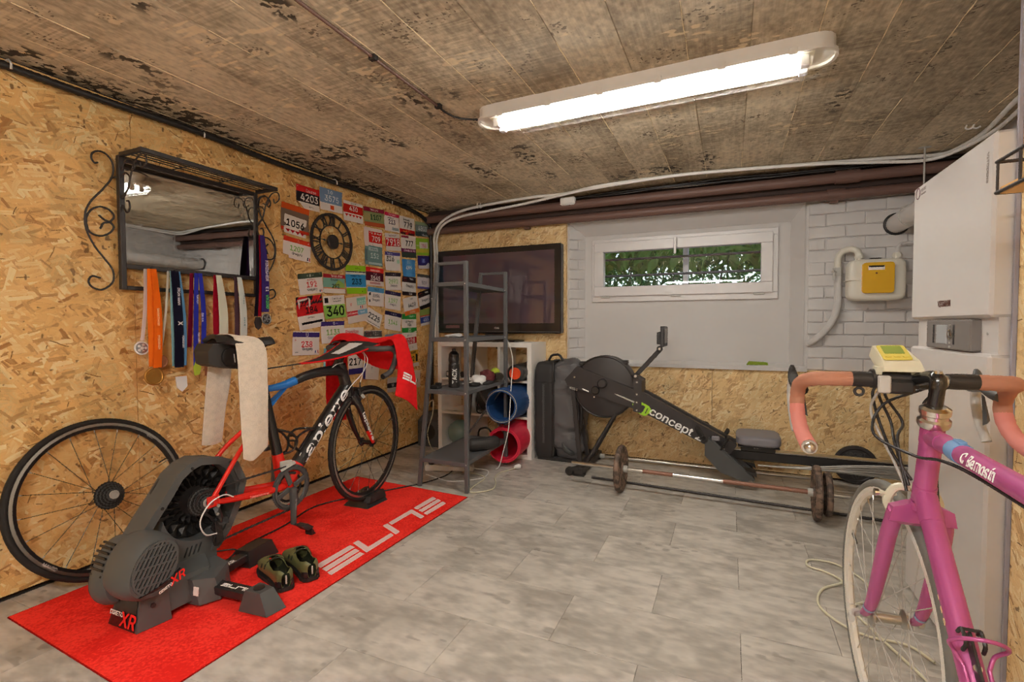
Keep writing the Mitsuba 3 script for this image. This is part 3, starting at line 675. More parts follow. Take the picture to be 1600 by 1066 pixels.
def clock():
    t = thing('wall_clock', 'round black skeleton wall clock with Roman numerals among the race bibs', 'clock')
    c = (0.022, 2.637, 1.633); B = 'bsdf_iron'; M = on_x(c[0], c[1], c[2])
    part(t, 'outer_ring', prism(circle(0, 0, 0.196, 72).difference(circle(0, 0, 0.178, 72)), 0.010, M, -0.005), B, smooth=40)
    part(t, 'inner_ring', prism(circle(0, 0, 0.116, 60).difference(circle(0, 0, 0.110, 60)), 0.008, M, -0.004), B, smooth=40)
    names = ['XII', 'I', 'II', 'III', 'IIII', 'V', 'VI', 'VII', 'VIII', 'IX', 'X', 'XI']
    def glyph(s):
        out = []; x = 0; r0, r1 = 0.112, 0.182; w = 0.007
        for ch in s:
            if ch == 'I': out.append((x, sg.LineString([(x + 0.005, r0), (x + 0.005, r1)]).buffer(w / 2, cap_style=2))); x += 0.014
            elif ch == 'V': out.append((x, sg.LineString([(x, r1), (x + 0.013, r0), (x + 0.026, r1)]).buffer(w / 2, cap_style=2))); x += 0.030
            else: out.append((x, sg.MultiLineString([[(x, r1), (x + 0.026, r0)], [(x, r0), (x + 0.026, r1)]]).buffer(w / 2, cap_style=2))); x += 0.030
        import shapely
        return affinity.translate(shapely.union_all([g for _, g in out]), -(x - 0.004) / 2, 0)
    for k, s in enumerate(names):
        part(t, 'numeral', prism(affinity.rotate(glyph(s), -30 * k, origin=(0, 0)), 0.006, M, -0.003), B)
    part(t, 'hub', disc((c[0] + 0.006, c[1], c[2]), (1, 0, 0), 0.050, 0.022, 32, 0.004), B, smooth=40)
    def hand(a, L, w):
        p = sg.Polygon([(-w, -0.02), (w, -0.02), (w, L * 0.55), (w * 2.2, L * 0.62), (w, L * 0.70), (0, L), (-w, L * 0.70), (-w * 2.2, L * 0.62), (-w, L * 0.55)])
        return prism(affinity.rotate(p, -a, origin=(0, 0)), 0.002, on_x(c[0] + 0.019, c[1], c[2]))
    part(t, 'hour_hand', hand(93, 0.105, 0.003), B); part(t, 'minute_hand', hand(271, 0.150, 0.003), B)
    part(t, 'mount', cat_mesh(box(0.0, 0.018, c[1] - 0.02, c[1] + 0.02, c[2] - 0.02, c[2] + 0.02), ), B)
clock()

# race bibs: paper sheets pinned to the wall; bands (v0, v1, colour[, u0, u1]), texts (string, u, v, height, colour), cut polygons
BIB = 'race bibs pinned on the OSB wall'
_bn = [0]
def bib(y, z, w, h, ang, base, bands, texts, label, shape=None, nm=None):
    R = random.Random(1000 + _bn[0]); lift = 0.004 + 0.0011 * (_bn[0] % 3); _bn[0] += 1
    t = thing('race_bib', label, 'race bib', BIB)
    a = math.radians(ang); cb = R.uniform(0.002, 0.006); cc = [R.uniform(0.0, 0.007) for _ in range(4)]
    def warp(m):
        m = m.copy(); v = m.vertices; u_, v_ = v[:, 0] / w + 0.5, v[:, 1] / h + 0.5
        b = lift + cb * np.sin(np.clip(u_, 0, 1) * math.pi) * 0.6
        for k, (cu, cv) in enumerate(((0, 0), (1, 0), (1, 1), (0, 1))):
            b = b + cc[k] * np.clip(1 - 2.2 * np.hypot(u_ - cu, v_ - cv), 0, 1) ** 1.5
        V = v.copy(); V[:, 2] += b; m.vertices = V
        return tf(m, frame((0.0005, y, z), (0, math.cos(a), math.sin(a)), (0, -math.sin(a), math.cos(a))))
    def gridrect(u0, u1, v0, v1, zz, th):
        n = max(2, int((u1 - u0) * 9) + 1); k = max(2, int((v1 - v0) * 9) + 1)
        return grid(lambda p, q: ((u0 + (u1 - u0) * p - 0.5) * w, (v0 + (v1 - v0) * q - 0.5) * h, zz), n, k, th)
    if shape is None: sheet = gridrect(0, 1, 0, 1, 0.0004, 0.0004)
    else:
        import shapely
        P = sg.Polygon([((u - 0.5) * w, (v - 0.5) * h) for u, v in shape])
        sheet = prism(P, 0.0005, None); sheet = sheet.subdivide().subdivide()
    part(t, 'sheet', warp(sheet), ink(*base))
    for b in bands:
        v0, v1, col = b[:3]; u0, u1 = b[3:5] if len(b) >= 5 else (0, 1)
        if isinstance(u0, list):
            m = prism(sg.Polygon([((u - 0.5) * w, (v - 0.5) * h) for u, v in u0]), 0.0002, None, 0.0007)
        else: m = gridrect(u0, u1, v0, v1, 0.0009, 0.0002)
        part(t, 'print', warp(m), ink(*col))
    for s, u, v, hh, col in texts:
        m = text(s, hh * h, np.eye(4), 0.0002); ww = m.bounds[1][0] - m.bounds[0][0]
        if ww > 0.94 * w: m.vertices *= [0.94 * w / ww, 1, 1]
        m.apply_translation([(u - 0.5) * w, (v - 0.5) * h, 0.0012])
        part(t, 'number' if s.replace('-', '').isdigit() else 'lettering', warp(m), ink(*col))
W, K, RD = (238, 230, 224), (28, 26, 30), (196, 40, 40)
GN, PB, GR = (140, 184, 96), (66, 52, 118), (92, 88, 88)
def teeth(v, d, n, col):
    p = [(0.06, v)]
    for i in range(n): p += [(0.06 + 0.88 * (i + 0.5) / n, v - d), (0.06 + 0.88 * (i + 1) / n, v)]
    return (0, 0, col, p, 0)
bib(2.444, 1.890, .195, .146, 0.9, W, [(.72, 1, (204, 46, 46)), (.28, .72, (44, 40, 44))], [('Course', .62, .82, .13, (236, 190, 190)), ('4203', .55, .5, .30, (238, 230, 226)), ('A * I', .62, .12, .08, GR)], 'race bib 4203 with red top and black centre, topmost of the left column', [(0, .38), (.32, 0), (1, 0), (1, 1), (0, 1)])
bib(2.649, 1.922, .207, .149, 1.8, W, [(.34, 1, (122, 150, 186)), (.08, .27, (222, 92, 50), .44, .60)], [('3575', .52, .57, .26, (222, 228, 236)), ('1 O', .45, .86, .14, (236, 240, 244))], 'race bib 3575 in pale blue over white, above the clock')
bib(2.867, 1.887, .204, .142, 1.6, W, [(.42, .84, (194, 44, 36)), teeth(.36, .14, 5, (194, 44, 36))], [('430', .5, .66, .24, (240, 226, 220)), ('L I V E S', .5, .92, .07, (70, 60, 70))], 'race bib 430 with a wide red band and red pennants, right of the clock')
bib(2.337, 1.735, .220, .170, -2.5, (120, 104, 92), [(.78, 1, (214, 92, 44)), (.0, .12, (196, 60, 40))], [], 'orange-topped race bib half hidden behind bib 1056')
bib(2.334, 1.689, .174, .117, -4.9, W, [teeth(.24, .18, 4, (170, 34, 44))], [('1056', .5, .60, .36, K)], 'race bib 1056 in black digits on white with red pennants')
bib(2.346, 1.544, .220, .133, -4.3, W, [(.78, 1, (210, 66, 44)), (.05, .22, (30, 30, 80), .87, .91), (.05, .22, RD, .94, .98)], [('1207', .48, .50, .24, (128, 176, 86)), ('Gregory', .5, .24, .12, (70, 62, 66)), ('/\\', .52, .88, .12, (230, 170, 150))], 'race bib 1207 with green digits under a red band, left of the clock', [(0, .14), (.2, .14), (.2, 0), (1, 0), (1, 1), (0, 1)])
bib(2.457, 1.335, .208, .137, 9.1, W, [(.76, 1, (62, 74, 62)), (.05, .16, (30, 30, 80), .82, .86), (.05, .16, RD, .9, .94)], [('192', .52, .46, .26, (200, 50, 48)), ('Gregory', .52, .20, .12, GR), ('M O N O N E', .52, .68, .06, RD), ('o  @  ~', .5, .88, .1, (200, 206, 200))], 'race bib 192 in red digits under a dark green band')
bib(2.666, 1.348, .207, .131, 1.7, (124, 172, 160), [(.80, 1, (164, 46, 56)), (0, .24, (232, 222, 212)), (.24, .30, (224, 140, 100)), (0, 0, (150, 180, 90), [(.4, .3), (.7, .72), (.98, .5), (.98, .3)], 0)], [('TRAIL RUN', .6, .9, .11, (240, 214, 214)), ('292', .55, .38, .22, (34, 40, 36)), ('Gregory', .5, .70, .10, (44, 66, 62))], 'race bib 292 on a teal and green landscape below the clock')
bib(2.886, 1.395, .215, .208, 3.5, (210, 214, 210), [(.80, 1, (154, 204, 44)), (.76, .79, K), (.24, .68, (62, 146, 200)), (0, .21, (150, 200, 40))], [('233', .52, .43, .20, (22, 30, 44)), ('SUMMER  TRAIL', .5, .63, .05, (24, 60, 96)), ('^ * n', .6, .89, .08, (40, 60, 30)), ('*', .78, .08, .06, (40, 60, 30))], 'race bib 233 in blue between two lime bands')
bib(2.450, 1.145, .225, .214, 8.8, W, [(.42, 1, (202, 42, 46)), (.72, 1, (40, 34, 38)), (0, 0, (222, 212, 206), [(.05, .92), (.5, .95), (.62, .8), (.48, .66), (.3, .70), (.1, .62)], 0), (.15, .22, K, .12, .92)], [('184', .55, .57, .19, (44, 24, 28)), ('Gregory', .5, .34, .05, GR)], 'race bib 184 in black on red with a torn black and white top')
bib(2.667, 1.187, .206, .158, 5.9, W, [(0, .60, (150, 196, 98)), (.70, .92, K, .06, .22)], [('340', .52, .32, .42, (22, 26, 24)), ('Tour du lac', .62, .87, .08, GR), ('en courant', .62, .75, .07, GR)], 'race bib 340 in tall black digits on light green')
bib(2.895, 1.175, .220, .189, 8.5, (230, 218, 208), [(.66, .94, (140, 200, 184), .52, .96), (.28, .47, (206, 62, 72), 0, .5), (.28, .47, (132, 178, 206), .5, 1), (.51, .62, (40, 40, 110), .66, .70), (.51, .62, RD, .75, .79)], [('1012', .74, .76, .14, (224, 240, 232)), ('performance', .25, .375, .07, (240, 210, 210)), ('o', .22, .72, .12, (206, 90, 90)), ('sport', .74, .375, .08, (226, 236, 242))], 'race bib 1012 with a teal box and a red and blue band')
bib(3.084, 1.112, .185, .115, -20.7, W, [(.10, .13, K, .05, .95)], [('2225', .5, .55, .36, K)], 'race bib 2225 pinned at a steep tilt')
bib(2.647, 1.010, .221, .150, 2.1, W, [(.80, 1, PB)], [('1133', .5, .50, .25, (122, 168, 76)), ('Gregory', .48, .24, .12, (130, 116, 130)), ('@  ~', .6, .9, .1, (220, 214, 230))], 'race bib 1133 in green digits under a purple band, behind the handlebar')
bib(2.407, 0.940, .223, .155, -1.8, W, [(.76, .96, PB), (.08, .19, (40, 40, 110), .83, .87), (.08, .19, RD, .93, .97)], [('238', .52, .46, .24, (204, 42, 52)), ('Gregory', .54, .25, .11, (60, 50, 62)), ('U', .52, .86, .16, (230, 222, 232)), ('o', .10, .64, .08, RD), ('RUN', .14, .12, .05, GR)], 'race bib 238 in red digits under a purple band, lowest at the left')
bib(2.612, 0.832, .110, .132, -1.8, (214, 222, 222), [(.74, 1, (112, 176, 190)), (.06, .22, (122, 190, 196))], [('. . .', .5, .5, .06, GR)], 'pale teal race bib half hidden behind the stem of the road bike')
bib(2.858, 0.985, .205, .110, 1.5, W, [(.0, .30, (206, 52, 62)), (.28, .40, K, .55, .98)], [('Prestige', .4, .70, .24, (206, 92, 100))], 'race bib with a pink script title behind the red towel')
bib(3.070, 0.958, .211, .118, -0.2, W, [(.56, .96, (86, 84, 82)), (.60, .92, (206, 122, 112), .12, .38), (.66, .9, (210, 206, 200), .5, .78)], [('X#%', .3, .76, .26, (44, 42, 44))], 'race bib with a dark graffiti print above the red towel')
bib(3.101, 1.895, .240, .142, 4.7, (140, 150, 104), [(.78, 1, (140, 40, 60)), (0, .22, (196, 98, 60)), (.30, .7, (172, 160, 110), .0, .3)], [('1107', .58, .50, .28, (26, 70, 48)), ('TRAIL DES', .5, .89, .10, (226, 190, 196))], 'race bib 1107 with a green landscape and a maroon top')
bib(3.319, 1.897, .192, .148, 2.4, W, [(.82, 1, (206, 42, 80)), (.08, .24, (150, 160, 166), .5, .95)], [('213', .5, .52, .24, (62, 34, 66)), ('THE ROAD', .5, .91, .10, (244, 190, 206)), ('BOUSBACH', .4, .72, .07, GR)], 'race bib 213 under a crimson strip')
bib(3.528, 1.905, .215, .149, 2.5, W, [(.0, .30, (186, 36, 40)), (.0, .12, (70, 34, 34)), (.12, .27, (214, 128, 70), .2, .7)], [('779', .55, .55, .33, K), ('Brevets', .45, .84, .13, GR)], 'race bib 779 in black on white with a red foot')
bib(3.759, 1.916, .221, .126, 5.1, (120, 134, 132), [(.0, .32, (62, 72, 74)), (.80, 1, (150, 170, 130)), (.05, .2, (206, 212, 214), .4, .9)], [('4803', .5, .55, .32, (224, 230, 230))], 'race bib 4803 with white digits on a grey-green photo, top right corner', [(0, 0), (.95, 0), (1, .5), (.8, 1), (0, 1)])
bib(3.086, 1.737, .211, .143, 2.2, (232, 214, 208), [(.22, .82, (206, 48, 44), .25, 1), (.68, .78, (236, 200, 190), .3, .95)], [('709', .66, .44, .28, (240, 222, 216)), ('* . .', .5, .09, .08, GR)], 'race bib 709 in white digits on a red block')
bib(3.330, 1.738, .191, .140, 6.1, (230, 220, 212), [(.26, .74, (198, 36, 44))], [('7918', .5, .5, .38, (242, 224, 222)), ('RACE CITY', .5, .87, .10, (150, 110, 120))], 'race bib 7918 in white digits on a red band')
bib(3.548, 1.733, .211, .188, 4.4, W, [(.24, .40, (110, 36, 82)), (0, .24, (62, 72, 66)), (.88, .98, (140, 50, 70), .02, .5)], [('777', .55, .64, .24, K), ('Corrida de Thil', .55, .32, .09, (236, 206, 224))], 'race bib 777 with a purple and dark green foot')
bib(3.760, 1.762, .210, .148, 6.0, (152, 196, 60), [(.40, .78, (226, 222, 206), .26, .92), (.14, .36, (196, 190, 70))], [('703', .58, .56, .20, (206, 92, 140)), ('RUN', .12, .55, .10, (230, 230, 180))], 'lime green race bib with a white box and pink digits')
bib(3.089, 1.597, .205, .150, 1.0, (112, 142, 142), [(.74, .92, (176, 196, 196), .2, .75), (.05, .15, (186, 202, 202), .2, .95), (.2, .8, (92, 116, 120), .02, .14)], [('152', .55, .5, .26, (206, 222, 220)), ('Enduro', .5, .84, .1, (84, 108, 112))], 'race bib 152 on a grey teal photo')
bib(3.326, 1.582, .200, .153, 3.5, W, [(.80, .98, (84, 74, 140)), (.40, .6, (176, 212, 190), .78, .96)], [('326', .34, .62, .26, K), ('. . . .', .5, .2, .06, GR), ('Aviron', .3, .89, .1, (206, 200, 226))], 'race bib 326 in black digits under a violet strip')
bib(3.547, 1.548, .198, .149, 3.0, (72, 142, 206), [(.02, .98, (92, 160, 216), .28, .72)], [('499', .5, .52, .22, (238, 240, 242)), ('[ ]', .5, .86, .16, (226, 232, 240))], 'race bib 499 on a sky blue jersey print', [(.08, 0), (.95, 0), (.98, .8), (1, 1), (0, 1), (.02, .8)])
bib(3.776, 1.624, .190, .114, 6.1, (52, 44, 108), [(.0, .26, (222, 216, 222)), (.45, .8, (84, 96, 170), .3, .6), (0, 0, (222, 216, 222), [(.6, .2), (.85, .5), (1, .3), (1, .2)], 0)], [('8', .45, .62, .24, (160, 170, 220))], 'dark violet race bib with a white mountain foot')
bib(3.101, 1.435, .208, .140, -0.1, (228, 216, 210), [(.74, 1, (214, 52, 44)), (.26, .74, (84, 32, 46)), (.08, .2, (190, 140, 140), .2, .8)], [('3545', .52, .42, .24, (240, 228, 226)), ('Ascension', .5, .85, .12, (246, 206, 200)), ('* #', .5, .64, .12, (206, 180, 184))], 'race bib 3545 in white digits on dark maroon')
bib(3.329, 1.418, .204, .144, 3.5, W, [(.78, 1, (46, 40, 48))], [('2692', .5, .50, .25, (150, 190, 120)), ('Gregory', .52, .24, .12, (110, 100, 108)), ('-  o  (', .5, .89, .12, (206, 202, 208))], 'race bib 2692 in green digits under a black band')
bib(3.546, 1.392, .200, .160, 0.0, (230, 226, 222), [(.70, 1, (42, 34, 38)), (0, .20, (40, 32, 34)), (.76, .94, (140, 52, 50), .1, .34)], [('Gregory', .55, .5, .13, (60, 54, 60)), ('TRIAL', .66, .9, .09, (236, 230, 230)), ('14', .6, .10, .13, (240, 236, 234))], 'race bib 14 white between two black bands')
bib(3.772, 1.449, .196, .129, 0.9, (226, 218, 222), [(.80, 1, (86, 84, 82)), (.0, .14, (92, 84, 150))], [('507', .52, .42, .24, (110, 104, 116)), ('. . .', .4, .68, .08, GR)], 'race bib 507 in grey digits with a violet wavy foot')
bib(3.110, 1.279, .194, .145, -2.1, W, [(.74, 1, (92, 154, 200)), (.55, .70, K, .08, .18), (.2, .32, K, .08, .16)], [('5234', .5, .56, .16, (76, 72, 76)), ('Gregory', .5, .32, .12, (96, 88, 92)), ('TRI.A', .5, .87, .12, (40, 84, 130))], 'race bib 5234 under a sky blue header')
bib(3.320, 1.259, .206, .147, -3.5, W, [(.80, 1, (48, 40, 74))], [('1197', .5, .50, .24, (150, 194, 118)), ('Gregory', .5, .26, .11, (140, 130, 138)), ('=  o  -', .5, .9, .11, (206, 202, 220))], 'race bib 1197 in green digits under a navy band')
bib(3.321, 1.090, .215, .149, -7.2, W, [(.78, 1, (42, 36, 66))], [('1141', .5, .44, .24, (142, 186, 106)), ('~  o  =', .5, .89, .12, (214, 210, 226)), ('. . .', .3, .24, .06, GR)], 'race bib 1141 in green digits under a navy band, tilted down')
bib(3.574, 1.228, .214, .150, 11.1, W, [(.0, .24, (228, 122, 54))], [('4429', .56, .52, .22, K), ('CLUB', .55, .88, .08, GR), ('Ekiden', .55, .12, .13, (250, 210, 176))], 'race bib 4429 in black digits with an orange foot')
bib(3.787, 1.291, .198, .160, 15.1, (226, 218, 216), [(.68, 1, (36, 30, 32)), (0, .22, (36, 32, 34)), (.74, .92, (150, 60, 60), .12, .34)], [('Gregory', .5, .46, .13, (84, 78, 84)), ('TRIAL', .7, .86, .09, (230, 226, 226))], 'tilted race bib white between two black bands, at the corner')
bib(3.547, 1.073, .211, .160, 0.7, W, [(.72, 1, (54, 148, 66)), (0, .26, (54, 148, 66))], [('Gregory', .5, .58, .13, (56, 64, 56)), ('FRA', .5, .40, .13, (56, 64, 56)), ('25', .5, .13, .17, (236, 240, 232)), ('RELAIS', .68, .88, .1, (206, 232, 206))], 'race bib 25 white between two green bands')
bib(3.797, 1.131, .173, .145, 7.9, (226, 220, 216), [(.62, 1, (142, 160, 84)), (.55, .62, (196, 60, 60)), (.16, .52, (52, 66, 140))], [('455', .5, .34, .24, (196, 202, 226))], 'race bib 455 with a blue block below a green photo, at the corner')
bib(3.323, 0.922, .215, .129, 2.8, (132, 146, 168), [(.0, .5, (206, 200, 198))], [('Merlin', .5, .8, .16, (84, 96, 120))], 'grey blue race bib mostly hidden by the red towel')
bib(3.549, 0.915, .211, .165, 4.8, W, [(.36, .70, (190, 36, 44))], [('3028', .52, .53, .26, (238, 224, 222)), ('e r . i', .5, .84, .1, GR), ('l - o', .6, .18, .10, (120, 116, 120))], 'race bib 3028 in white digits on a dark red band')
bib(3.588, 0.763, .175, .145, 4.2, (214, 164, 62), [(0, .22, (224, 214, 206)), (.30, .74, (40, 34, 30), .76, .94)], [('102', .36, .5, .28, (24, 20, 22)), ('CLASSIC', .5, .87, .12, (34, 28, 26)), ('. . . .', .5, .1, .06, GR)], 'yellow race bib 102 with black digits')
bib(3.626, 0.581, .151, .150, -1.9, (222, 206, 194), [], [('2-1', .55, .42, .17, (140, 124, 122))], 'cream race bib 2-1, lowest at the right')
bib(2.875, 0.766, .158, .142, 0.1, W, [(0, .30, (54, 46, 108))], [('217', .45, .66, .36, K)], 'race bib 217 in black digits behind the brake cables')
bib(3.044, 0.697, .184, .119, -8.0, W, [(.0, 1, (70, 58, 122), 0, .14)], [('. . .', .55, .35, .10, GR), ('7', .5, .72, .16, GR)], 'white race bib with a purple edge under the dropped handlebar')
bib(3.305, 0.567, .135, .120, -0.9, (206, 200, 196), [(.3, .62, (44, 42, 46))], [('M', .5, .46, .2, (206, 206, 206))], 'small grey race bib with a dark band behind the front wheel')
# ------------------------------------------------------------------ bicycle helpers
def wrap_text(s, h, a, b, r, n, mtl, parent, width=None, slant=0.0, name='lettering', depth=0.0006, flip=False):
    """Lettering along the tube a -> b (radius r), centred on the side that faces n."""
    a = np.array(a, float); b = np.array(b, float); t = (b - a) / np.linalg.norm(b - a)
    n = np.array(n, float); n = n - t * (n @ t); n /= np.linalg.norm(n); q = np.cross(n, t)
    m = text(s, h, np.eye(4), depth, True, width, slant)
    m = m.subdivide_to_size(0.012)if False else m
    v = m.vertices; th = v[:, 1] / r; R = r + 0.0006 + v[:, 2]
    c = (a + b) / 2
    m.vertices = c + v[:, :1] * t + (R * np.cos(th))[:, None] * n + (R * np.sin(th))[:, None] * q
    return part(parent, name, m, mtl)

def lathe_loop(profile, sections=64, M=None):
    p = list(profile) + [profile[0]]
    a = np.arange(sections) * 2 * math.pi / sections; n = len(profile); P = np.array(profile, float)
    V = np.stack([P[None, :, 0] * np.cos(a)[:, None], P[None, :, 0] * np.sin(a)[:, None], np.broadcast_to(P[None, :, 1], (sections, n))], -1).reshape(-1, 3)
    i, j = np.meshgrid(np.arange(sections), np.arange(n), indexing='ij'); i2 = (i + 1) % sections; j2 = (j + 1) % n
    q = np.stack([i * n + j, i2 * n + j, i2 * n + j2, i * n + j2], -1).reshape(-1, 4)
    m = trimesh.Trimesh(V, np.vstack([q[:, [0, 1, 2]], q[:, [0, 2, 3]]]), process=False)
    return tf(m, M) if M is not None else m

def gear(r, teeth, t, M, inner=0.0):
    a = np.arange(teeth * 4) * 2 * math.pi / (teeth * 4)
    rr = r + np.tile([0.0, 0.0025, 0.0025, 0.0], teeth)
    p = sg.Polygon(np.c_[rr * np.cos(a), rr * np.sin(a)])
    if inner: p = p.difference(circle(0, 0, inner, 32))
    return prism(p, t, M, -t / 2)

def wheel(parent, M, R=0.334, tr=0.0125, rim=0.028, n=20, tyre='bsdf_rubber', rimm='bsdf_carbon', track='bsdf_alu', hubm='bsdf_black_gloss', spoke='bsdf_carbon', nip='bsdf_silver_paint', cassette=False, hubw=0.05, holder=None):
    ro = R - 2 * tr + 0.004; ri = ro - rim
    part(parent, 'rim', lathe_loop([(ri, -0.005), (ro - 0.012, -0.0105), (ro, -0.0105), (ro, 0.0105), (ro - 0.012, 0.0105), (ri, 0.005)], 72, M), rimm, smooth=40)
    part(parent, 'brake_track', cat_mesh(*[lathe_loop([(ro - 0.0125, s * 0.0104), (ro - 0.0015, s * 0.0104), (ro - 0.0015, s * 0.0110), (ro - 0.0125, s * 0.0110)], 72, M) for s in (-1, 1)]), track, smooth=40)
    part(parent, 'tyre', lathe_loop([(R - tr + tr * math.cos(a), tr * math.sin(a)) for a in np.linspace(0, 2 * math.pi, 14)[:-1]], 80, M), tyre, smooth=True)
    P = lambda x, y, z: (M @ np.array([x, y, z, 1.0]))[:3]
    
    for k in range(n):
        a = 2 * math.pi * k / n; s = 1 if k % 2 else -1; d = (1 if (k // 2) % 2 else -1) * (0.9 if n > 18 else 0.35)
        p0 = P(0.021 * math.cos(a + d), 0.021 * math.sin(a + d), s * hubw / 2); p1 = P(ri * math.cos(a), ri * math.sin(a), s * 0.002)
        part(parent, 'spoke', tube([p0, p1], 0.0012, 5, caps=False), spoke, smooth=True)
        q = P((ri - 0.012) * math.cos(a), (ri - 0.012) * math.sin(a), s * 0.002); part(parent, 'nipple', rod(q, p1, 0.0021, 5), nip)
    part(parent, 'hub', lathe([(0, -hubw / 2 - 0.022), (0.008, -hubw / 2 - 0.022), (0.009, -hubw / 2 - 0.004), (0.025, -hubw / 2 - 0.002), (0.025, -hubw / 2 + 0.003), (0.013, -hubw / 2 + 0.010), (0.012, hubw / 2 - 0.010), (0.025, hubw / 2 - 0.003), (0.025, hubw / 2 + 0.002), (0.009, hubw / 2 + 0.004), (0.008, hubw / 2 + 0.022), (0, hubw / 2 + 0.022)], 20, M), hubm, smooth=35)
    va = 0.35; part(parent, 'valve', rod(P(ri * math.cos(va), ri * math.sin(va), 0), P((ri - 0.04) * math.cos(va), (ri - 0.04) * math.sin(va), 0), 0.003, 6), 'bsdf_black_plastic')
    if cassette: cassette_parts(parent, M, hubw / 2 + 0.002)

def cassette_parts(parent, M, z0, out=1):
    rs = [0.058, 0.053, 0.048, 0.043, 0.0385, 0.034, 0.030, 0.0265]
    for i, r in enumerate(rs):
        G = M @ trimesh.transformations.translation_matrix([0, 0, z0 + out * 0.0042 * (i + 0.5)])
        part(parent, 'sprocket', gear(r - 0.002, int(r * 480), 0.0018, G, 0.018), 'bsdf_dark_grey' if i % 2 else 'bsdf_black_plastic')
    part(parent, 'lock_ring', lathe([(0, -0.002), (0.018, -0.002), (0.018, 0.004), (0.010, 0.004), (0.009, 0.001), (0, 0.001)], 18, M @ trimesh.transformations.translation_matrix([0, 0, z0 + out * 0.038])), 'bsdf_silver_paint')

def elite(scale, parts_only=None):
    """The five letters as flat polygons, reading along +x, height 1 * scale; returns a list of (letter, polygon)."""
    L = []
    E = lambda x0: [sg.Polygon([(x0, v), (x0 + 1.62, v), (x0 + 1.62, v + .26), (x0, v + .26)]) for v in (0, .37, .74)]
    L += [('E', p) for p in E(0)]
    L.append(('L', sg.Polygon([(1.76, 1), (2.06, 1), (2.06, .26), (3.40, .26), (3.40, 0), (1.76, 0)])))
    L.append(('I', sg.box(3.52, 0, 3.82, 1)))
    L.append(('T', sg.Polygon([(3.94, 1), (5.58, 1), (5.58, 0), (5.28, 0), (5.28, .74), (3.94, .74)])))
    L += [('E', p) for p in E(5.72)]
    return [(n, affinity.scale(p, scale, scale, origin=(0, 0))) for n, p in L]

# ------------------------------------------------------------------ training mat
mt = thing('training_mat', 'bright red training mat with pale block letters under the road bike', 'mat')
MC = [(.163, .864), (.180, 2.675), (1.085, 2.62), (1.066, .815)]
put(mt, prism(sg.Polygon(MC), 0.004, on_z(0.0)), 'bsdf_mat_red')
def flat(poly_pts, z0=0.0041, d=0.0005): return prism(sg.Polygon(poly_pts), d, on_z(z0))
for pts in ([(.892, 1.600), (.892, 1.815), (.928, 1.808), (.930, 1.592)], [(.942, 1.586), (.940, 1.795), (.974, 1.788), (.976, 1.578)], [(.986, 1.572), (.984, 1.777), (1.016, 1.772), (1.018, 1.562)],
            [(.890, 1.838), (.890, 1.874), (.984, 1.836), (.984, 2.006), (1.016, 1.990), (1.016, 1.786)], [(.889, 2.062), (.892, 2.097), (1.018, 2.038), (1.018, 2.002)],
            [(.891, 2.106), (.891, 2.316), (1.020, 2.256), (1.018, 2.222), (.926, 2.264), (.924, 2.092)],
            [(.889, 2.538), (.928, 2.520), (.925, 2.324), (.889, 2.338)], [(.938, 2.518), (.974, 2.500), (.972, 2.304), (.938, 2.316)], [(.987, 2.494), (1.024, 2.474), (1.019, 2.280), (.986, 2.294)]):
    part(mt, 'letter', flat(pts), 'bsdf_print_pink', label='pale pink letter stroke')
part(mt, 'hem', cat_mesh(*[tube([(a[0], a[1], .002), (b[0], b[1], .002)], 0.0025, 6) for a, b in zip(MC, MC[1:] + MC[:1])]), ink(150, 26, 22), smooth=True)

# ------------------------------------------------------------------ smart trainer
BX = 0.60                                   # centre plane of the road bike
RA, FA, BB = (1.29, 0.350), (2.287, 0.370), (1.695, 0.290)
tr = thing('bike_trainer', 'dark grey direct-drive bike trainer with a finned flywheel holding the road bike', 'bike trainer')
TG = 'bsdf_trainer_grey'
X0, X1 = 0.515, 0.612
out = sg.Polygon([(1.005, .226), (1.04, .275), (1.092, .350), (1.145, .418), (1.190, .482), (1.235, .514), (1.283, .528), (1.362, .512), (1.440, .474), (1.478, .385), (1.445, .285), (1.400, .200), (1.345, .141), (1.345, .03), (1.10, .03), (1.02, .12)]).buffer(-.012).buffer(.012)
hole = circle(1.285, .352, .150, 48)
slit = sg.Polygon([(1.085, .30), (1.155, .385), (1.118, .25)])
sl = [affinity.rotate(rrect(1.216 + .018 * i, 1.223 + .018 * i, .150, .190, .003), -22, origin=(1.22 + .018 * i, .17)) for i in range(4)]
import shapely
body = out.difference(shapely.union_all([hole, slit] + sl))
part(tr, 'body', prism(body, X1 - X0, on_x(X0)), TG, smooth=30)
part(tr, 'edge_frame', prism(out.buffer(.004).difference(out.buffer(-.026)).difference(sg.box(0, 0, 3, .14)), .016, on_x(X1 - .006)), TG, smooth=30)
part(tr, 'back_plate', prism(circle(1.285, .352, .156, 40), .006, on_x(X0 + .01)), 'bsdf_black_plastic')
M = axis_frame((0.572, 1.285, .352), (1, 0, 0))
fw = part(tr, 'flywheel', disc((0.548, 1.285, .352), (1, 0, 0), .148, .018, 48, .004), 'bsdf_black_plastic', smooth=40)
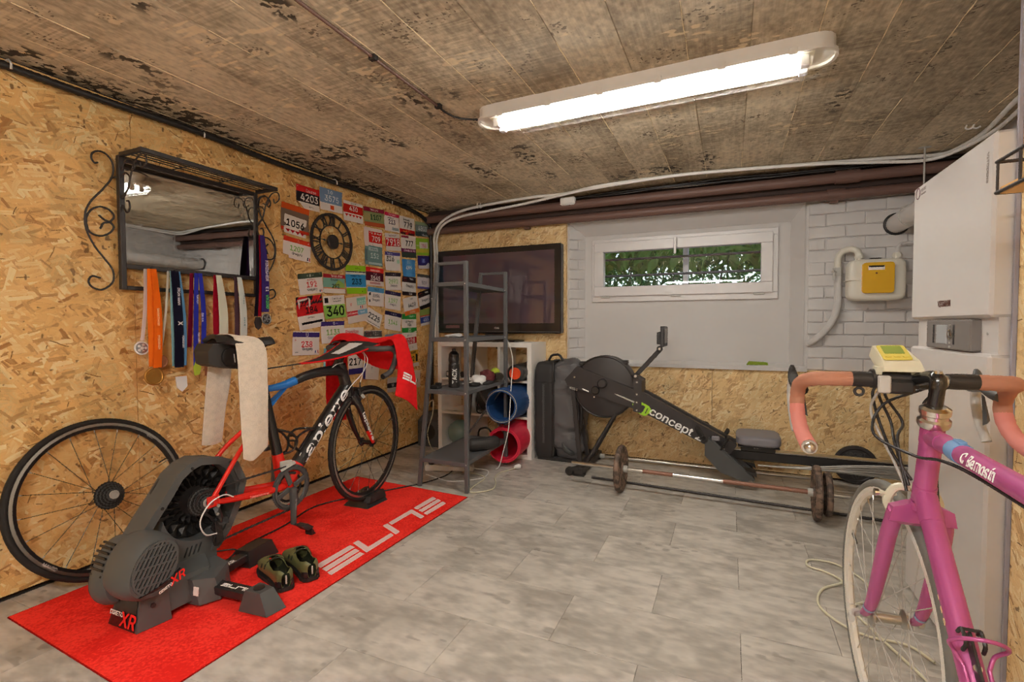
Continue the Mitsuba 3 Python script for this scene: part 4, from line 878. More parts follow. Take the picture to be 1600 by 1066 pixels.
for k in range(20):                         # the petal shaped fins
    for (r0, r1, da, wd, xx) in ((.052, .098, 0, .011, .0), (.088, .142, 9, .014, .004)):
        a = math.radians(18 * k + da)
        pet = sg.Polygon([(r0, 0), ((r0 + r1) / 2, wd), (r1, wd * .4), (r1, -wd * .4), ((r0 + r1) / 2, -wd)])
        pts = [(x, y, z) for x, y in pet.exterior.coords[:-1] for z in (0,)] + [(r0 + (r1 - r0) * .25, 0, .016), (r0 + (r1 - r0) * .8, 0, .02)]
        part(fw, 'fin', rot(tf(hull(pts), np.eye(4)), math.degrees(a), (0, 0, 1)).apply_transform(axis_frame((0.558 + xx, 1.285, .352), (1, 0, 0))), 'bsdf_black_gloss', smooth=20)
for (y, z) in ((1.05, .262), (1.13, .378), (1.245, .498), (1.405, .482), (1.462, .385)):
    part(tr, 'bolt', disc((X1 + .012, y, z), (1, 0, 0), .0055, .004, 12), 'bsdf_black_plastic')
part(tr, 'bolt', disc((X1 + .001, 1.262, .128), (1, 0, 0), .007, .004, 12), 'bsdf_black_plastic')
# motor drum with a slotted grille on the near side
def drum(cx, ry, rz, t, M, e=2.4, n=36):
    V = []; prof = [(0.0, .80), (.12 * t, .94), (.35 * t, 1.0), (.62 * t, 1.0), (.85 * t, .95), (t, .84)]
    a = np.linspace(0, 2 * math.pi, n, endpoint=False)
    for x, s in prof: V += [(s * ry * np.sign(c_) * abs(c_) ** (2 / e), s * rz * np.sign(s_) * abs(s_) ** (2 / e), x) for c_, s_ in zip(np.cos(a), np.sin(a))]
    F = []
    for i in range(len(prof) - 1):
        for j in range(n): F += [[i * n + j, i * n + (j + 1) % n, (i + 1) * n + (j + 1) % n], [i * n + j, (i + 1) * n + (j + 1) % n, (i + 1) * n + j]]
    k = len(V); V += [(0, 0, 0), (0, 0, t)]; L = (len(prof) - 1) * n
    for j in range(n): F += [[k, (j + 1) % n, j], [k + 1, L + j, L + (j + 1) % n]]
    return tf(trimesh.Trimesh(V, F, process=False), M)
tilt = lambda X, y, z, deg: frame((X, y, z), (0, math.cos(math.radians(deg)), math.sin(math.radians(deg))), (0, -math.sin(math.radians(deg)), math.cos(math.radians(deg))))
part(tr, 'motor_housing', drum(0, .088, .112, .150, tilt(.595, 1.030, .222, -24)), TG, smooth=40)
part(tr, 'motor_housing', drum(0, .078, .118, .10, tilt(.490, 1.032, .182, -20)), TG, smooth=40, label='ribbed rear half of the motor housing')
rib = part(tr, 'cooling_fins', cat_mesh(*[box(.50, .575, .9, .96, .08 + .017 * i, .085 + .017 * i) for i in range(12)]).apply_transform(np.eye(4)) if False else
     cat_mesh(*[tf(box(-.003, .003, -.0035, .0035, 0.012, .080), tilt(.49, 1.032 + (-.0745) * math.cos(a), .182 + .113 * math.sin(a), -20)) for a in np.linspace(-1.0, 1.15, 13)]), 'bsdf_black_plastic')
Mg = tilt(.744, 1.030, .226, -24)
ov = affinity.scale(circle(0, 0, 1, 40), .072, .090)
part(tr, 'grille_back', prism(ov, .002, Mg, .0005), 'bsdf_black_plastic')
bars = [affinity.rotate(sg.box(-.075 + .0135 * i, -.10, -.069 + .0135 * i, .10), -6, origin=(0, 0)) for i in range(12)] + [affinity.rotate(sg.box(-.1, -.086 + .031 * i, .1, -.082 + .031 * i), 18, origin=(0, 0)) for i in range(6)]
part(tr, 'grille', prism(shapely.union_all(bars).intersection(ov).union(ov.difference(affinity.scale(ov, .93, .93))), .006, Mg, .0015), TG)
part(tr, 'badge', prism(sg.Polygon([(-.02, -.094), (.072, -.05), (.088, .0), (.07, -.022), (.03, -.062)]), .008, Mg, .003), 'bsdf_black_gloss')
part(tr, 'lettering', text('XR', .030, frame((.757, 1.098, .165), (0, .93, .30), (0, -.30, .93)), .001, slant=.25), ink(226, 48, 44), label='red letters XR')
part(tr, 'lettering', text('DIRETO', .009, frame((.757, 1.056, .144), (0, .93, .30), (0, -.30, .93)), .001, slant=.2), WHITE_P, label='small white lettering')
# base: front foot, spine, leg block, two legs
part(tr, 'front_foot', hull([(.547, .985, .006), (.706, .988, .006), (.722, 1.095, .006), (.547, 1.095, .006), (.570, 1.005, .115), (.700, 1.006, .118), (.714, 1.090, .118), (.570, 1.09, .118)]), TG)
Mf = frame((.628, .9925, .060), (1, .02, 0), (0, .18, .98))
part(tr, 'foot_panel', prism(sg.Polygon([(-.074, -.050), (.070, -.050), (.064, .050), (-.052, .050)]), .001, Mf), 'bsdf_black_gloss')
part(tr, 'lettering', text('XR', .046, frame((.662, .9865, .042), (1, .02, 0), (0, .18, .98)), .001, slant=.15), ink(226, 48, 44), label='red letters XR')
part(tr, 'lettering', text('DIRETO', .014, frame((.594, .9880, .054), (1, .02, 0), (0, .18, .98)), .001), WHITE_P, label='small white lettering')
part(tr, 'bolt', disc((.7195, 1.035, .085), (1, -.12, .05), .008, .005, 12), 'bsdf_black_plastic')
part(tr, 'spine', hull([(.53, 1.06, .02), (.712, 1.06, .03), (.712, 1.20, .028), (.53, 1.33, .02), (.53, 1.06, .17), (.690, 1.08, .13), (.690, 1.26, .12), (.53, 1.33, .16)]), TG)
part(tr, 'leg_block', hull([(.60, 1.16, .012), (.745, 1.18, .012), (.775, 1.245, .012), (.70, 1.34, .012), (.57, 1.34, .012), (.60, 1.15, .10), (.715, 1.175, .105), (.755, 1.235, .095), (.70, 1.33, .105), (.57, 1.34, .115)]), TG)
part(tr, 'badge', prism(sg.box(-.012, -.016, .012, .016), .002, frame((.733, 1.177, .066), (.98, .12, 0), (0, .1, 1))), WHITE_P)
part(tr, 'leg', bar((.73, 1.252, .048), (.93, 1.268, .048), .052, .034, .004), 'bsdf_black_plastic')
part(tr, 'leg', bar((.640, 1.30, .046), (.607, 1.50, .046), .048, .034, .004), 'bsdf_black_plastic')
f1 = part(tr, 'foot', hull([(.900, 1.222, .006), (1.030, 1.234, .006), (1.040, 1.312, .006), (.900, 1.318, .006), (.915, 1.238, .078), (.985, 1.244, .078), (.990, 1.300, .078), (.915, 1.304, .078)]), 'bsdf_dark_grey', smooth=20)
part(tr, 'foot', hull([(.655, 1.462, .006), (.565, 1.448, .006), (.545, 1.60, .006), (.640, 1.625, .006), (.640, 1.470, .074), (.575, 1.460, .074), (.562, 1.585, .074), (.625, 1.600, .074)]), 'bsdf_black_plastic', smooth=20)
part(tr, 'knob', disc((.948, 1.272, .079), (0, 0, 1), .020, .006, 16), 'bsdf_black_plastic')
for n_, p in elite(.020): part(tr, 'letter', prism(p, .0006, frame((.775, 1.242, .0652), (1, .08, 0), (-.08, 1, 0))), WHITE_P)
part(tr, 'lettering', text('XR', .022, frame((.640, 1.385, .0635), (-.16, 1, 0), (-1, -.16, 0)), .0006), WHITE_P)
cassette_parts(tr, axis_frame((.604, RA[0], RA[1]), (1, 0, 0)), 0.0)
part(tr, 'axle', rod((.50, RA[0], RA[1]), (.668, RA[0], RA[1]), .008, 12), 'bsdf_dark_grey', smooth=40)
solid('cord', tube(smooth_path([(.560, 1.36, .08), (.50, 1.46, .010), (.44, 1.62, .009), (.42, 1.85, .009), (.36, 2.12, .009), (.47, 2.36, .009), (.62, 2.60, .009), (.70, 2.76, .006), (.74, 2.95, .006), (.70, 3.15, .006)], 8), .004, 6), 'bsdf_black_plastic', 'thin black cord running from the trainer over the red mat', 'cord', smooth=True)
part(tr, 'cord', tube(smooth_path([(.60, 1.345, .12), (.625, 1.42, .10), (.60, 1.40, .05), (.62, 1.47, .03), (.58, 1.44, .008)], 6), .003, 6), 'bsdf_black_plastic', smooth=True)

# ------------------------------------------------------------------ road bike
bk = thing('road_bike', 'black, red and blue road bike mounted on the dark grey trainer', 'bicycle')
def P3(p, x=0.0): return (BX + x, p[0], p[1])
CB, BR_, BLU = 'bsdf_carbon', 'bsdf_bike_red', 'bsdf_bike_blue'
HT, HB = (2.082, 0.842), (2.140, 0.668)
ST = (1.592, 0.772)
lerp2 = lambda a, b, t: (a[0] + (b[0] - a[0]) * t, a[1] + (b[1] - a[1]) * t)
part(bk, 'head_tube', tube([P3(HT), P3(lerp2(HT, HB, .5)), P3(HB)], [.027, .030, .034], 18), CB, smooth=40)
DT0, DT1 = (1.705, .305), (2.118, .718)
part(bk, 'down_tube', tube([P3(lerp2(DT0, DT1, t)) for t in (.17, .4, .7, 1)], [.034, .034, .033, .032], 18), CB, smooth=40)
part(bk, 'down_tube_end', tube([P3(lerp2(DT0, DT1, t)) for t in (-.03, .1, .17)], [.040, .037, .0345], 18), BR_, smooth=40, label='red lower end of the down tube')
wrap_text('lapierre', .052, P3(lerp2(DT0, DT1, .19)), P3(lerp2(DT0, DT1, .97)), .0345, (1, 0, .15), 'bsdf_white_paint', bk, width=.43, slant=.18)
part(bk, 'seat_tube', tube([P3(lerp2(BB, ST, t)) for t in (.34, .6, 1)], [.024, .022, .020], 16), CB, smooth=40)
part(bk, 'seat_tube_base', tube([P3(lerp2(BB, ST, t)) for t in (0, .2, .345)], [.032, .029, .0245], 16), BR_, smooth=40, label='red base of the seat tube')
tt = smooth_path([P3((2.105, .790)), P3((2.06, .812)), P3((1.95, .816)), P3((1.85, .806)), P3((1.765, .786))], 6)
part(bk, 'top_tube', tube(tt, np.linspace(.030, .021, len(tt)), 16), CB, smooth=40)
part(bk, 'top_tube_rear', cat_mesh(tube(smooth_path([P3((1.77, .787)), P3((1.70, .772)), P3((1.60, .765))], 5), [.0215, .021, .021, .0205, .020, .019, .018, .017, .016, .015, .015], 14),
     hull([P3((1.72, .765), .014), P3((1.72, .765), -.014), P3((1.75, .785), 0), P3((1.60, .688), .016), P3((1.60, .688), -.016), P3((1.60, .660), .014), P3((1.60, .660), -.014), P3((1.68, .735), .014), P3((1.68, .735), -.014)])), BLU, smooth=40, label='blue rear of the top tube')
part(bk, 'seatpost', tube([P3(ST), P3((1.565, .86)), P3((1.548, .945))], [.0155, .0150, .0145], 14), CB, smooth=40)
part(bk, 'seat_clamp', tube([P3(lerp2(ST, (1.565, .86), -.05)), P3(lerp2(ST, (1.565, .86), .2))], .0215, 14), 'bsdf_black_plastic', smooth=40)
for s in (-1, 1):
    part(bk, 'seat_stay', tube(smooth_path([P3((1.595, .675), s * .014), P3((1.52, .60), s * .030), P3((1.42, .515), s * .052), P3((1.303, .375), s * .064)], 5), [.0095] * 16, 12), BR_, smooth=40)
    part(bk, 'chain_stay', tube(smooth_path([P3((1.665, .298), s * .024), P3((1.58, .308), s * .040), P3((1.42, .330), s * .055), P3((1.315, .347), s * .062)], 5), np.linspace(.020, .011, 16), 12), BR_, smooth=40)
    part(bk, 'dropout', cbox((BX + s * .064, 1.298, .356), (.008, .05, .045), .003), BR_)
    F0, F1 = (2.168, .640), FA
    fk = [P3((2.150, .655), s * .020), P3((2.175, .600), s * .046), P3((2.225, .480), s * .050), P3((2.283, .375), s * .050)]
    rr = np.interp(np.arange(16), [0, 5, 10, 15], [.024, .019, .015, .010])
    fp = smooth_path(fk, 5); part(bk, 'fork_blade', tube(fp[:12], rr[:12], 12), CB, smooth=40)
    part(bk, 'fork_tip', tube(fp[11:], rr[11:], 12), BR_ if s > 0 else CB, smooth=40, label='red fork tip' if s > 0 else None)
part(bk, 'fork_crown', hull([P3((2.125, .665), .03), P3((2.125, .665), -.03), P3((2.185, .64), .056), P3((2.185, .64), -.056), P3((2.165, .69), .02), P3((2.165, .69), -.02), P3((2.150, .612), .05), P3((2.150, .612), -.05)]), CB, smooth=25)
wrap_text('lapierre', .016, P3((2.270, .398), .052), P3((2.180, .590), .049), .0155, (1, -.25, 0), 'bsdf_white_paint', bk, width=.17) if False else None
part(bk, 'lettering', text('lapierre', .020, frame((BX + .0675, 2.222, .480), (0, .44, -.90), (0, .90, .44)), .0008, width=.19), 'bsdf_white_paint')
part(bk, 'lettering', text('lapierre', .010, frame((BX + .079, 1.50, .318), (-.06, 1, -.14), (0, .14, 1)), .0008, width=.10), ink(250, 150, 140))
# front wheel, turned a little towards the wall
st = math.radians(5)
Mw = axis_frame(P3(FA), (math.cos(st), math.sin(st), 0))
fwk = numbered(bk + '__front_wheel')
wheel(fwk, Mw, n=20, hubw=.07)
part(bk, 'quick_release', bar(P3((2.289, .37), -.058), P3((2.275, .42), -.066), .006, .012, .002), 'bsdf_silver_paint')
# brake
part(bk, 'brake', cat_mesh(hull([P3((2.19, .655), .034), P3((2.19, .655), -.034), P3((2.205, .705), .024), P3((2.205, .705), -.024), P3((2.185, .70), .028), P3((2.185, .70), -.028)]), bar(P3((2.195, .69), .020), P3((2.22, .640), .036), .012, .018, .003), bar(P3((2.195, .69), -.020), P3((2.22, .640), -.036), .012, .018, .003), rod(P3((2.20, .70), .03), P3((2.20, .735), .03), .004)), 'bsdf_black_plastic', smooth=25)
part(bk, 'brake_arm', bar(P3((2.205, .665), .036), P3((2.212, .645), .050), .006, .018, .002), 'bsdf_silver_paint')
# cockpit
part(bk, 'headset', cat_mesh(tube([P3(HT), P3((2.072, .868))], .0185, 16), tube([P3((2.074, .862)), P3((2.066, .900))], .0195, 16)), 'bsdf_black_plastic', smooth=40)
part(bk, 'stem', cat_mesh(tube([P3((2.068, .888)), P3((2.172, .924))], [.019, .017], 14), tube([P3((2.176, .925), -.024), P3((2.176, .925), .024)], .021, 14)), 'bsdf_black_plastic', smooth=40)
def bars(parent, c, half, reach, drop, mtl, tapem, inner=.07, zflat=0.0):
    y0, z0 = c; res = []
    for s in (-1, 1):
        pts = [(BX + s * inner, y0, z0), (BX + s * (half - .06), y0, z0 + .002), (BX + s * (half - .012), y0 + .02, z0 + .002), (BX + s * half, y0 + reach * .7, z0), (BX + s * half, y0 + reach * 1.12, z0 - .028), (BX + s * half, y0 + reach * .98, z0 - .080), (BX + s * half, y0 + reach * .62, z0 - drop * .86), (BX + s * half, y0 + .0, z0 - drop)]
        p = smooth_path(pts, 7); r = .0150 + .0008 * (np.arange(len(p)) % 3 == 0)
        part(parent, 'bar_tape', tube(p, r, 12), tapem, smooth=50)
        part(parent, 'bar_end', rod(p[-1] + (p[-2] - p[-1]) * .2, p[-1] + (p[-1] - p[-2]) * .35, .0145, 12), 'bsdf_black_gloss', smooth=40)
    part(parent, 'handlebar', rod((BX - inner, y0, z0), (BX + inner, y0, z0), .0135, 14), mtl, smooth=40)
bars(bk, (2.176, .926), .21, .105, .150, 'bsdf_black_plastic', 'bsdf_dark_grey', .075)
for s in (-1, 1):
    part(bk, 'brake_hood', tube(smooth_path([P3((2.265, .928), s * .21), P3((2.31, .940), s * .21), P3((2.345, .962), s * .21)], 4), [.016, .0165, .017, .0165, .016, .016, .015, .013, .008], 10), 'bsdf_rubber', smooth=40)
    part(bk, 'brake_lever', tube(smooth_path([P3((2.340, .945), s * .21), P3((2.352, .90), s * .212), P3((2.335, .85), s * .218), P3((2.31, .82), s * .222)], 5), .006, 8), 'bsdf_black_gloss', smooth=True)
part(bk, 'brake_cable', tube(smooth_path([P3((2.19, .915), .06), P3((2.225, .86), .065), P3((2.20, .79), .05), P3((2.13, .73), .036), P3((2.09, .695), .034)], 6), .0026, 6), 'bsdf_cable_white', smooth=True)
part(bk, 'brake_cable', tube(smooth_path([P3((2.20, .915), .03), P3((2.236, .88), .034), P3((2.225, .80), .034), P3((2.203, .735), .03)], 6), .0026, 6), 'bsdf_cable_white', smooth=True)
part(bk, 'shift_cable', tube(smooth_path([P3((2.08, .855), .02), P3((2.03, .85), .024), P3((2.0, .835), .02)], 5), .0022, 6), 'bsdf_cable_white', smooth=True)
# saddle
def saddle(parent, y0, y1, z, x=BX, m='bsdf_black_plastic'):
    def f(u, v):
        s = u; y = y0 + (y1 - y0) * s; w = .066 * (1 - smoothstep_np(.25, .62, s)) + .019 + .002 * s; w *= min(1, (s + .02) / .1) ** .5 * min(1, (1.02 - s) / .06) ** .5
        a = (v - .5) * 2
        return (x + a * w, y, z + .012 * (1 - s) ** 2 * 1.3 - .022 * a * a - .008 * math.sin(s * math.pi))
    m_ = grid(f, 18, 9, .018); part(parent, 'saddle', m_, m, smooth=50)
def smoothstep_np(a, b, x): t = min(1, max(0, (x - a) / (b - a))); return t * t * (3 - 2 * t)
saddle(bk, 1.355, 1.632, 0.990)
for s in (-1, 1): part(bk, 'saddle_rail', tube(smooth_path([P3((1.40, .975), s * .022), P3((1.47, .952), s * .022), P3((1.56, .950), s * .022), P3((1.61, .972), s * .012)], 4), .0035, 6), 'bsdf_black_plastic')
# drivetrain
part(bk, 'bottom_bracket', rod(P3(BB, -.045), P3(BB, .045), .023, 18), BR_, smooth=40)
XC = .047
cr = part(bk, 'chainring', gear(.104, 50, .004, axis_frame(P3(BB, XC), (1, 0, 0)), .092), 'bsdf_dark_grey')
part(cr, 'ring_face', cat_mesh(lathe_loop([(.080, .0), (.098, .0), (.096, .008), (.084, .008)], 48, axis_frame(P3(BB, XC), (1, 0, 0))), *[bar(P3((BB[0] + .015 * math.cos(a), BB[1] + .015 * math.sin(a)), XC + .003), P3((BB[0] + .088 * math.cos(a), BB[1] + .088 * math.sin(a)), XC + .003), .010, .024, .003, up=(0, -math.sin(a), math.cos(a))) for a in (0.35, 1.95, 3.5, 5.1)]), 'bsdf_dark_grey', smooth=30)
part(cr, 'inner_ring', gear(.070, 34, .003, axis_frame(P3(BB, XC - .012), (1, 0, 0)), .060), 'bsdf_black_plastic')
CE = (1.683, .122)
part(bk, 'crank_arm', tube([P3(BB, XC + .012), P3(lerp2(BB, CE, .5), XC + .020), P3(CE, XC + .026)], [.019, .015, .013], 12), 'bsdf_dark_grey', smooth=40)
part(bk, 'lettering', text('ULTEGRA', .008, frame(P3(lerp2(BB, CE, .45), XC + .0365), (0, CE[0] - BB[0], CE[1] - BB[1]), (0, -CE[1] + BB[1], CE[0] - BB[0])), .0006), ink(150, 150, 150))
part(bk, 'crank_arm', tube([P3(BB, -XC - .012), P3((1.707, .458), -XC - .026)], [.019, .013], 12), 'bsdf_dark_grey', smooth=40)
pd = part(bk, 'pedal', cat_mesh(rod(P3(CE, XC + .026), P3(CE, XC + .095), .006), hull([P3((1.700, .128), XC + .05), P3((1.735, .10), XC + .05), P3((1.70, .095), XC + .05), P3((1.700, .128), XC + .10), P3((1.735, .10), XC + .10), P3((1.70, .095), XC + .10), P3((1.66, .13), XC + .06), P3((1.66, .13), XC + .09)]), hull([P3((1.725, .10), XC + .052), P3((1.75, .062), XC + .055), P3((1.725, .062), XC + .055), P3((1.725, .10), XC + .098), P3((1.75, .062), XC + .095), P3((1.725, .062), XC + .095)])), 'bsdf_black_plastic', smooth=20)
part(bk, 'pedal', cat_mesh(rod(P3((1.707, .458), -XC - .026), P3((1.707, .458), -XC - .09), .006), cbox(P3((1.712, .458), -XC - .075), (.05, .07, .018), .005)), 'bsdf_black_plastic')
def chain(pts):
    p = smooth_path(pts, 12); L = np.r_[0, np.cumsum(np.linalg.norm(np.diff(p, axis=0), axis=1))]; n = int(L[-1] / .0127)
    q = np.array([[np.interp(t, L, p[:, k]) for k in range(3)] for t in np.linspace(0, L[-1], n)])
    return cat_mesh([bar(a, b, .0055 if i % 2 else .0035, .0085 if i % 2 else .007) for i, (a, b) in enumerate(zip(q, q[1:]))])
part(bk, 'chain', cat_mesh(chain([P3((1.25, .350), .030), P3((1.262, .384), .030), P3((1.295, .394), .031)]), chain([P3((1.295, .394), .031), P3((1.50, .395), .038), P3((1.695, .394), XC)]), chain([P3((1.695, .394), XC), P3((1.775, .358), XC), P3((1.80, .29), XC), P3((1.775, .222), XC), P3((1.695, .186), XC)]), chain([P3((1.695, .186), XC), P3((1.50, .180), .042), P3((1.335, .172), .036)]), chain([P3((1.335, .172), .036), P3((1.312, .19), .036), P3((1.330, .235), .035), P3((1.312, .275), .034), P3((1.285, .310), .032)])), 'bsdf_iron')
rd = part(bk, 'rear_derailleur', cat_mesh(hull([P3((1.30, .330), .058), P3((1.32, .330), .072), P3((1.345, .270), .060), P3((1.325, .262), .075), P3((1.30, .30), .075)]), bar(P3((1.330, .265), .045), P3((1.336, .172), .045), .006, .030, .002, up=(0, 1, 0)), hull([P3((1.31, .285), .06), P3((1.36, .272), .06), P3((1.355, .250), .075), P3((1.315, .255), .075)])), 'bsdf_black_plastic', smooth=20)
for p in ((1.325, .238), (1.332, .176)): part(rd, 'jockey_wheel', gear(.017, 11, .006, axis_frame(P3(p, .036), (1, 0, 0))), 'bsdf_black_plastic')
part(rd, 'bolt', cat_mesh(disc(P3((1.309, .337), .078), (1, 0, 0), .007, .006, 12), disc(P3((1.305, .305), .078), (1, 0, 0), .006, .006, 12)), 'bsdf_chrome')
part(bk, 'shift_cable', tube(smooth_path([P3((1.375, .352), .078), P3((1.33, .375), .085), P3((1.265, .362), .092), P3((1.225, .305), .092), P3((1.248, .245), .086), P3((1.300, .228), .078)], 6), .0030, 6), 'bsdf_cable_white', smooth=True)
part(bk, 'front_derailleur', cat_mesh(bar(P3((1.655, .405), .02), P3((1.705, .405), .046), .012, .03, .003), hull([P3((1.635, .395), .040), P3((1.72, .412), .040), P3((1.72, .400), .056), P3((1.635, .380), .056)])), 'bsdf_silver_paint', smooth=20)
for (o, d, n_) in (((1.648, .47), (-.22, .97), (1, .22)), ((1.835, .435), (.70, .71), (-.71, .70))):
    d = np.array(d); n_ = np.array(n_); q = lambda a, b, x: P3((o[0] + d[0] * a + n_[0] * b, o[1] + d[1] * a + n_[1] * b), x)
    if n_[0] > 0: base = .024
    else: base = .036
    c = part(bk, 'bottle_cage', cat_mesh(bar(q(-.03, base, 0), q(.11, base, 0), .016, .008, .002), tube(smooth_path([q(-.03, base, 0), q(-.035, base + .05, .018), q(.0, base + .078, .03), q(.05, base + .06, .037), q(.085, base + .02, .03), q(.10, base, .008)], 6), .0055, 8), tube(smooth_path([q(-.03, base, 0), q(-.035, base + .05, -.018), q(.0, base + .078, -.03), q(.05, base + .06, -.037), q(.085, base + .02, -.03), q(.10, base, -.008)], 6), .0055, 8), tube(smooth_path([q(.0, base + .078, -.03), q(.0, base + .086, 0), q(.0, base + .078, .03)], 6), .005, 8)), 'bsdf_black_gloss', smooth=40)
# riser block under the front wheel
t = thing('wheel_riser', 'dark green-black plastic block under the front wheel of the road bike', 'wheel block')
part(t, 'block', prism(sg.Polygon([(-.105, 0), (.105, 0), (.085, .045), (.045, .062), (.012, .046), (-.012, .046), (-.045, .062), (-.085, .045)]), .15, frame((.555, 2.255, .0045), (-.25, .97, 0), (0, 0, 1)) @ trimesh.transformations.translation_matrix([0, 0, -.075])) if False else
     cat_mesh(hull([(.49, 2.205, .0045), (.66, 2.215, .0045), (.665, 2.39, .0045), (.50, 2.395, .0045), (.515, 2.225, .034), (.640, 2.230, .034), (.645, 2.375, .034), (.52, 2.380, .034)]),
              hull([(.615, 2.225, .03), (.660, 2.235, .03), (.663, 2.380, .03), (.613, 2.385, .03), (.625, 2.25, .060), (.652, 2.255, .062), (.652, 2.37, .075), (.622, 2.37, .070)]),
              hull([(.495, 2.225, .03), (.560, 2.235, .03), (.545, 2.380, .03), (.50, 2.385, .03), (.515, 2.25, .060), (.553, 2.255, .062), (.540, 2.37, .075), (.515, 2.37, .070)])), 'bsdf_black_plastic', smooth=15)
# saddle bag
t = thing('saddle_bag', 'small black saddle bag hanging under the saddle of the road bike', 'saddle bag')
part(t, 'body', hull([(BX + s * w, y, z) for s in (-1, 1) for w, y, z in ((.050, 1.325, .985), (.044, 1.305, .955), (.040, 1.310, .905), (.046, 1.335, .893), (.046, 1.430, .875), (.040, 1.455, .890), (.030, 1.455, .955), (.05, 1.40, .985))]), 'bsdf_bag_black', smooth=25)
part(t, 'pocket', prism(affinity.rotate(affinity.scale(circle(0, 0, 1, 24), .034, .040), 25), .008, on_x(BX + .047, 1.392, .925)), 'bsdf_black_plastic', smooth=40)
part(t, 'zip', bar((BX + .056, 1.408, .94), (BX + .056, 1.412, .905), .004, .003), 'bsdf_silver_paint')
part(t, 'strap', box(BX - .05, BX + .05, 1.39, 1.41, .955, .97, .003), 'bsdf_black_plastic')

def cloth(ctrl, nu, nv, folds, seed, thick=0.004):
    """A sheet through the control points ctrl[s][t], Catmull-Rom in s, with small folds."""
    C = np.array(ctrl, float); rows = [smooth_path(C[:, k], nu) for k in range(C.shape[1])]
    G = np.stack([smooth_path(r, nv) for r in np.stack(rows, 1)])
    m0 = None
    nu_, nv_ = G.shape[:2]
    def f(u, v): return G[min(nu_ - 1, int(round(u * (nu_ - 1))))][min(nv_ - 1, int(round(v * (nv_ - 1))))]
    m = grid(f, nu_, nv_); n = m.vertex_normals
    d = (meshkit.fbm(m.vertices * folds, 3, seed) - .5) * 2
    m.vertices = m.vertices + n * (d[:, None] * 0.009)
    V = m.vertices
    return grid(lambda u, v: V[int(round(u * (nu_ - 1))) * nv_ + int(round(v * (nv_ - 1)))], nu_, nv_, thick)
# beige towel over the saddle
tw = [[(.505, 1.362, .552), (.512, 1.40, .545), (.505, 1.450, .548)], [(.505, 1.385, .78), (.515, 1.43, .77), (.505, 1.490, .78)], [(.51, 1.405, .955), (.515, 1.45, .965), (.515, 1.515, .96)],
      [(.545, 1.408, 1.018), (.545, 1.455, 1.012), (.55, 1.522, 1.006)], [(.645, 1.405, 1.020), (.645, 1.455, 1.014), (.648, 1.522, 1.006)], [(.700, 1.388, .965), (.705, 1.45, .965), (.705, 1.522, .955)],
      [(.712, 1.386, .80), (.722, 1.45, .80), (.715, 1.520, .80)], [(.715, 1.390, .65), (.728, 1.45, .64), (.718, 1.518, .66)], [(.715, 1.398, .505), (.724, 1.44, .492), (.715, 1.515, .535)]]
solid('towel', cloth(tw, 7, 7, 9, 3), 'bsdf_towel_beige', 'beige towel draped over the saddle of the road bike, hanging down on both sides', 'towel', smooth=True)
rt = [[(.365, 2.225, .500), (.355, 2.27, .485), (.36, 2.32, .475), (.37, 2.37, .47)], [(.370, 2.205, .72), (.362, 2.26, .72), (.366, 2.32, .70), (.375, 2.37, .70)], [(.385, 2.205, .930), (.375, 2.26, .970), (.378, 2.33, .975), (.385, 2.385, .93)],
      [(.46, 2.225, .975), (.46, 2.28, 1.010), (.47, 2.345, .985), (.47, 2.385, .86)], [(.60, 2.235, .955), (.60, 2.29, .980), (.61, 2.355, .960), (.61, 2.395, .80)], [(.735, 2.235, .962), (.74, 2.29, .985), (.745, 2.355, .980), (.745, 2.40, .80)],
      [(.825, 2.240, .975), (.832, 2.29, .992), (.835, 2.345, .985), (.835, 2.395, .87)], [(.858, 2.245, .86), (.866, 2.29, .86), (.866, 2.345, .85), (.858, 2.395, .80)], [(.866, 2.228, .745), (.882, 2.28, .74), (.876, 2.345, .72), (.865, 2.412, .68)], [(.868, 2.205, .672), (.888, 2.268, .642), (.880, 2.345, .605), (.866, 2.425, .555)]]
t = thing('towel', 'red towel with white lettering hung over the handlebar of the road bike', 'towel')
rtm = cloth(rt, 6, 6, 8, 5)
part(t, 'cloth', rtm, 'bsdf_towel_red', smooth=True)
def drape(p2, M, mesh, off=0.004, dens=.012):
    """A flat print laid on a cloth mesh along the print plane's normal."""
    m = prism(p2, .0006, None).subdivide_to_size(dens); W_ = tf(m, M); n = M[:3, 2]
    o = W_.vertices + n * .2; loc, ir, it = mesh.ray.intersects_location(o, np.tile(-n, (len(o), 1)), multiple_hits=False)
    V = W_.vertices.copy()
    hit = np.zeros(len(V), bool); hit[ir] = True
    V[ir] = loc + n * .0012
    if (~hit).any():
        d0 = np.median(((loc - W_.vertices[ir]) @ n)) if len(ir) else 0
        V[~hit] += n * d0
    W_.vertices = V; return W_
Mt = frame((.93, 2.262, .760), (0, .93, -.36), (0, .36, .93))
for n_, p in elite(.040):
    q = p.intersection(sg.box(-1, -1, .145, 1))
    if not q.is_empty: part(t, 'letter', drape(q, Mt, rtm), 'bsdf_white_paint')
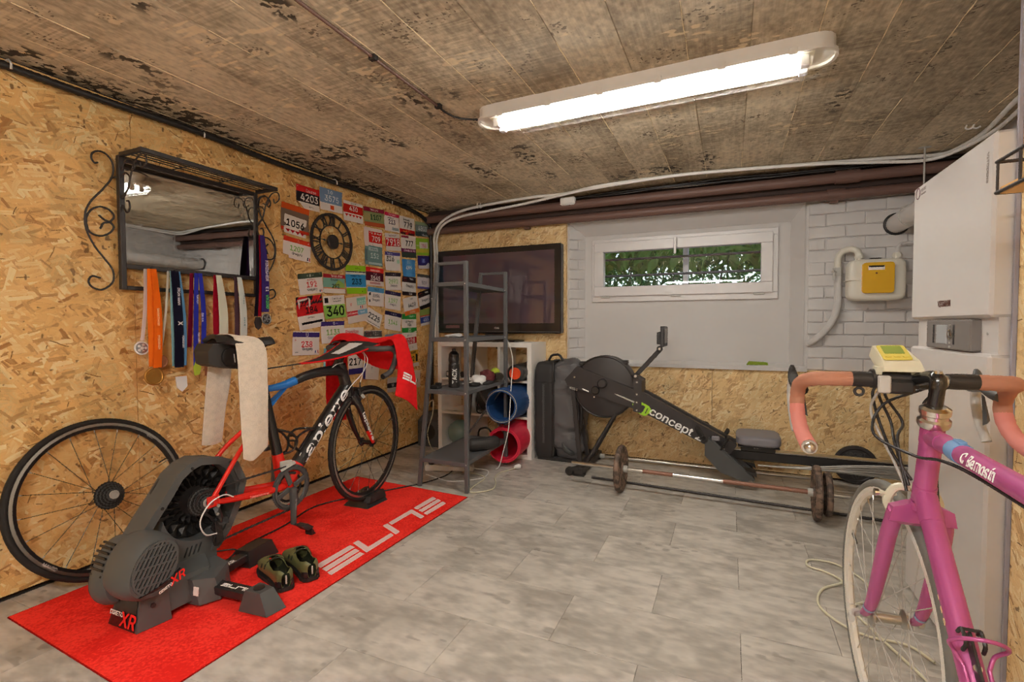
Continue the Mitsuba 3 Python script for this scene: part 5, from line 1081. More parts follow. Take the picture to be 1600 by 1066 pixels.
# sweat guard between saddle and bars
t = thing('sweat_guard', 'black sweat guard with red edges stretched from the saddle to the handlebar', 'sweat guard')
A = np.array(P3((1.80, .868))); Bn = np.array((.745, 2.232, .9505)); Bf = np.array((.47, 2.225, .956))
def sgd(u, v):
    e0 = A + (Bn - A) * v; e1 = A + (Bf - A) * v; p = e0 * (1 - u) + e1 * u
    s = math.sin(v * math.pi); return p + np.array([0, 0, -.020 * s + .012 * math.sin(u * math.pi) * v])
part(t, 'web', grid(sgd, 10, 12, .003), 'bsdf_bag_black', smooth=True)
for u in (0.0, 1.0): part(t, 'edge', tube([sgd(u, v) for v in np.linspace(0, 1, 12)], .0075, 8, flat=.6), 'bsdf_towel_red', smooth=True, label='red edge band')
part(t, 'panel', grid(lambda u, v: np.array(sgd(.32 + .36 * u, .55 + .38 * v)) + [0, 0, .003], 6, 6, .001), 'bsdf_white_paint', smooth=True, label='white panel')
part(t, 'strap', bar(P3((1.545, .856)), A, .026, .003, .001), 'bsdf_bag_black')
part(t, 'strap', tube(smooth_path([Bf, (.45, 2.20, .962), (.44, 2.175, .945)], 4), .012, 8, flat=.4), 'bsdf_bag_black', smooth=True)

# ------------------------------------------------------------------ spare rear wheel leaning on the wall
t = thing('rear_wheel', 'spare black bicycle rear wheel with sprockets leaning on the left OSB wall', 'bicycle wheel')
la = math.radians(13.5)
Mw = axis_frame((.334 * math.sin(la) + .026, 1.205, .334 * math.cos(la) + .004), (math.cos(la), 0, math.sin(la)))
wheel(t, Mw, n=20, rim=.026, hubw=.06, cassette=True, track='bsdf_alu', spoke='bsdf_carbon')
part(t, 'decal', cat_mesh([tf(text(s, .012, frame((.300 * math.cos(a), .300 * math.sin(a), .0112), (-math.sin(a), math.cos(a), 0), (-math.cos(a), -math.sin(a), 0)), .0004), Mw) for s, a in (('MAVIC', 3.9), ('CXP', .8))]), ink(190, 186, 180))

# ------------------------------------------------------------------ cycling shoes
def shoe(M, flip, label):
    t = thing('cycling_shoe', label, 'shoe', 'pair of olive cycling shoes on the red mat')
    Ls = .275
    S = np.array([0, .04, .12, .25, .40, .55, .70, .84, .94, 1.0])
    Wd = np.array([.018, .030, .035, .034, .036, .043, .049, .047, .036, .014])
    Ht = np.array([.060, .078, .074, .062, .066, .074, .064, .050, .038, .020])
    Gp = np.array([.15, .62, .80, .86, .80, .30, .02, .0, .0, .0])
    off = np.array([0, 0, 0, .002, .004, .006, .006, .004, 0, -.004]) * (1 if flip else -1)
    def f(k, shr=0.0):
        def g(u, v):
            w = np.interp(u, S, Wd) - shr; h = np.interp(u, S, Ht) - (.3 * shr); gp = np.interp(u, S, Gp); ph = (v - .5) * 2 * (math.pi - gp)
            cx, cz = math.sin(ph), -math.cos(ph)
            e = .75
            x = w * np.sign(cx) * abs(cx) ** e; z = .014 + h / 2 + (h / 2 - shr) * np.sign(cz) * abs(cz) ** e
            return (x + np.interp(u, S, off), u * Ls, z)
        return g
    part(t, 'upper', tf(grid(f(0), 26, 21, .0015), M), 'bsdf_olive', smooth=50)
    part(t, 'lining', tf(grid(lambda u, v: f(0, .0035)(.03 + u * .66, v), 18, 21), M), 'bsdf_olive_dark', smooth=True)
    sole = sg.Polygon([(np.interp(s, S, off) - np.interp(s, S, Wd), s * Ls) for s in S] + [(np.interp(s, S, off) + np.interp(s, S, Wd), s * Ls) for s in S[::-1]]).buffer(.004)
    part(t, 'sole', tf(prism(sole, .014, None, 0.004), M), 'bsdf_rubber', smooth=40)
    part(t, 'heel_cap', tf(grid(lambda u, v: np.array(f(0, -.0012)(-.0 + u * .10, .12 + v * .76)) * [1.02, 1, .62] + [0, -.002, 0], 6, 14, .001), M), 'bsdf_black_plastic', smooth=50)
    part(t, 'heel_stripe', tf(box(-.003, .003, -.0035, -.001, .032, .066, .001), M), 'bsdf_silver_paint')
    for s, wv in ((.50, .0), (.62, .01)):
        part(t, 'strap', tf(tube([(np.interp(s, S, off) + np.interp(s, S, Wd) * 1.03 * math.sin(a), s * Ls + wv * math.sin(a), .014 + np.interp(s, S, Ht) * (.5 + .53 * math.cos(a))) for a in np.linspace(-1.5, 1.5, 9)], .006, 6, flat=.35), M), 'bsdf_olive_dark', smooth=True)
    part(t, 'cleat', tf(box(-.02, .02, .16, .21, 0.0, .005, .001), M), 'bsdf_black_plastic')
    return t
dA, dB = np.array([-.90, .44, 0]), np.array([-.92, .40, 0])
for (hx, hy), d_, fl, lb in (((.950, 1.392), dA, 0, 'olive green cycling shoe nearer to the trainer foot'), ((.984, 1.492), dB, 1, 'olive green cycling shoe nearer to the pale mat letters')):
    d_ = d_ / np.linalg.norm(d_)
    shoe(frame((hx, hy, .0045), (d_[1], -d_[0], 0), d_), fl, lb)
# ------------------------------------------------------------------ television and what stands in the corner
t = thing('television', 'large flat black television on the back wall above the white cube shelf', 'television')
TX0, TX1, TZ0, TZ1, TY = 0.14, 1.298, 0.985, 1.716, 3.80
part(t, 'case', box(TX0, TX1, TY, TY + .075, TZ0, TZ1, .006), 'bsdf_black_gloss')
part(t, 'screen', box(TX0 + .055, TX1 - .055, TY - .0012, TY + .004, TZ0 + .085, TZ1 - .048), 'bsdf_screen', label='dark reflecting screen')
part(t, 'trim_strip', box(TX0 + .01, TX1 - .01, TY - .004, TY + .002, TZ0 + .012, TZ0 + .018), 'bsdf_dark_grey')
part(t, 'logo', cat_mesh(text('LG', .013, on_my(TY - .0012, .735, TZ0 + .045), .0006), prism(circle(0, 0, .009, 16).difference(circle(0, 0, .006, 16)), .0006, on_my(TY - .0012, .712, TZ0 + .045))), 'bsdf_white_paint')
part(t, 'sticker', box(TX0 + .08, TX0 + .22, TY - .0012, TY, TZ0 + .045, TZ0 + .070), ink(120, 90, 90))
part(t, 'stand', cat_mesh(box(.62, .80, 3.78, 3.86, .935, .985, .003), box(.46, .95, 3.66, 3.87, .9165, .932, .004)), 'bsdf_black_gloss')
part(t, 'wall_mount', box(.55, .88, 3.873, 3.90, 1.2, 1.5), 'bsdf_black_plastic')

CX0, CX1, CY0, CY1, CZ1 = .29, 1.14, 3.55, 3.885, .9155
t = thing('cube_shelf', 'white cube shelf with nine open compartments below the television', 'shelf')
part(t, 'side', box(CX0, CX0 + .036, CY0, CY1, .0, CZ1, .001), 'bsdf_white_board'); part(t, 'side', box(CX1 - .036, CX1, CY0, CY1, .0, CZ1, .001), 'bsdf_white_board')
part(t, 'top', box(CX0 + .036, CX1 - .036, CY0, CY1, CZ1 - .036, CZ1, .001), 'bsdf_white_board'); part(t, 'bottom', box(CX0 + .036, CX1 - .036, CY0, CY1, 0.0, .036, .001), 'bsdf_white_board')
xs_, zs_ = (.583, .857), (.322, .608)
for x in xs_: part(t, 'divider', box(x - .009, x + .009, CY0 + .003, CY1, .036, CZ1 - .036, .001), 'bsdf_white_board')
cols = [(CX0 + .036, xs_[0] - .009), (xs_[0] + .009, xs_[1] - .009), (xs_[1] + .009, CX1 - .036)]
for z in zs_:
    for a, b in cols: part(t, 'shelf_board', box(a, b, CY0 + .003, CY1, z - .009, z + .009, .001), 'bsdf_white_board')
def spiral(r, th, turns, n=56):
    a = np.linspace(0, turns * 2 * math.pi, n); rr = r - (th * 1.25) * a / (2 * math.pi)
    return sg.LineString(np.c_[rr * np.cos(a + .6), rr * np.sin(a + .6)]).buffer(th / 2, cap_style=2)
t = solid('exercise_mat', prism(spiral(.128, .011, 1.9), .60, axis_frame((1.025, 3.24, .462), (-.10, 1, -.02))), 'bsdf_blue_foam', 'rolled blue exercise mat sticking out of the middle right compartment', 'exercise mat', 'rolled exercise mats in the cube shelf', smooth=40)
part(t, 'inner_face', prism(spiral(.1205, .003, 1.85), .598, axis_frame((1.0252, 3.239, .462), (-.10, 1, -.02))), 'bsdf_grey_foam', smooth=40, label='pale grey inner face')
t = solid('exercise_mat', prism(spiral(.132, .010, 1.7), .55, axis_frame((1.025, 3.28, .165), (-.10, 1, .02))), 'bsdf_pink_foam', 'rolled raspberry pink exercise mat in the lowest right compartment', 'exercise mat', 'rolled exercise mats in the cube shelf', smooth=40)
t = thing('foam_roller', 'black foam roller with orange core in the top right compartment', 'foam roller')
Mr = axis_frame((1.05, 3.44, .686), (-.06, 1, 0))
part(t, 'sleeve', lathe_loop([(.042, 0), (.066, .004), (.068, .014), (.066, .022), (.068, .03), (.068, .36), (.064, .37), (.042, .37)], 28, Mr), 'bsdf_black_plastic', smooth=30)
part(t, 'core', lathe_loop([(.028, -.004), (.046, -.006), (.047, .02), (.045, .36), (.028, .36)], 28, Mr), 'bsdf_orange_plastic', smooth=30)
part(t, 'plug', disc((1.05, 3.45, .686), (-.06, 1, 0), .029, .012, 24, .003), 'bsdf_orange_plastic', smooth=30)
solid('medicine_ball', ball((.44, 3.66, .036 + .104), .104, 4), 'bsdf_ball_green', 'grey-green medicine ball in the lowest left compartment', 'ball', smooth=True)
t = thing('helmet', 'black sports helmet in the middle compartment of the cube shelf', 'helmet')
hm = ball((.72, 3.70, .45), .125, 3, (1, 1, .95)); hm = hm.slice_plane((0, 0, .335), (0, 0, 1), cap=True)
hm.apply_translation((0, 0, -.0035)); part(t, 'shell', hm, 'bsdf_bag_black', smooth=40)
part(t, 'strap', tube(smooth_path([(.64, 3.60, .40), (.66, 3.555, .35), (.70, 3.55, .34), (.76, 3.57, .36)], 5), .006, 6, flat=.4), 'bsdf_black_plastic')
solid('cord', tube(smooth_path([(.64, 3.70, .050), (.63, 3.64, .12), (.66, 3.60, .19), (.73, 3.60, .21), (.76, 3.62, .15), (.70, 3.62, .08), (.66, 3.60, .047), (.78, 3.65, .047)], 7), .008, 8), 'bsdf_black_plastic', 'thick black cord coiled in the lowest middle compartment', 'cord', smooth=True)
solid('wood_block', box(.76, .835, 3.66, 3.86, .0365, .17, .004), 'bsdf_wood', 'pale wooden block in the lowest middle compartment', 'wood block')
t = thing('action_camera', 'small dark action camera on the upper left board of the cube shelf', 'camera')
part(t, 'body', box(.35, .42, 3.58, 3.64, .6175, .668, .006), 'bsdf_black_plastic'); part(t, 'lens', disc((.402, 3.577, .648), (0, 1, 0), .014, .01, 16), 'bsdf_black_gloss', smooth=30); part(t, 'display', box(.358, .384, 3.5785, 3.581, .63, .66), 'bsdf_silver_paint')
solid('flat_case', box(.475, .56, 3.60, 3.80, .6175, .665, .008), 'bsdf_bag_black', 'flat black case lying on the upper left board of the cube shelf', 'case')
solid('cable', tube(smooth_path([(.72, 3.78, .88), (.79, 3.72, .82), (.815, 3.66, .74), (.79, 3.62, .66), (.74, 3.60, .625), (.68, 3.60, .624)], 7), .0045, 6), 'bsdf_black_plastic', 'black cable hanging in the top middle compartment', 'cable', smooth=True)
solid('key_ring', cat_mesh(tube(smooth_path([(.36, 3.58, .336), (.44, 3.57, .335), (.52, 3.60, .336), (.55, 3.68, .336)], 5), .004, 6), ring((.44, 3.58, .336), (0, 0, 1), .018, .003, 16, 6)), 'bsdf_silver_paint', 'thin metal rod with a ring on the lower left board', 'rod', smooth=True)

# ladder rack
t = thing('ladder_rack', 'narrow dark grey metal rack with four shelves in front of the cube shelf', 'rack')
SGm = 'bsdf_shelf_grey'; RH = 1.455
rackR = lambda y, z: (1.045 - .058 * (y - 2.69), z); ysf, ysb = 2.69, 3.365
lx = lambda y, z: .690 + (.150 * z / RH) - .058 * (y - 2.69) ; rx = lambda y: 1.045 - .058 * (y - 2.69)
for y in (ysf, ysb):
    part(t, 'post', bar((rx(y), y, 0), (rx(y), y, RH), .026, .026, .003), SGm)
    part(t, 'post', bar((lx(y, 0), y, 0), (lx(y, RH), y, RH), .026, .026, .003), SGm)
    part(t, 'top_bar', bar((lx(y, RH), y, RH - .010), (rx(y), y, RH - .010), .016, .020, .002), SGm)
SH = (.190, .640, .975, 1.325)
for k, z in enumerate(SH):
    P = lambda y, right, dz: (rx(y) - .004 if right else lx(y, z) + .004, y, z + dz)
    q = part(t, 'shelf', hull([P(y, r_, dz) for y in (ysf - .012, ysb + .012) for r_ in (0, 1) for dz in (-.004, 0)]), SGm)
    for y in (ysf - .012, ysb + .012): part(q, 'lip', bar(P(y, 0, -.010), P(y, 1, -.010), .005, .026, .001), SGm)
    for r_ in (0, 1): part(q, 'lip', bar(P(ysf - .012, r_, -.010), P(ysb + .012, r_, -.010), .005, .026, .001), SGm)
    for y in (ysf, ysb): part(t, 'screw', disc((rx(y), y - .0145, z - .01), (0, 1, 0), .004, .003, 8), 'bsdf_silver_paint')
for y in (ysb,): part(t, 'brace', bar((lx(y, .2), y + .016, .2), (rx(y), y + .016, .62), .003, .016), SGm); part(t, 'brace', bar((rx(y), y + .020, .2), (lx(y, .62), y + .020, .62), .003, .016), SGm)
bt = thing('water_bottle', 'black drinking bottle with white lettering on the third shelf of the rack', 'bottle')
bp = (.855, 2.86, SH[1])
part(bt, 'body', lathe([(0, .001), (.034, .001), (.037, .006), (.037, .150), (.034, .158), (.032, .166), (.036, .174), (.036, .196), (.033, .203), (0, .203)], 28, on_z(bp[2], bp[0], bp[1])), 'bsdf_black_plastic', smooth=35)
part(bt, 'cap', lathe([(0, .203), (.033, .203), (.034, .222), (.022, .240), (.013, .243), (.013, .256), (.010, .260), (0, .260)], 24, on_z(bp[2], bp[0], bp[1])), 'bsdf_black_gloss', smooth=35)
wrap_text('TACX', .030, (bp[0], bp[1], bp[2] + .02), (bp[0], bp[1], bp[2] + .135), .0372, (.75, -1, 0), 'bsdf_white_paint', bt, width=.098)
solid('phone_holder', cat_mesh(box(.745, .815, 2.72, 2.78, SH[1] + .0005, SH[1] + .022, .006), box(.76, .80, 2.77, 2.80, SH[1] + .0005, SH[1] + .035, .005)), 'bsdf_black_plastic', 'small black clamp on the left edge of the third shelf', 'clamp')
def scribble(c, r, n, z, rad, seed, hgt=.02):
    R = random.Random(seed); p = []
    for i in range(n):
        a = i * 2.1 + R.uniform(-.5, .5); q = r * R.uniform(.5, 1); p.append((c[0] + q * math.cos(a) * .7, c[1] + q * math.sin(a) * 1.3, z + rad + R.uniform(0, hgt)))
    return tube(smooth_path(p, 6), rad, 6)
solid('earphones', scribble((.915, 2.95), .055, 12, SH[1], .0032, 3, .06), 'bsdf_cable_white', 'tangled white earphone cord behind the black bottle', 'earphones', smooth=True)
def crumple(c, r, sq, seed, f=9): 
    m = trimesh.creation.icosphere(subdivisions=3, radius=1.0); n = m.vertices.copy()
    m.vertices = n * (1 + .75 * (meshkit.fbm(n * 1.6 + seed, 3, seed) - .5)[:, None]) * np.array(sq) * r
    m.vertices[:, 2] = np.maximum(m.vertices[:, 2], -sq[2] * r * .55); m.apply_translation(np.array(c) - [0, 0, m.bounds[0][2]]); return m
solid('cloth', crumple((.93, 3.07, SH[1] + .0005), .055, (.9, 1.2, .8), 4), 'bsdf_white_paint', 'crumpled white cloth on the third shelf', 'cloth', smooth=True)
solid('cap', crumple((.93, 3.20, SH[1] + .0005), .062, (.9, 1.1, .95), 9), 'bsdf_maroon', 'crumpled maroon cap on the third shelf', 'cap', smooth=True)
solid('tennis_ball', ball((.955, 3.29, SH[1] + .066), .034, 3), 'bsdf_tennis', 'yellow-green tennis ball on top of the black gear', 'ball', smooth=True)
t = thing('head_torch', 'black head torch with a strap on the rear of the third shelf', 'head torch')
part(t, 'lamp', cat_mesh(rod((.985, 3.26, SH[1] + .045), (1.02, 3.22, SH[1] + .045), .026, 18), rod((1.015, 3.225, SH[1] + .045), (1.03, 3.208, SH[1] + .045), .029, 18)), 'bsdf_black_gloss', smooth=40)
part(t, 'strap', tube(smooth_path([(.98, 3.27, SH[1] + .04), (.94, 3.30, SH[1] + .030), (.90, 3.26, SH[1] + .010), (.93, 3.20, SH[1] + .010), (1.0, 3.14, SH[1] + .010), (1.01, 3.20, SH[1] + .03)], 6), .010, 6, flat=.3), 'bsdf_black_plastic', smooth=True)
solid('glove', crumple((.945, 2.98, SH[1] + .0005), .034, (1.1, 1.6, .45), 12), 'bsdf_bag_black', 'small black glove at the front of the third shelf', 'glove', smooth=True)
solid('glove', crumple((.985, 3.10, SH[1] + .0005), .036, (1.0, 1.6, .45), 15), 'bsdf_bag_black', 'small black glove beside the crumpled white cloth', 'glove', smooth=True)
solid('charging_cable', scribble((.86, 2.86), .085, 12, SH[2], .0042, 8, .018), 'bsdf_cable_white', 'coiled white charging cable on the second shelf of the rack', 'cable', smooth=True)
t = thing('pouch', 'black oblong zip pouch on the lowest shelf of the rack', 'pouch')
part(t, 'body', tube(smooth_path([(.91, 2.945, SH[0] + .045), (.95, 2.97, SH[0] + .045), (1.0, 3.03, SH[0] + .045), (1.035, 3.09, SH[0] + .045), (1.04, 3.12, SH[0] + .045)], 5), np.array([.02, .036, .042, .044, .045, .045, .045, .045, .045, .045, .045, .045, .045, .045, .045, .045, .045, .044, .042, .036, .02]), 14), 'bsdf_bag_black', smooth=40)
part(t, 'badge', disc((1.030, 3.035, SH[0] + .038), (.9, -.6, 0), .006, .004, 10), 'bsdf_white_paint')
t = thing('power_strip', 'white power strip with cables on the floor under the rack', 'power strip')
part(t, 'body', bar((.53, 3.00, .022), (.86, 3.12, .022), .055, .042, .006), 'bsdf_cable_white')
for i in range(5):
    f_ = .12 + .19 * i; p = np.array([.53 + .33 * f_, 3.0 + .12 * f_, .043]); part(t, 'socket', cat_mesh(disc(p + [0, 0, .001], (0, 0, 1), .019, .003, 16)), 'bsdf_silver_paint')
for i, f_ in enumerate((.12, .5)):
    p = np.array([.53 + .33 * f_, 3.0 + .12 * f_, .045]); part(t, 'plug', cbox(p + [0, 0, .018], (.034, .034, .036), .005), 'bsdf_cable_white' if i else 'bsdf_black_plastic')
part(t, 'lead', tube(smooth_path([(.86, 3.12, .02), (.96, 3.15, .006), (1.0, 2.98, .006), (.85, 2.84, .006), (.72, 2.86, .006), (.60, 2.90, .006)], 8), .004, 6), 'bsdf_cable_white', smooth=True)
solid('cord', tube(smooth_path([(.80, 3.06, .007), (.95, 3.04, .006), (1.02, 2.98, .006), (1.03, 2.80, .006), (1.06, 2.70, .006), (1.13, 2.74, .006), (1.165, 2.82, .006), (1.13, 2.93, .006), (1.075, 3.03, .006), (1.06, 3.14, .006), (1.09, 3.22, .006), (1.125, 3.27, .012)], 8), .0042, 6), 'bsdf_cord_cream', 'cream extension cord curling on the floor beside the rack', 'cord', smooth=True)
t = thing('plug', 'white mains plug lying on the floor at the end of the cream cord', 'plug')
part(t, 'body', tube([(1.118, 3.262, .020), (1.13, 3.28, .020), (1.14, 3.295, .020), (1.145, 3.302, .020)], [.008, .016, .019, .019], 12), 'bsdf_cable_white', smooth=40)
for s in (-1, 1): part(t, 'pin', rod((1.145 + .007 * s, 3.302 - .004 * s, .020), (1.158 + .007 * s, 3.318 - .004 * s, .020), .0025, 6), 'bsdf_chrome')
solid('phone_cable', tube(smooth_path([(.985, 3.378, .985), (1.03, 3.385, .90), (1.055, 3.385, .78), (1.08, 3.30, .62), (1.105, 3.22, .46), (1.10, 3.20, .30), (1.055, 3.21, .14), (1.02, 3.22, .03), (1.0, 3.20, .006)], 8), .0038, 6), 'bsdf_cable_white', 'white cable hanging down at the right rear post of the rack', 'cable', smooth=True)
solid('cord', tube(smooth_path([(.20, 3.70, .004), (.14, 3.62, .20), (.16, 3.58, .34), (.25, 3.53, .42), (.24, 3.54, .30), (.15, 3.60, .12), (.22, 3.55, .006), (.40, 3.40, .006), (.52, 3.10, .012)], 8), .005, 6), 'bsdf_cord_cream', 'cream cord looping up in the corner behind the rack', 'cord', smooth=True)
t = thing('speaker', 'small dark round-edged speaker in the corner behind the rack', 'speaker')
part(t, 'body', hull([(x, y, z) for x in (.05, .26) for y in (3.60, 3.84) for z in (.0, .22)] + [(.09, 3.64, .29), (.22, 3.64, .29), (.09, 3.8, .29), (.22, 3.8, .29)]), 'bsdf_dark_grey', smooth=20)
part(t, 'grille', disc((.155, 3.598, .13), (0, 1, 0), .07, .004, 24), 'bsdf_black_plastic')

# ------------------------------------------------------------------ travel bag
t = thing('travel_bag', 'big upright travel bag, black front and grey top side, beside the cube shelf', 'bag')
def rounded(x0, x1, y0, y1, z0, z1, e=5.0, nu=28, nv=18, amp=0.0, seed=1, f=7):
    m = trimesh.creation.icosphere(subdivisions=5); v = m.vertices; n = np.sign(v) * np.abs(v) ** (2 / e)
    n /= (np.abs(n) ** e).sum(1, keepdims=True) ** (1 / e)
    c = np.array([(x0 + x1) / 2, (y0 + y1) / 2, (z0 + z1) / 2]); h = np.array([x1 - x0, y1 - y0, z1 - z0]) / 2
    V = c + n * h
    if amp: V = V + v * (amp * (meshkit.fbm(V * f * [1, 1, 1.6], 3, seed) - .5))[:, None]
    V[:, 2] = np.maximum(V[:, 2], z0); m.vertices = V; return m
lean = lambda m: m
part(t, 'shell', rounded(1.150, 1.318, 3.565, 3.845, .012, .770, 7, amp=.008, seed=3), 'bsdf_bag_black', smooth=True)
part(t, 'body', rounded(1.270, 1.535, 3.565, 3.845, .012, .795, 3.6, amp=.085, seed=5, f=8), 'bsdf_bag_grey', smooth=True, label='grey soft side')
part(t, 'piping', tube(smooth_path([(1.312, 3.567, .05), (1.314, 3.563, .25), (1.314, 3.563, .55), (1.312, 3.57, .73), (1.30, 3.62, .775), (1.30, 3.76, .775)], 6), .008, 8), 'bsdf_black_plastic', smooth=True)
part(t, 'zip_strip', cat_mesh(bar((1.235, 3.5645, .14), (1.235, 3.562, .60), .016, .003, .001, up=(0, 1, 0)), cbox((1.235, 3.560, .28), (.02, .008, .024), .003), cbox((1.235, 3.559, .47), (.02, .008, .024), .003)), 'bsdf_dark_grey')
part(t, 'panel_seam', bar((1.17, 3.5655, .615), (1.305, 3.5645, .615), .004, .004, .001), 'bsdf_black_plastic')
part(t, 'handle', tube(smooth_path([(1.24, 3.66, .765), (1.27, 3.66, .815), (1.33, 3.66, .822), (1.36, 3.66, .775)], 5), .009, 8, flat=1.6, up=(0, 1, 0)), 'bsdf_black_plastic', smooth=True)
part(t, 'handle', tube(smooth_path([(1.47, 3.60, .58), (1.520, 3.585, .50), (1.530, 3.58, .36), (1.51, 3.585, .22), (1.47, 3.60, .15)], 6), .010, 8, flat=1.5, up=(1, 0, 0)), 'bsdf_black_plastic', smooth=True, label='black carrying strap')
part(t, 'strap', tube(smooth_path([(1.38, 3.575, .16), (1.41, 3.555, .12), (1.46, 3.57, .085), (1.495, 3.62, .10)], 6), .010, 6, flat=2.0, up=(0, 0, 1)), 'bsdf_dark_grey', smooth=True)
for x in (1.19, 1.28): part(t, 'wheel', disc((x, 3.80, .020), (1, 0, 0), .020, .022, 16), 'bsdf_black_plastic')
part(t, 'foot', box(1.17, 1.48, 3.60, 3.80, 0.0, .03, .006), 'bsdf_bag_black')

# ------------------------------------------------------------------ rowing machine
t = thing('rowing_machine', 'black rowing machine with a round flywheel housing standing along the back wall', 'rowing machine')
RB, RY = 'bsdf_iron', 3.57
yf, yb_ = 3.485, 3.655
beam = [(1.525, .755), (1.43, .650), (1.455, .608), (1.98, .455), (2.545, .195), (2.60, .275), (2.02, .575)]
for a, b in ((yf, yf + .045), (yb_ - .045, yb_)): part(t, 'frame_beam', prism(poly(beam).buffer(-.008).buffer(.008), b - a, on_my(b)), RB, smooth=20)
fwc = (1.715, .607)
k = part(t, 'flywheel_housing', lathe([(0, -.075), (.07, -.073), (.20, -.060), (.226, -.045), (.226, .045), (.20, .060), (.07, .073), (0, .075)], 56, axis_frame((fwc[0], RY, fwc[1]), (0, 1, 0))), 'bsdf_dark_grey' if False else RB, smooth=35)
part(k, 'rim', ring((fwc[0], RY - .052, fwc[1]), (0, 1, 0), .220, .006, 64, 6), 'bsdf_black_gloss', smooth=True)
part(k, 'hub', disc((fwc[0], RY - .092, fwc[1] + .03), (0, 1, 0), .034, .05, 24, .008), RB, smooth=35)
for a in (.9, 2.35): part(k, 'clip', cbox((fwc[0] + .232 * math.cos(a), RY - .01, fwc[1] + .232 * math.sin(a)), (.045, .06, .025), .004), 'bsdf_black_plastic')
part(t, 'cap', disc((1.665, yf - .008, .585), (0, 1, 0), .030, .022, 24, .005), 'bsdf_black_gloss', smooth=35)
for x, z in ((1.507, .672), (1.655, .535), (1.957, .655), (1.957, .57), (1.957, .515), (1.957, .46), (2.52, .24)): part(t, 'bolt', disc((x, yf - .003, z), (0, 1, 0), .006, .006, 10), 'bsdf_chrome')
part(t, 'post', hull([(1.932, y, z) for y in (yf - .002, yb_ + .002) for z in (.45, .70)] + [(1.99, y, z) for y in (yf - .002, yb_ + .002) for z in (.44, .665)]), RB)
part(t, 'monitor_arm', cat_mesh(bar((1.95, yf + .03, .705), (2.105, RY - .02, .885), .022, .030, .003), bar((1.95, yf + .05, .705), (2.10, RY, .87), .016, .010, .002)), RB)
for p in ((1.95, yf - .004, .700), (2.105, RY - .05, .890)): part(t, 'pivot', disc(p, (0, 1, 0), .020, .03, 18, .003), 'bsdf_black_gloss', smooth=35)
part(t, 'pivot_bolt', disc((1.95, yf - .022, .700), (0, 1, 0), .010, .006, 12), 'bsdf_chrome'); part(t, 'pivot_bolt', disc((2.105, RY - .068, .890), (0, 1, 0), .008, .006, 12), 'bsdf_chrome')
mo = part(t, 'monitor', cat_mesh(box(2.113, 2.140, RY - .10, RY + .10, .905, 1.045, .004), box(2.085, 2.115, RY - .06, RY + .06, .920, 1.005, .004)), 'bsdf_black_plastic')
part(mo, 'display', box(2.1395, 2.142, RY - .085, RY + .085, .93, 1.03), 'bsdf_panel_grey')
for s in (-1, 1):
    y = RY + s * .265
    part(t, 'front_leg', bar((1.485, RY + s * .06, .62), (1.555, RY + s * .10, .055), .030, .022, .003), RB)
    part(t, 'caster', cat_mesh(disc((1.525, y, .030), (0, 1, 0), .030, .024, 22, .004)), 'bsdf_rubber', smooth=35)
    part(t, 'caster_fork', hull([(1.525, y + d_, .03) for d_ in (-.018, .018)] + [(1.60, y + d_, .045) for d_ in (-.02, .02)] + [(1.58, y + d_, .070) for d_ in (-.018, .018)] + [(1.51, y + d_, .045) for d_ in (-.018, .018)]), 'bsdf_black_plastic')
    part(t, 'strut', bar((1.80, RY + s * .05, .42), (1.60, RY + s * .10, .06), .024, .018, .003), RB)
part(t, 'cross_foot', box(1.555, 1.625, RY - .275, RY + .275, .012, .062, .006), RB)
for s in (-1, 1): part(t, 'rubber_foot', box(1.55, 1.63, RY + s * .24 - .03, RY + s * .24 + .03, 0, .014, .003), 'bsdf_rubber')
part(t, 'monorail', box(2.53, 3.80, RY - .030, RY + .030, .172, .232, .004), 'bsdf_black_plastic')
part(t, 'rail_top', box(2.54, 3.795, RY - .034, RY + .034, .232, .240, .001), 'bsdf_alu')
part(t, 'rear_leg', cat_mesh(bar((3.74, RY, .18), (3.765, RY, .03), .035, .03, .003), box(3.73, 3.80, RY - .2, RY + .2, 0, .035, .005)), RB)
se = part(t, 'seat', rounded(2.590, 2.850, RY - .155, RY + .155, .282, .352, 5, amp=.0), 'bsdf_seat_grey', smooth=True, label='grey moulded seat')
part(se, 'carriage', cat_mesh(box(2.62, 2.82, RY - .06, RY + .06, .236, .283, .004), box(2.60, 2.84, RY - .13, RY + .13, .276, .284, .002)), 'bsdf_black_plastic')
for x in (2.70, 2.72): part(se, 'screw', disc((x, RY - .062, .262), (0, 1, 0), .004, .004, 8), 'bsdf_chrome')
for s in (-1, 1):
    y = RY + s * .115
    fp = [(2.405, .285), (2.455, .312), (2.690, .098), (2.655, .055), (2.50, .105), (2.405, .205)]
    q = part(t, 'foot_support', prism(poly(fp), .012, on_my(y + s * .03 + (.012 if s > 0 else 0))), 'bsdf_dark_grey')
    part(t, 'foot_plate', hull([(2.43, y + d_, .318) for d_ in (-.05, .05)] + [(2.70, y + d_, .085) for d_ in (-.05, .05)] + [(2.42, y + d_, .300) for d_ in (-.05, .05)] + [(2.69, y + d_, .070) for d_ in (-.05, .05)]), 'bsdf_dark_grey')
    part(t, 'heel_cup', hull([(2.64, y + d_, .135) for d_ in (-.045, .045)] + [(2.715, y + d_, .095) for d_ in (-.045, .045)] + [(2.705, y + d_, .125) for d_ in (-.045, .045)]), 'bsdf_black_plastic')
    part(t, 'foot_strap', tube(smooth_path([(2.50, y - .052, .25), (2.535, y - .035, .315), (2.545, y, .335), (2.535, y + .035, .315), (2.50, y + .052, .25)], 5), .014, 6, flat=.25, up=(.7, 0, .7)), 'bsdf_black_plastic', smooth=True)
    part(t, 'buckle', cbox((2.47, y - .02, .318), (.05, .03, .03), .006), 'bsdf_seat_grey')
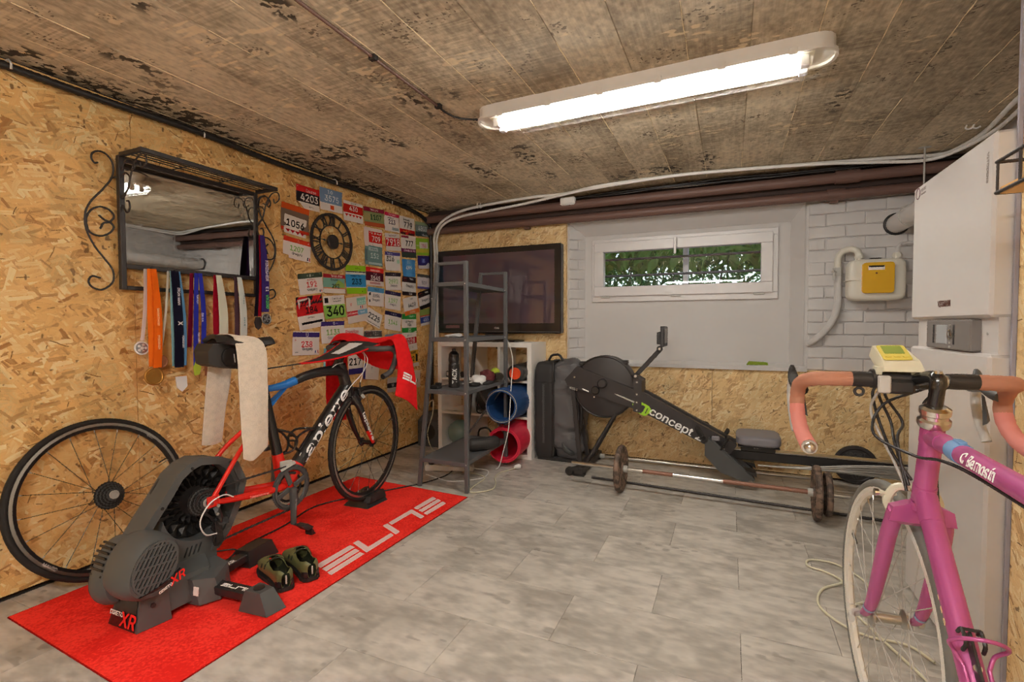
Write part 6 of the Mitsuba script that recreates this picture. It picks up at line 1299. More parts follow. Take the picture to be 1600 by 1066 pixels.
h = part(t, 'handle', tube(smooth_path([(2.40, RY - .25, .335), (2.36, RY - .12, .365), (2.355, RY, .368), (2.36, RY + .12, .365), (2.40, RY + .25, .335)], 6), .017, 12), 'bsdf_rubber', smooth=40)
part(h, 'chain_socket', bar((2.34, RY, .372), (2.29, RY, .388), .03, .03, .005), 'bsdf_black_plastic')
part(t, 'handle_hook', cbox((2.35, RY - .06, .335), (.05, .03, .05), .005), 'bsdf_black_plastic')
part(t, 'chain', rod((1.99, RY, .535), (2.29, RY, .389), .003, 6), 'bsdf_chrome')
part(t, 'shock_cord', rod((1.75, RY - .075, .585), (1.94, yf - .006, .515), .006, 8), 'bsdf_silver_paint')
sl = math.atan2(-.30, .62)
Ml = frame((2.215, yf - .0008, .378), (math.cos(sl), 0, math.sin(sl)), (-math.sin(sl), 0, math.cos(sl)))
part(t, 'lettering', text('concept 2', .052, Ml, .0008, width=.375, slant=.05), 'bsdf_white_paint')
lg = sg.Polygon([(-.055, .03), (.03, .03), (.055, .012), (.03, -.03), (-.03, -.03), (-.065, .0)]).buffer(.01).difference(affinity.scale(circle(0, 0, 1, 20), .020, .026)).union(sg.box(.012, -.032, .026, .034)).difference(sg.box(.028, -.02, .034, .022))
part(t, 'logo', prism(lg, .0008, frame((1.995, yf - .0008, .472), (math.cos(sl), 0, math.sin(sl)), (-math.sin(sl), 0, math.cos(sl)))), 'bsdf_lime', label='lime green emblem')
part(t, 'lettering', text('MODEL D', .016, frame((1.50, yf - .0008, .588), (math.cos(-.28), 0, math.sin(-.28)), (-math.sin(-.28), 0, math.cos(-.28))), .0008, width=.06), 'bsdf_silver_paint')
part(t, 'lettering', bar((1.565, yf - .001, .590), (1.615, yf - .001, .572), .001, .009), 'bsdf_white_paint')

# ------------------------------------------------------------------ barbells, rods, cords on the floor
def plate(parent, c, axis, r, t_, m='bsdf_rust'):
    part(parent, 'plate', lathe([(.016, -t_ * .5), (.035, -t_ * .55), (.038, -t_ * .3), (r * .78, -t_ * .3), (r * .84, -t_ * .5), (r - .006, -t_ * .5), (r, -t_ * .25), (r, t_ * .25), (r - .006, t_ * .5), (r * .84, t_ * .5), (r * .78, t_ * .3), (.038, t_ * .3), (.035, t_ * .55), (.016, t_ * .5)], 44, axis_frame(c, axis)), m, smooth=30)
t = thing('barbell', 'long barbell with rusty iron plates on the floor before the rowing machine', 'barbell')
ba, bb_ = np.array((1.60, 3.118, .147)), np.array((3.42, 3.058, .147)); bdir = (bb_ - ba) / np.linalg.norm(bb_ - ba); at = lambda x: ba + bdir * (x - ba[0]) / bdir[0]
for (x0, x1, m) in ((1.60, 2.06, 'bsdf_chrome'), (2.06, 2.24, 'bsdf_rust_bar'), (2.24, 2.52, 'bsdf_chrome'), (2.52, 2.97, 'bsdf_rust_bar'), (2.97, 3.42, 'bsdf_chrome')):
    part(t, 'bar', rod(at(x0), at(x1), .0125, 14), m, smooth=40)
plate(t, at(1.925), bdir, .147, .032); plate(t, at(2.985), bdir, .147, .032); plate(t, at(3.035), bdir, .118, .030)
for x in (1.955, 2.955): part(t, 'collar', rod(at(x - .012), at(x + .012), .022, 16), 'bsdf_silver_paint', smooth=40)
solid('steel_rod', rod((1.69, 3.288, .010), (3.38, 3.168, .010), .008, 10), 'bsdf_iron', 'thin dark steel rod lying on the floor in front of the barbell', 'rod', smooth=True)
t = thing('barbell', 'plain chrome barbell lying close to the back wall under the rowing machine', 'barbell')
part(t, 'bar', rod((1.50, 3.80, .025), (3.14, 3.80, .025), .0125, 14), 'bsdf_chrome', smooth=40)
part(t, 'collar', rod((3.10, 3.80, .025), (3.17, 3.80, .025), .022, 16), 'bsdf_black_plastic', smooth=40); part(t, 'collar', rod((1.62, 3.80, .025), (1.66, 3.80, .025), .020, 16), 'bsdf_silver_paint', smooth=40)
t = thing('weight_plate', 'black weight plate with raised lettering leaning on the back wall', 'weight plate')
plate(t, (3.315, 3.868, .128), (0, 1, -.10), .126, .026, 'bsdf_iron')
for s, a in (('10 KG', -1.2), ('SPORT', 1.6)): part(t, 'lettering', text(s, .026, frame((3.315 + .07 * math.cos(a), 3.853, .128 + .07 * math.sin(a)), (-math.sin(a), 0, math.cos(a)), (-math.cos(a), 0, -math.sin(a))) if a < 0 else frame((3.315 + .07 * math.cos(a), 3.853, .128 + .07 * math.sin(a)), (math.sin(a), 0, -math.cos(a)), (math.cos(a), 0, math.sin(a))), .002), 'bsdf_dark_grey')
t = thing('curtain_rails', 'bundle of thin grey metal rails lying along the rowing machine rail', 'rails')
for i in range(9):
    f_ = i / 8
    part(t, 'rail', tube(smooth_path([(2.72 + .03 * i, 3.515 - .004 * (i % 3), .150 + .012 * f_), (3.02, 3.51 - .006 * (i % 3), .160 + .016 * f_), (3.30, 3.50 - .006 * (i % 2), .160 + .055 * f_), (3.62, 3.495 - .006 * (i % 2), .150 + .085 * f_)], 4), .0062, 6), 'bsdf_alu' if i % 2 else 'bsdf_silver_paint', smooth=True)
part(t, 'tie', ring((3.02, 3.508, .168), (1, 0, 0), .022, .004, 20, 6), 'bsdf_black_plastic')
solid('cord', tube(smooth_path([(3.14, 1.90, .006), (3.09, 1.968, .006), (2.98, 1.975, .006), (2.905, 2.03, .006), (2.862, 2.13, .006), (2.895, 2.26, .006), (2.975, 2.345, .010), (2.93, 2.42, .006), (2.868, 2.453, .006), (2.885, 2.52, .006), (2.98, 2.52, .006), (3.06, 2.40, .006), (3.05, 2.25, .006), (2.975, 2.15, .006), (3.02, 1.98, .006), (3.11, 1.72, .006), (3.16, 1.40, .006)], 9), .0048, 6), 'bsdf_cord_cream', 'cream cord in loose loops on the floor beside the pink bike', 'cord', smooth=True)
solid('sponge', hull([(2.66, 3.93, .7655), (2.80, 3.95, .7655), (2.79, 4.0, .7655), (2.66, 3.99, .7655), (2.68, 3.935, .79), (2.795, 3.955, .784), (2.785, 3.995, .784), (2.675, 3.985, .79)]), 'bsdf_green_cloth', 'green sponge cloth lying on the window sill', 'sponge')

# ------------------------------------------------------------------ gas meter, boiler, flue and the cables
t = thing('gas_meter', 'cream gas meter with a square yellow front on the white brick wall', 'gas meter')
mx0, mx1, mz0, mz1, my = 3.236, 3.538, 1.207, 1.470, 3.755
part(t, 'case', rounded(mx0, mx1, my, my + .13, mz0, mz1, 7), 'bsdf_meter_white', smooth=True)
part(t, 'flange', box(mx0 - .012, mx1 + .006, my + .03, my + .10, 1.334, 1.340, .001), 'bsdf_meter_white')
part(t, 'flange', box(mx0 - .012, 3.30, my - .004, my + .03, 1.334, 1.340, .001), 'bsdf_meter_white')
f_ = part(t, 'front', prism(rrect(3.305, 3.468, 1.252, 1.442, .018), .032, on_my(my + .006)), 'bsdf_meter_yellow', smooth=40, label='yellow square counter cover')
part(f_, 'counter', cat_mesh(box(3.333, 3.418, my - .0275, my - .025, 1.395, 1.420)), WHITE_P); part(f_, 'digits', box(3.336, 3.415, my - .0285, my - .027, 1.412, 1.422), 'bsdf_black_gloss')
part(f_, 'seal', disc((3.376, my - .027, 1.375), (0, 1, 0), .005, .004, 10), 'bsdf_maroon')
for x in (3.30, 3.50): part(t, 'union', cat_mesh(rod((x, my + .06, mz1 - .01), (x, my + .06, mz1 + .035), .022, 14), rod((x, my + .06, mz1 + .01), (x, my + .06, mz1 + .024), .028, 6)), 'bsdf_meter_white', smooth=30)
part(t, 'bracket', box(3.30, 3.52, my + .12, YB, 1.30, 1.42), 'bsdf_meter_white')
part(t, 'label_strip', box(3.35, 3.41, my + .01, my + .03, mz1 - .0005, mz1 + .004), 'bsdf_black_plastic')
t = thing('gas_pipe', 'white gas pipe bending down the brick wall left of the gas meter', 'pipe')
part(t, 'run', tube(smooth_path([(3.035, 3.925, .925), (3.065, 3.895, .945), (3.12, 3.882, 1.0), (3.17, 3.878, 1.08), (3.197, 3.875, 1.18), (3.197, 3.875, 1.30), (3.195, 3.875, 1.385)], 8), .0215, 14), 'bsdf_plaster', smooth=True)
part(t, 'elbow', tube(smooth_path([(3.195, 3.875, 1.42), (3.195, 3.872, 1.49), (3.215, 3.86, 1.53), (3.255, 3.84, 1.545), (3.29, 3.825, 1.53), (3.30, 3.817, 1.495)], 6), .020, 14), 'bsdf_meter_white', smooth=True)
part(t, 'valve', cat_mesh(rod((3.195, 3.875, 1.375), (3.195, 3.875, 1.43), .029, 6), rod((3.195, 3.875, 1.40), (3.16, 3.83, 1.405), .010, 8), bar((3.165, 3.826, 1.40), (3.168, 3.826, 1.345), .014, .006, .002)), 'bsdf_silver_paint')
t = thing('gas_pipe', 'thin white pipe leaving the right end of the gas meter', 'pipe')
part(t, 'run', tube(smooth_path([(3.50, 3.815, 1.50), (3.505, 3.82, 1.54), (3.54, 3.84, 1.565), (3.64, 3.86, 1.57), (3.82, 3.86, 1.57)], 6), .010, 10), 'bsdf_plaster', smooth=True)
t = thing('flue_pipe', 'white flue pipe entering the brick wall beside the boiler', 'pipe')
part(t, 'run', tube(smooth_path([(3.520, 3.96, 1.702), (3.520, 3.6, 1.702), (3.520, 3.0, 1.703), (3.520, 2.45, 1.705)], 3), .058, 24), 'bsdf_white_enamel', smooth=40)
part(t, 'elbow', tube(smooth_path([(3.520, 2.45, 1.705), (3.520, 2.27, 1.705), (3.520, 2.18, 1.68), (3.520, 2.14, 1.62), (3.520, 2.13, 1.585)], 5), .058, 24), 'bsdf_white_enamel', smooth=40)
part(t, 'wall_collar', ring((3.520, YB - .004, 1.702), (0, 1, 0), .062, .010, 32, 8), 'bsdf_black_plastic', smooth=True)
for y in (3.05, 2.46): part(t, 'sleeve', rod((3.52, y, 1.7035), (3.52, y + .07, 1.7035), .062, 24), 'bsdf_white_enamel', smooth=40)
t = thing('threaded_rod', 'thin steel hanger rod between the ceiling and the flue pipe', 'hanger rod')
part(t, 'rod', rod((3.575, 3.64, 1.745), (3.575, 3.64, H), .005, 8), 'bsdf_silver_paint', smooth=True); part(t, 'plate', box(3.545, 3.605, 3.625, 3.655, H - .004, H, .001), 'bsdf_silver_paint')
part(t, 'clamp', ring((3.52, 3.64, 1.702), (0, 1, 0), .061, .004, 32, 6), 'bsdf_silver_paint')

t = thing('boiler', 'tall white floor-standing boiler with a grey control panel at the right wall', 'boiler')
bx0, bx1, by0, by1 = 3.20, 3.80, 1.775, 2.42; WE = 'bsdf_white_enamel'
part(t, 'upper_cover', box(bx0, bx1, by0, by1, 1.077, 1.586, .008), WE)
part(t, 'recess', box(bx0 + .022, bx1, by0 + .006, by1 - .012, .973, 1.077), 'bsdf_white_enamel')
part(t, 'lower_cover', box(bx0, bx1, by0, by1, .02, .973, .008), WE)
part(t, 'foot', box(bx0 + .04, bx1 - .02, by0 + .03, by1 - .03, 0, .02), 'bsdf_black_plastic')
cp = part(t, 'control_panel', box(bx0 - .004, bx0 + .03, 1.882, 2.236, .976, 1.072, .004), 'bsdf_panel_grey', label='grey control panel')
part(cp, 'display', box(bx0 - .006, bx0, 2.050, 2.140, .993, 1.056, .001), ink(168, 172, 176), label='grey display')
for y in (2.166, 1.998): part(cp, 'slot', box(bx0 - .0055, bx0, y - .005, y + .005, .993, 1.056), 'bsdf_black_plastic')
part(cp, 'dial', cat_mesh(ring((bx0 - .006, 2.025, 1.026), (1, 0, 0), .014, .003, 20, 6), disc((bx0 - .007, 2.025, 1.026), (1, 0, 0), .006, .005, 12)), 'bsdf_chrome', smooth=30)
for z in (.985, .998, 1.054): part(cp, 'button', disc((bx0 - .0055, 2.025, z), (1, 0, 0), .0035, .004, 8), 'bsdf_silver_paint')
part(t, 'logo', text('VI/SSMANN', .020, on_mx(bx0 - .0002, 2.095, 1.126), .0008, width=.105), ink(96, 72, 66), label='small brown lettering')
part(t, 'lettering', cat_mesh(text('VITODENS', .012, frame((bx0 - .0002, 1.812, 1.495), (0, 0, -1), (0, -1, 0)), .0006, width=.085)), ink(140, 132, 128))
part(t, 'emblem', tf(prism(circle(0, 0, .022, 32).difference(circle(0, 0, .018, 32)), .0008), on_mx(bx0 - .0002, 2.372, 1.556)), ink(110, 84, 92), label='small ring emblem')
part(t, 'lettering', cat_mesh(text('10 ANS', .010, on_mx(bx0 - .0002, 2.315, 1.562), .0006, width=.05), text('GARANTIE', .006, on_mx(bx0 - .0002, 2.315, 1.546), .0006, width=.05)), ink(150, 140, 136))
part(t, 'screw', disc((bx0 + .021, 1.842, 1.031), (1, 0, 0), .004, .004, 8), 'bsdf_silver_paint')

t = thing('wire_basket', 'black wire wall basket on a wooden board at the right edge', 'basket')
wx0, wx1, wy0, wy1, wz0, wz1 = 3.075, 3.249, .92, 1.425, 1.345, 1.412
part(t, 'board', box(wx0 + .004, wx1, wy0, wy1 - .004, wz0 - .004, wz0 + .012, .002), 'bsdf_wood')
loop = lambda z: [(wx0, wy0, z), (wx0, wy1, z), (wx1, wy1, z), (wx1, wy0, z)]
for z in (wz0, wz1):
    L_ = loop(z)
    for a, b in zip(L_, L_[1:] + L_[:1]): part(t, 'rim', rod(a, b, .0038, 8), 'bsdf_iron', smooth=True)
for y in np.arange(wy0 + .04, wy1 + .01, .092): part(t, 'wire', rod((wx0, min(y, wy1), wz0), (wx0, min(y, wy1), wz1), .0028, 6), 'bsdf_iron')
for x in (wx0 + .065, wx0 + .13): part(t, 'wire', rod((x, wy1, wz0), (x, wy1, wz1), .0028, 6), 'bsdf_iron')

def cable(name, pts, r, m, label, n=10): return solid(name, tube(smooth_path(pts, n), r, 8), m, label, 'cable', smooth=True)
cable('white_cable', [(.062, 3.875, .92), (.062, 3.873, 1.3), (.064, 3.870, 1.72), (.085, 3.830, 1.85), (.19, 3.765, 1.955), (.36, 3.755, 2.03), (.60, 3.76, 2.068), (1.08, 3.70, 2.076), (1.35, 3.70, 2.074), (1.675, 3.60, 2.075), (2.17, 3.572, 2.077), (2.57, 3.60, 2.075), (3.12, 3.68, 2.074), (3.47, 3.735, 2.073), (3.66, 3.755, 2.068), (3.73, 3.70, 2.070), (3.765, 3.42, 2.072), (3.72, 2.93, 2.076), (3.70, 2.2, 2.076), (3.70, 1.75, 2.076)], .0115, 'bsdf_cable_white', 'upper white cable curving from the corner along the ceiling to the boiler')
cable('white_cable', [(.088, 3.876, .92), (.088, 3.874, 1.3), (.090, 3.870, 1.70), (.112, 3.830, 1.83), (.22, 3.755, 1.935), (.40, 3.745, 1.99), (.70, 3.735, 2.015), (1.0, 3.72, 2.035), (1.30, 3.685, 2.058), (1.60, 3.615, 2.066), (2.17, 3.549, 2.070), (2.57, 3.576, 2.068), (3.05, 3.652, 2.066), (3.35, 3.705, 2.052), (3.60, 3.72, 2.035), (3.72, 3.62, 2.045), (3.79, 3.35, 2.06), (3.76, 2.90, 2.066), (3.73, 2.2, 2.066), (3.73, 1.75, 2.066)], .0105, 'bsdf_cable_white', 'lower white cable running beside the junction box along the ceiling')
for i, (z0_, y_) in enumerate(((2.065, 3.80), (2.052, 3.775), (2.072, 3.77), (2.058, 3.80))):
    R_ = random.Random(40 + i)
    cable('black_cable', [(1.42 + .1 * i, 3.80, 2.055)] + [(x, y_ + R_.uniform(-.008, .008), z0_ + R_.uniform(-.010, .008)) for x in np.arange(1.7 + .1 * i, 3.7, .32)] + [(3.82, 3.79, 2.05)], .0065, 'bsdf_black_plastic' if i != 3 else 'bsdf_silver_paint', 'black cable lying on the upper heating pipe, %s of four' % ('rearmost', 'second', 'frontmost', 'the pale one')[i], 7)
t = thing('junction_box', 'small white junction box at the ceiling above the television', 'junction box')
part(t, 'body', box(1.305, 1.425, 3.745, 3.80, 2.000, 2.064, .010), 'bsdf_cable_white'); part(t, 'lid', box(1.315, 1.415, 3.742, 3.746, 2.010, 2.054, .003), 'bsdf_cable_white')
t = thing('cable_clip', 'empty white double cable clip on the ceiling near the boiler', 'clip')
for s in (0, 1): part(t, 'loop', tube(smooth_path([(3.66 + .03 * s, 3.33, H), (3.655 + .03 * s, 3.33, 2.074), (3.67 + .03 * s, 3.33, 2.068), (3.685 + .03 * s, 3.33, 2.076)], 4), .004, 6), 'bsdf_cable_white', smooth=True)
t = thing('cable_clip', 'white double cable clip on the ceiling near the left corner', 'clip')
for s in (0, 1): part(t, 'loop', tube(smooth_path([(.575 + .03 * s, 3.74, H), (.57 + .03 * s, 3.74, 2.05), (.60 + .03 * s, 3.735, 2.055)], 4), .004, 6), 'bsdf_cable_white', smooth=True)
t = thing('lamp_conduit', 'thin red-brown conduit along the ceiling leading to the tube lamp', 'conduit')
part(t, 'tube', tube(smooth_path([(1.29, Y0, 2.080), (1.29, .5, 2.080), (1.290, 1.2, 2.080), (1.288, 1.8, 2.080), (1.286, 2.0, 2.080)], 4), .0062, 8), 'bsdf_brown_steel', smooth=True)
part(t, 'lead', tube(smooth_path([(1.286, 2.0, 2.080), (1.287, 2.07, 2.078), (1.31, 2.13, 2.074), (1.36, 2.16, 2.068), (1.42, 2.172, 2.060)], 6), .0050, 8), 'bsdf_black_plastic', smooth=True)
for y in (1.54, 2.0): part(t, 'clip', box(1.272, 1.304, y - .012, y + .012, 2.070, H, .003), 'bsdf_black_plastic')
solid('lamp_cable', tube(smooth_path([(1.9, -1.0, 2.075), (1.6, -1.15, 2.082), (1.29, -1.2, 2.086)], 5), .004, 6), 'bsdf_black_plastic', 'short black cable at the added fill light behind the camera', 'cable', smooth=True) if False else None
# ------------------------------------------------------------------ pink road bike at the right
pk = thing('road_bike', 'pink and purple vintage road bike with salmon handlebar tape in the right foreground', 'bicycle')
PX, PF = 2.91, 'bsdf_pink_frame'
def Q(y, z, x=0.0): return (PX + x, y, z)
pBB, pAX, pRA = (0.80, .275), (1.465, .334), (0.475, .334)
pHT, pHB, pST = (1.205, .862), (1.248, .700), (0.640, .835)
SR = 'bsdf_silver_paint'
part(pk, 'head_tube', tube([Q(*pHT), Q(*pHB)], .0185, 20), PF, smooth=40)
part(pk, 'top_tube', tube([Q(1.195, .838), Q(.90, .836), Q(.640, .833)], .0165, 20), PF, smooth=40)
part(pk, 'down_tube', tube([Q(1.232, .708), Q(1.02, .498), Q(*pBB)], .0185, 20), PF, smooth=40)
part(pk, 'seat_tube', tube([Q(*pBB), Q(*pST), Q(.632, .855)], .0160, 18), PF, smooth=40)
for (a, b, r) in ((pHT, lerp2(pHT, pHB, .22), .0196), (lerp2(pHT, pHB, .80), pHB, .0200)): part(pk, 'lug', tube([Q(*a), Q(*b)], r, 20), PF, smooth=40)
part(pk, 'lug', tube([Q(1.200, .838), Q(1.150, .838)], .0176, 20), PF, smooth=40); part(pk, 'lug', tube([Q(1.236, .712), Q(1.195, .671)], .0196, 20), PF, smooth=40)
for s in (-1, 1):
    part(pk, 'seat_stay', tube(smooth_path([Q(.640, .825, s * .014), Q(.58, .62, s * .042), Q(.478, .345, s * .062)], 5), .008, 10), PF, smooth=40)
    part(pk, 'chain_stay', tube(smooth_path([Q(.76, .278, s * .022), Q(.65, .29, s * .045), Q(.485, .332, s * .062)], 5), .0095, 10), PF, smooth=40)
    fp = smooth_path([Q(1.262, .668, s * .040), Q(1.288, .61, s * .046), Q(1.340, .50, s * .048), Q(1.392, .405, s * .049), Q(1.430, .360, s * .050), Q(1.463, .336, s * .050)], 5)
    part(pk, 'fork_blade', tube(fp, np.interp(np.arange(len(fp)), [0, 8, 18, 25], [.0155, .0155, .0115, .0085]), 14), PF, smooth=40)
    part(pk, 'fork_dropout', cbox(Q(1.466, .332, s * .050), (.006, .022, .026), .003), SR)
    part(pk, 'decal_band', tube(fp[17:19], .0128, 14, caps=False), ink(150, 156, 190), smooth=40)
part(pk, 'fork_crown', hull([Q(y, z, s * x) for s in (-1, 1) for (y, z, x) in ((1.245, .690, .022), (1.275, .690, .022), (1.244, .680, .050), (1.280, .676, .050), (1.247, .650, .056), (1.283, .648, .056), (1.262, .640, .030))]), PF, smooth=20)
# headset, stem and bar, steered a little to the left
part(pk, 'headset', lathe([(0, -.006), (.024, -.006), (.0265, .0), (.0265, .008), (.022, .012), (.022, .018), (.0250, .021), (.0250, .031), (.019, .035), (.016, .036), (0, .036)], 28, axis_frame(Q(1.2035, .866), (0, pHT[0] - pHB[0], pHT[1] - pHB[1]))), 'bsdf_chrome', smooth=30)
part(pk, 'headset_base', lathe([(0, -.016), (.021, -.016), (.023, -.006), (.020, .0), (0, .0)], 24, axis_frame(Q(1.249, .697), (0, pHT[0] - pHB[0], pHT[1] - pHB[1]))), PF, smooth=30)
stt = math.radians(4.6)
def S(p):                                       # rotate about the steering axis (taken upright at the stem)
    x, y, z = p; c, s = math.cos(stt), math.sin(stt); y0 = 1.20
    return (PX - .012 + x * c - (y - y0) * s, y0 + x * s + (y - y0) * c, z)
part(pk, 'stem', cat_mesh(tube([S((.012, 1.200, .895)), S((.012, 1.188, .944)), ], .0125, 16), tube(smooth_path([S((.012, 1.188, .935)), S((.012, 1.190, .953)), S((.010, 1.215, .954)), S((.004, 1.262, .943))], 5), .0135, 16), tube([S((-.026, 1.268, .942)), S((.030, 1.268, .942))], .0185, 16)), 'bsdf_black_gloss', smooth=40)
part(pk, 'stem_bolt', disc(S((.012, 1.189, .967)), (0, -.1, 1), .007, .005, 12), 'bsdf_chrome')
hw = .190
part(pk, 'handlebar', tube([S((-.14, 1.268, .942)), S((.14, 1.268, .942))], .0128, 14), 'bsdf_alu', smooth=40)
for s in (-1, 1):
    pts = smooth_path([S((s * .050 if s < 0 else s * .062, 1.268, .942)), S((s * .10, 1.268, .942))], 4)
    part(pk, 'black_tape', tube([S((s * (.042 if s < 0 else .058), 1.268, .942)), S((s * .075, 1.268, .942)), S((s * .108, 1.268, .942))], [.0155, .0165, .0160], 14), 'bsdf_black_plastic', smooth=50)
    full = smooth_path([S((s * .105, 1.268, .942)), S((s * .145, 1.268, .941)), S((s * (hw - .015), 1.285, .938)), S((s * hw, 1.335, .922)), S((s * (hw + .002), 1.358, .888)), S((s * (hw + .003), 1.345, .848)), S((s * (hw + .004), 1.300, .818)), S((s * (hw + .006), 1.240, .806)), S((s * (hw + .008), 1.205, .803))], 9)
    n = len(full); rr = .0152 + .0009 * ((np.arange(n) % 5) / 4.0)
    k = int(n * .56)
    part(pk, 'bar_tape', tube(full[:k + 1], rr[:k + 1], 16), 'bsdf_tape_orange', smooth=60, label='brownish orange tape')  # upper stretch in the browner orange tone, the drop in pink
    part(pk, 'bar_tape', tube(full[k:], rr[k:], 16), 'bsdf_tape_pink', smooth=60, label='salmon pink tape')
    e = full[-1]; d = (full[-1] - full[-2]); d /= np.linalg.norm(d)
    part(pk, 'bar_plug', cat_mesh(rod(e, e + d * .006, .0150, 14), ball(e + d * .007, .0115, 2)), 'bsdf_chrome', smooth=40)
    hx = s * (hw - .004)
    part(pk, 'brake_hood', tube(smooth_path([S((hx, 1.345, .905)), S((hx - .002, 1.385, .912)), S((hx - .003, 1.425, .928)), S((hx - .003, 1.442, .955))], 5), [.015, .0155, .016, .016, .0155, .015, .0145, .014, .0135, .0125, .012, .011, .010, .0085, .007, .004], 12, flat=.85), 'bsdf_dark_grey' if s > 0 else 'bsdf_rubber', smooth=40)
    part(pk, 'brake_lever', tube(smooth_path([S((hx - .003, 1.432, .925)), S((hx - .004, 1.440, .890)), S((hx - .004, 1.428, .850)), S((hx - .002, 1.408, .815)), S((hx, 1.398, .798))], 5), .0065, 8, flat=1.5, up=(1, 0, 0)), SR, smooth=True)
    part(pk, 'shift_paddle', hull([S((hx - s * .012, 1.398, .905)), S((hx - s * .012, 1.385, .90)), S((hx - s * .016, 1.380, .850)), S((hx - s * .016, 1.362, .845)), S((hx - s * .020, 1.372, .838)), S((hx - s * .006, 1.375, .850))]), 'bsdf_dark_grey')
    part(pk, 'lever_tab', disc(S((hx - s * .024, 1.400, .912)), (.1, .3, 1), .012, .004, 16), 'bsdf_black_gloss')
# training computer on the bar
cx, cy = 2.850, 1.275
c = part(pk, 'computer', hull([(cx + x, cy + y, z) for (x, y, z) in ((-.020, .026, 1.012), (.034, .030, 1.014), (-.024, .034, .990), (.038, .038, .990), (-.012, -.030, .982), (.050, -.026, .984), (-.014, -.042, .962), (.056, -.038, .962), (-.014, .0, .955), (.050, .005, .955))]), 'bsdf_console', smooth=25, label='cream training computer')
n_ = np.array([0, -.5, 1.0]); n_ /= np.linalg.norm(n_)
Mc = frame((cx + .012, cy - .001, .9985), (1, .06, .02), (-.14, 1, .52))
part(c, 'face', prism(rrect(-.025, .025, -.030, .030, .006), .0015, Mc), 'bsdf_console_yellow', smooth=40, label='yellow button face')
part(c, 'display', prism(rrect(-.018, .018, -.006, .026, .002), .0022, Mc), 'bsdf_lcd', label='green display')
for x in (-.015, 0, .015): part(c, 'button', prism(affinity.translate(affinity.scale(circle(0, 0, 1, 12), .006, .0035), x, -.019), .004, Mc), 'bsdf_console_yellow')
part(c, 'leg', cat_mesh(hull([(cx - .024 + a, cy + b, z) for a in (0, .010) for (b, z) in ((-.035, .97), (.0, .97), (-.020, .935), (.0, .935))]), hull([(cx + .036 + a, cy + b, z) for a in (0, .010) for (b, z) in ((-.03, .97), (.0, .97), (-.015, .935), (.0, .935))])), 'bsdf_console')
part(c, 'clamp', cat_mesh(rod((cx - .03, cy - .012, .944), (cx + .05, cy - .006, .944), .020, 14), cbox((cx + .012, cy - .022, .930), (.06, .03, .03), .006)), 'bsdf_black_plastic', smooth=40)
part(c, 'badge', cbox((cx - .012, cy - .038, .935), (.022, .012, .036), .004), SR)
part(pk, 'bell_bracket', cat_mesh(ring((2.800, 1.262, .915), (0, 1, 0), .008, .003, 16, 6), bar((2.800, 1.262, .945), (2.800, 1.262, .922), .008, .005)), 'bsdf_black_plastic')
for i, (x0, zl) in enumerate(((-.060, .78), (-.048, .80), (-.036, .81))):
    part(pk, 'cable', tube(smooth_path([S((x0, 1.275, .930)), S((x0 + .012, 1.335, .90)), S((x0 + .030 + .01 * i, 1.350, .84)), S((-.020 + .004 * i, 1.300, zl)), Q(1.262, .735 - .012 * i, -.016 - .004 * i)], 8), .0030, 8), 'bsdf_black_plastic', smooth=True)
part(pk, 'cable', tube(smooth_path([S((.03, 1.285, .925)), S((-.03, 1.33, .88)), S((-.055, 1.30, .82)), Q(1.20, .80, -.030), Q(1.12, .812, -.012), Q(1.0, .814, 0), Q(.70, .812, 0)], 8), .0030, 8), 'bsdf_black_plastic', smooth=True)
part(pk, 'cable', tube(smooth_path([S((.05, 1.285, .925)), S((.045, 1.34, .87)), Q(1.30, .78, .032), Q(1.255, .70, .026), Q(1.235, .62, .026), Q(1.16, .575, .020), Q(.85, .30, .016)], 8), .0028, 8), 'bsdf_black_plastic', smooth=True)
part(pk, 'cable', tube(smooth_path([S((-.052, 1.278, .925)), S((-.05, 1.335, .86)), Q(1.30, .76, -.036), Q(1.288, .715, -.020)], 8), .0028, 8), SR, smooth=True)
part(pk, 'tape_wrap', cat_mesh(tube([Q(1.100, .838), Q(1.086, .8375), Q(1.066, .837)], [.0182, .0186, .0180], 18), cbox(Q(1.082, .856), (.012, .026, .006), .002)), 'bsdf_blue_tape', smooth=40, label='blue tape wrapped round the top tube')
wrap_text('C Bernosin', .018, Q(1.045, .837), Q(.90, .8362), .0168, (-1, 0, .32), 'bsdf_white_paint', pk, width=.112, slant=.2)
wrap_text('- = o', .010, Q(1.11, .588), Q(1.05, .528), .0187, (-1, .2, .1), ink(226, 196, 160), pk, width=.05)
# brake, wheel
part(pk, 'brake', cat_mesh(tube(smooth_path([Q(1.292, .712, -.010), Q(1.300, .705, -.034), Q(1.305, .675, -.046), Q(1.306, .650, -.038)], 5), .0062, 8, flat=1.4), tube(smooth_path([Q(1.300, .712, .010), Q(1.306, .700, .034), Q(1.308, .672, .046), Q(1.306, .650, .038)], 5), .0062, 8, flat=1.4), rod(Q(1.27, .700), Q(1.318, .706), .008, 10), rod(Q(1.305, .690, -.062), Q(1.305, .690, -.030), .004, 8)), 'bsdf_console', smooth=40)
for s in (-1, 1): part(pk, 'brake_pad', cbox(Q(1.306, .646, s * .020), (.012, .045, .014), .003), 'bsdf_black_plastic')
part(pk, 'brake_release', cat_mesh(disc(Q(1.305, .690, -.066), (1, 0, 0), .008, .008, 12)), 'bsdf_chrome')
Mp = axis_frame((PX, pAX[0], pAX[1]), (math.cos(.08), math.sin(.08), 0))
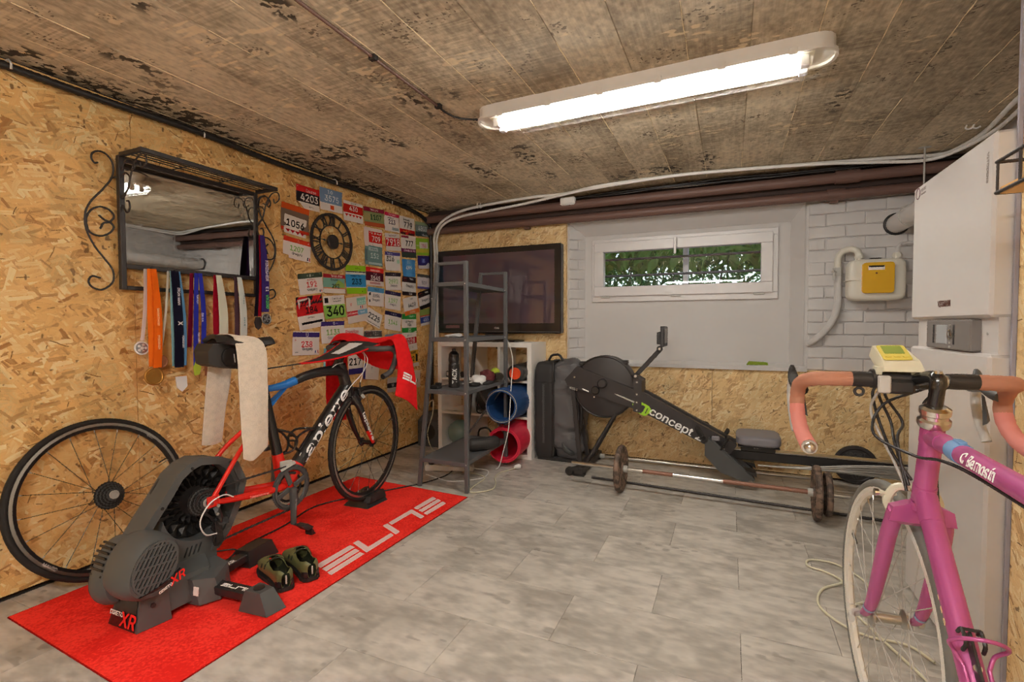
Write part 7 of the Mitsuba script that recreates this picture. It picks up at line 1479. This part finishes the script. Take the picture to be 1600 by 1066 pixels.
wheel(numbered(pk + '__front_wheel'), Mp, R=.333, tr=.0125, rim=.020, n=32, tyre='bsdf_grey_tyre', rimm='bsdf_rim_cream', track='bsdf_rim_cream', hubm='bsdf_alu', spoke='bsdf_silver_paint', nip='bsdf_chrome', hubw=.07)
part(pk, 'quick_release', cat_mesh(rod(Q(1.465, .334, -.072), Q(1.465, .334, .072), .005, 8), tube(smooth_path([Q(1.465, .334, -.062), Q(1.455, .335, -.074), Q(1.435, .338, -.082), Q(1.415, .340, -.084)], 4), .007, 8, flat=1.4), disc(Q(1.465, .334, .064), (1, 0, 0), .010, .010, 12)), SR, smooth=40)
wheel(numbered(pk + '__rear_wheel'), axis_frame((PX, pRA[0], pRA[1]), (1, 0, 0)), R=.334, tr=.0125, rim=.020, n=28, tyre='bsdf_grey_tyre', rimm='bsdf_rim_cream', track='bsdf_rim_cream', hubm='bsdf_alu', spoke='bsdf_silver_paint', nip='bsdf_chrome', hubw=.06, cassette=True)
# bottle cage on the down tube
dv = np.array([0, (.80 - 1.232), (.275 - .708)]); dv /= np.linalg.norm(dv); nv = np.array([0, -dv[2], dv[1]]) * -1; nv = np.array([0, -.71, .70])
o = np.array(Q(1.03, .509)); qq = lambda a, b, x: o + dv * a + nv * b + np.array([x, 0, 0])
cg = part(pk, 'bottle_cage', cat_mesh(tube(smooth_path([qq(.02, .024, -.016), qq(.0, .030, -.026), qq(-.004, .055, -.036), qq(-.004, .078, -.024), qq(-.003, .090, .0), qq(-.004, .078, .024), qq(-.004, .055, .036), qq(.0, .030, .026), qq(.02, .024, .016)], 6), .0032, 8), tube(smooth_path([qq(.02, .024, -.016), qq(.12, .026, -.014), qq(.15, .04, -.014), qq(.155, .07, 0), qq(.15, .04, .014), qq(.12, .026, .014), qq(.02, .024, .016)], 6), .0032, 8)), 'bsdf_pink_frame', smooth=True)
part(pk, 'cage_plate', cat_mesh(bar(qq(-.03, .0235, 0), qq(.13, .0235, 0), .026, .005, .001, up=(1, 0, 0)), tube(smooth_path([qq(-.03, .026, -.013), qq(-.03, .044, -.012), qq(-.008, .046, -.012), qq(-.002, .028, -.013)], 3), .003, 6), tube(smooth_path([qq(-.03, .026, .013), qq(-.03, .044, .012), qq(-.008, .046, .012), qq(-.002, .028, .013)], 3), .003, 6), rod(qq(-.03, .044, -.012), qq(-.03, .044, .012), .003, 6)), 'bsdf_black_plastic')
part(pk, 'cage_bolt', disc(qq(.022, .028, 0), nv, .006, .005, 12), 'bsdf_chrome')
# the rest of the bike, out of the frame at the right
part(pk, 'seatpost', rod(Q(.632, .85), Q(.618, .955), .0132, 14), 'bsdf_alu', smooth=40)
BXs = BX; saddle(pk, .475, .745, .965, x=PX)
part(pk, 'bottom_bracket', rod(Q(*pBB, -.04), Q(*pBB, .04), .021, 16), PF, smooth=40)
part(pk, 'chainring', gear(.098, 50, .004, axis_frame(Q(*pBB, .045), (1, 0, 0)), .078), 'bsdf_alu')
part(pk, 'spider', cat_mesh([bar(Q(*pBB, .046), Q(pBB[0] + .08 * math.cos(a), pBB[1] + .08 * math.sin(a), .046), .016, .005) for a in np.linspace(0, 6.28, 6)[:-1]]), 'bsdf_alu')
for s, a in ((1, -2.2), (-1, .94)):
    e = (pBB[0] + .17 * math.cos(a), pBB[1] + .17 * math.sin(a)); part(pk, 'crank_arm', tube([Q(*pBB, s * .058), Q(*e, s * .070)], [.016, .012], 10), 'bsdf_alu', smooth=40)
    part(pk, 'pedal', cat_mesh(rod(Q(*e, s * .07), Q(*e, s * .13), .006), cbox(Q(*e, s * .11), (.06, .07, .02), .004)), 'bsdf_black_plastic')
part(pk, 'chain', cat_mesh(rod(Q(pBB[0], pBB[1] + .097, .045), Q(pRA[0], pRA[1] + .045, .045), .004, 6), rod(Q(pBB[0], pBB[1] - .097, .045), Q(pRA[0], pRA[1] - .045, .045), .004, 6)), 'bsdf_iron')
t = thing('bike_stand', 'low black rear wheel stand holding the pink bike upright', 'bike stand')
part(t, 'base', cat_mesh([bar((2.78, y, .012), (3.04, y, .012), .03, .02, .003) for y in (.33, .62)] + [bar((x, .33, .012), (x, .62, .012), .03, .02, .003) for x in (2.875, 2.945)]), 'bsdf_black_plastic')
for s in (-1, 1): part(t, 'arm', cat_mesh(bar((PX + s * .036, .34, .02), (PX + s * .036, .34, .24), .014, .02, .003), bar((PX + s * .036, .61, .02), (PX + s * .036, .61, .24), .014, .02, .003)), 'bsdf_black_plastic')
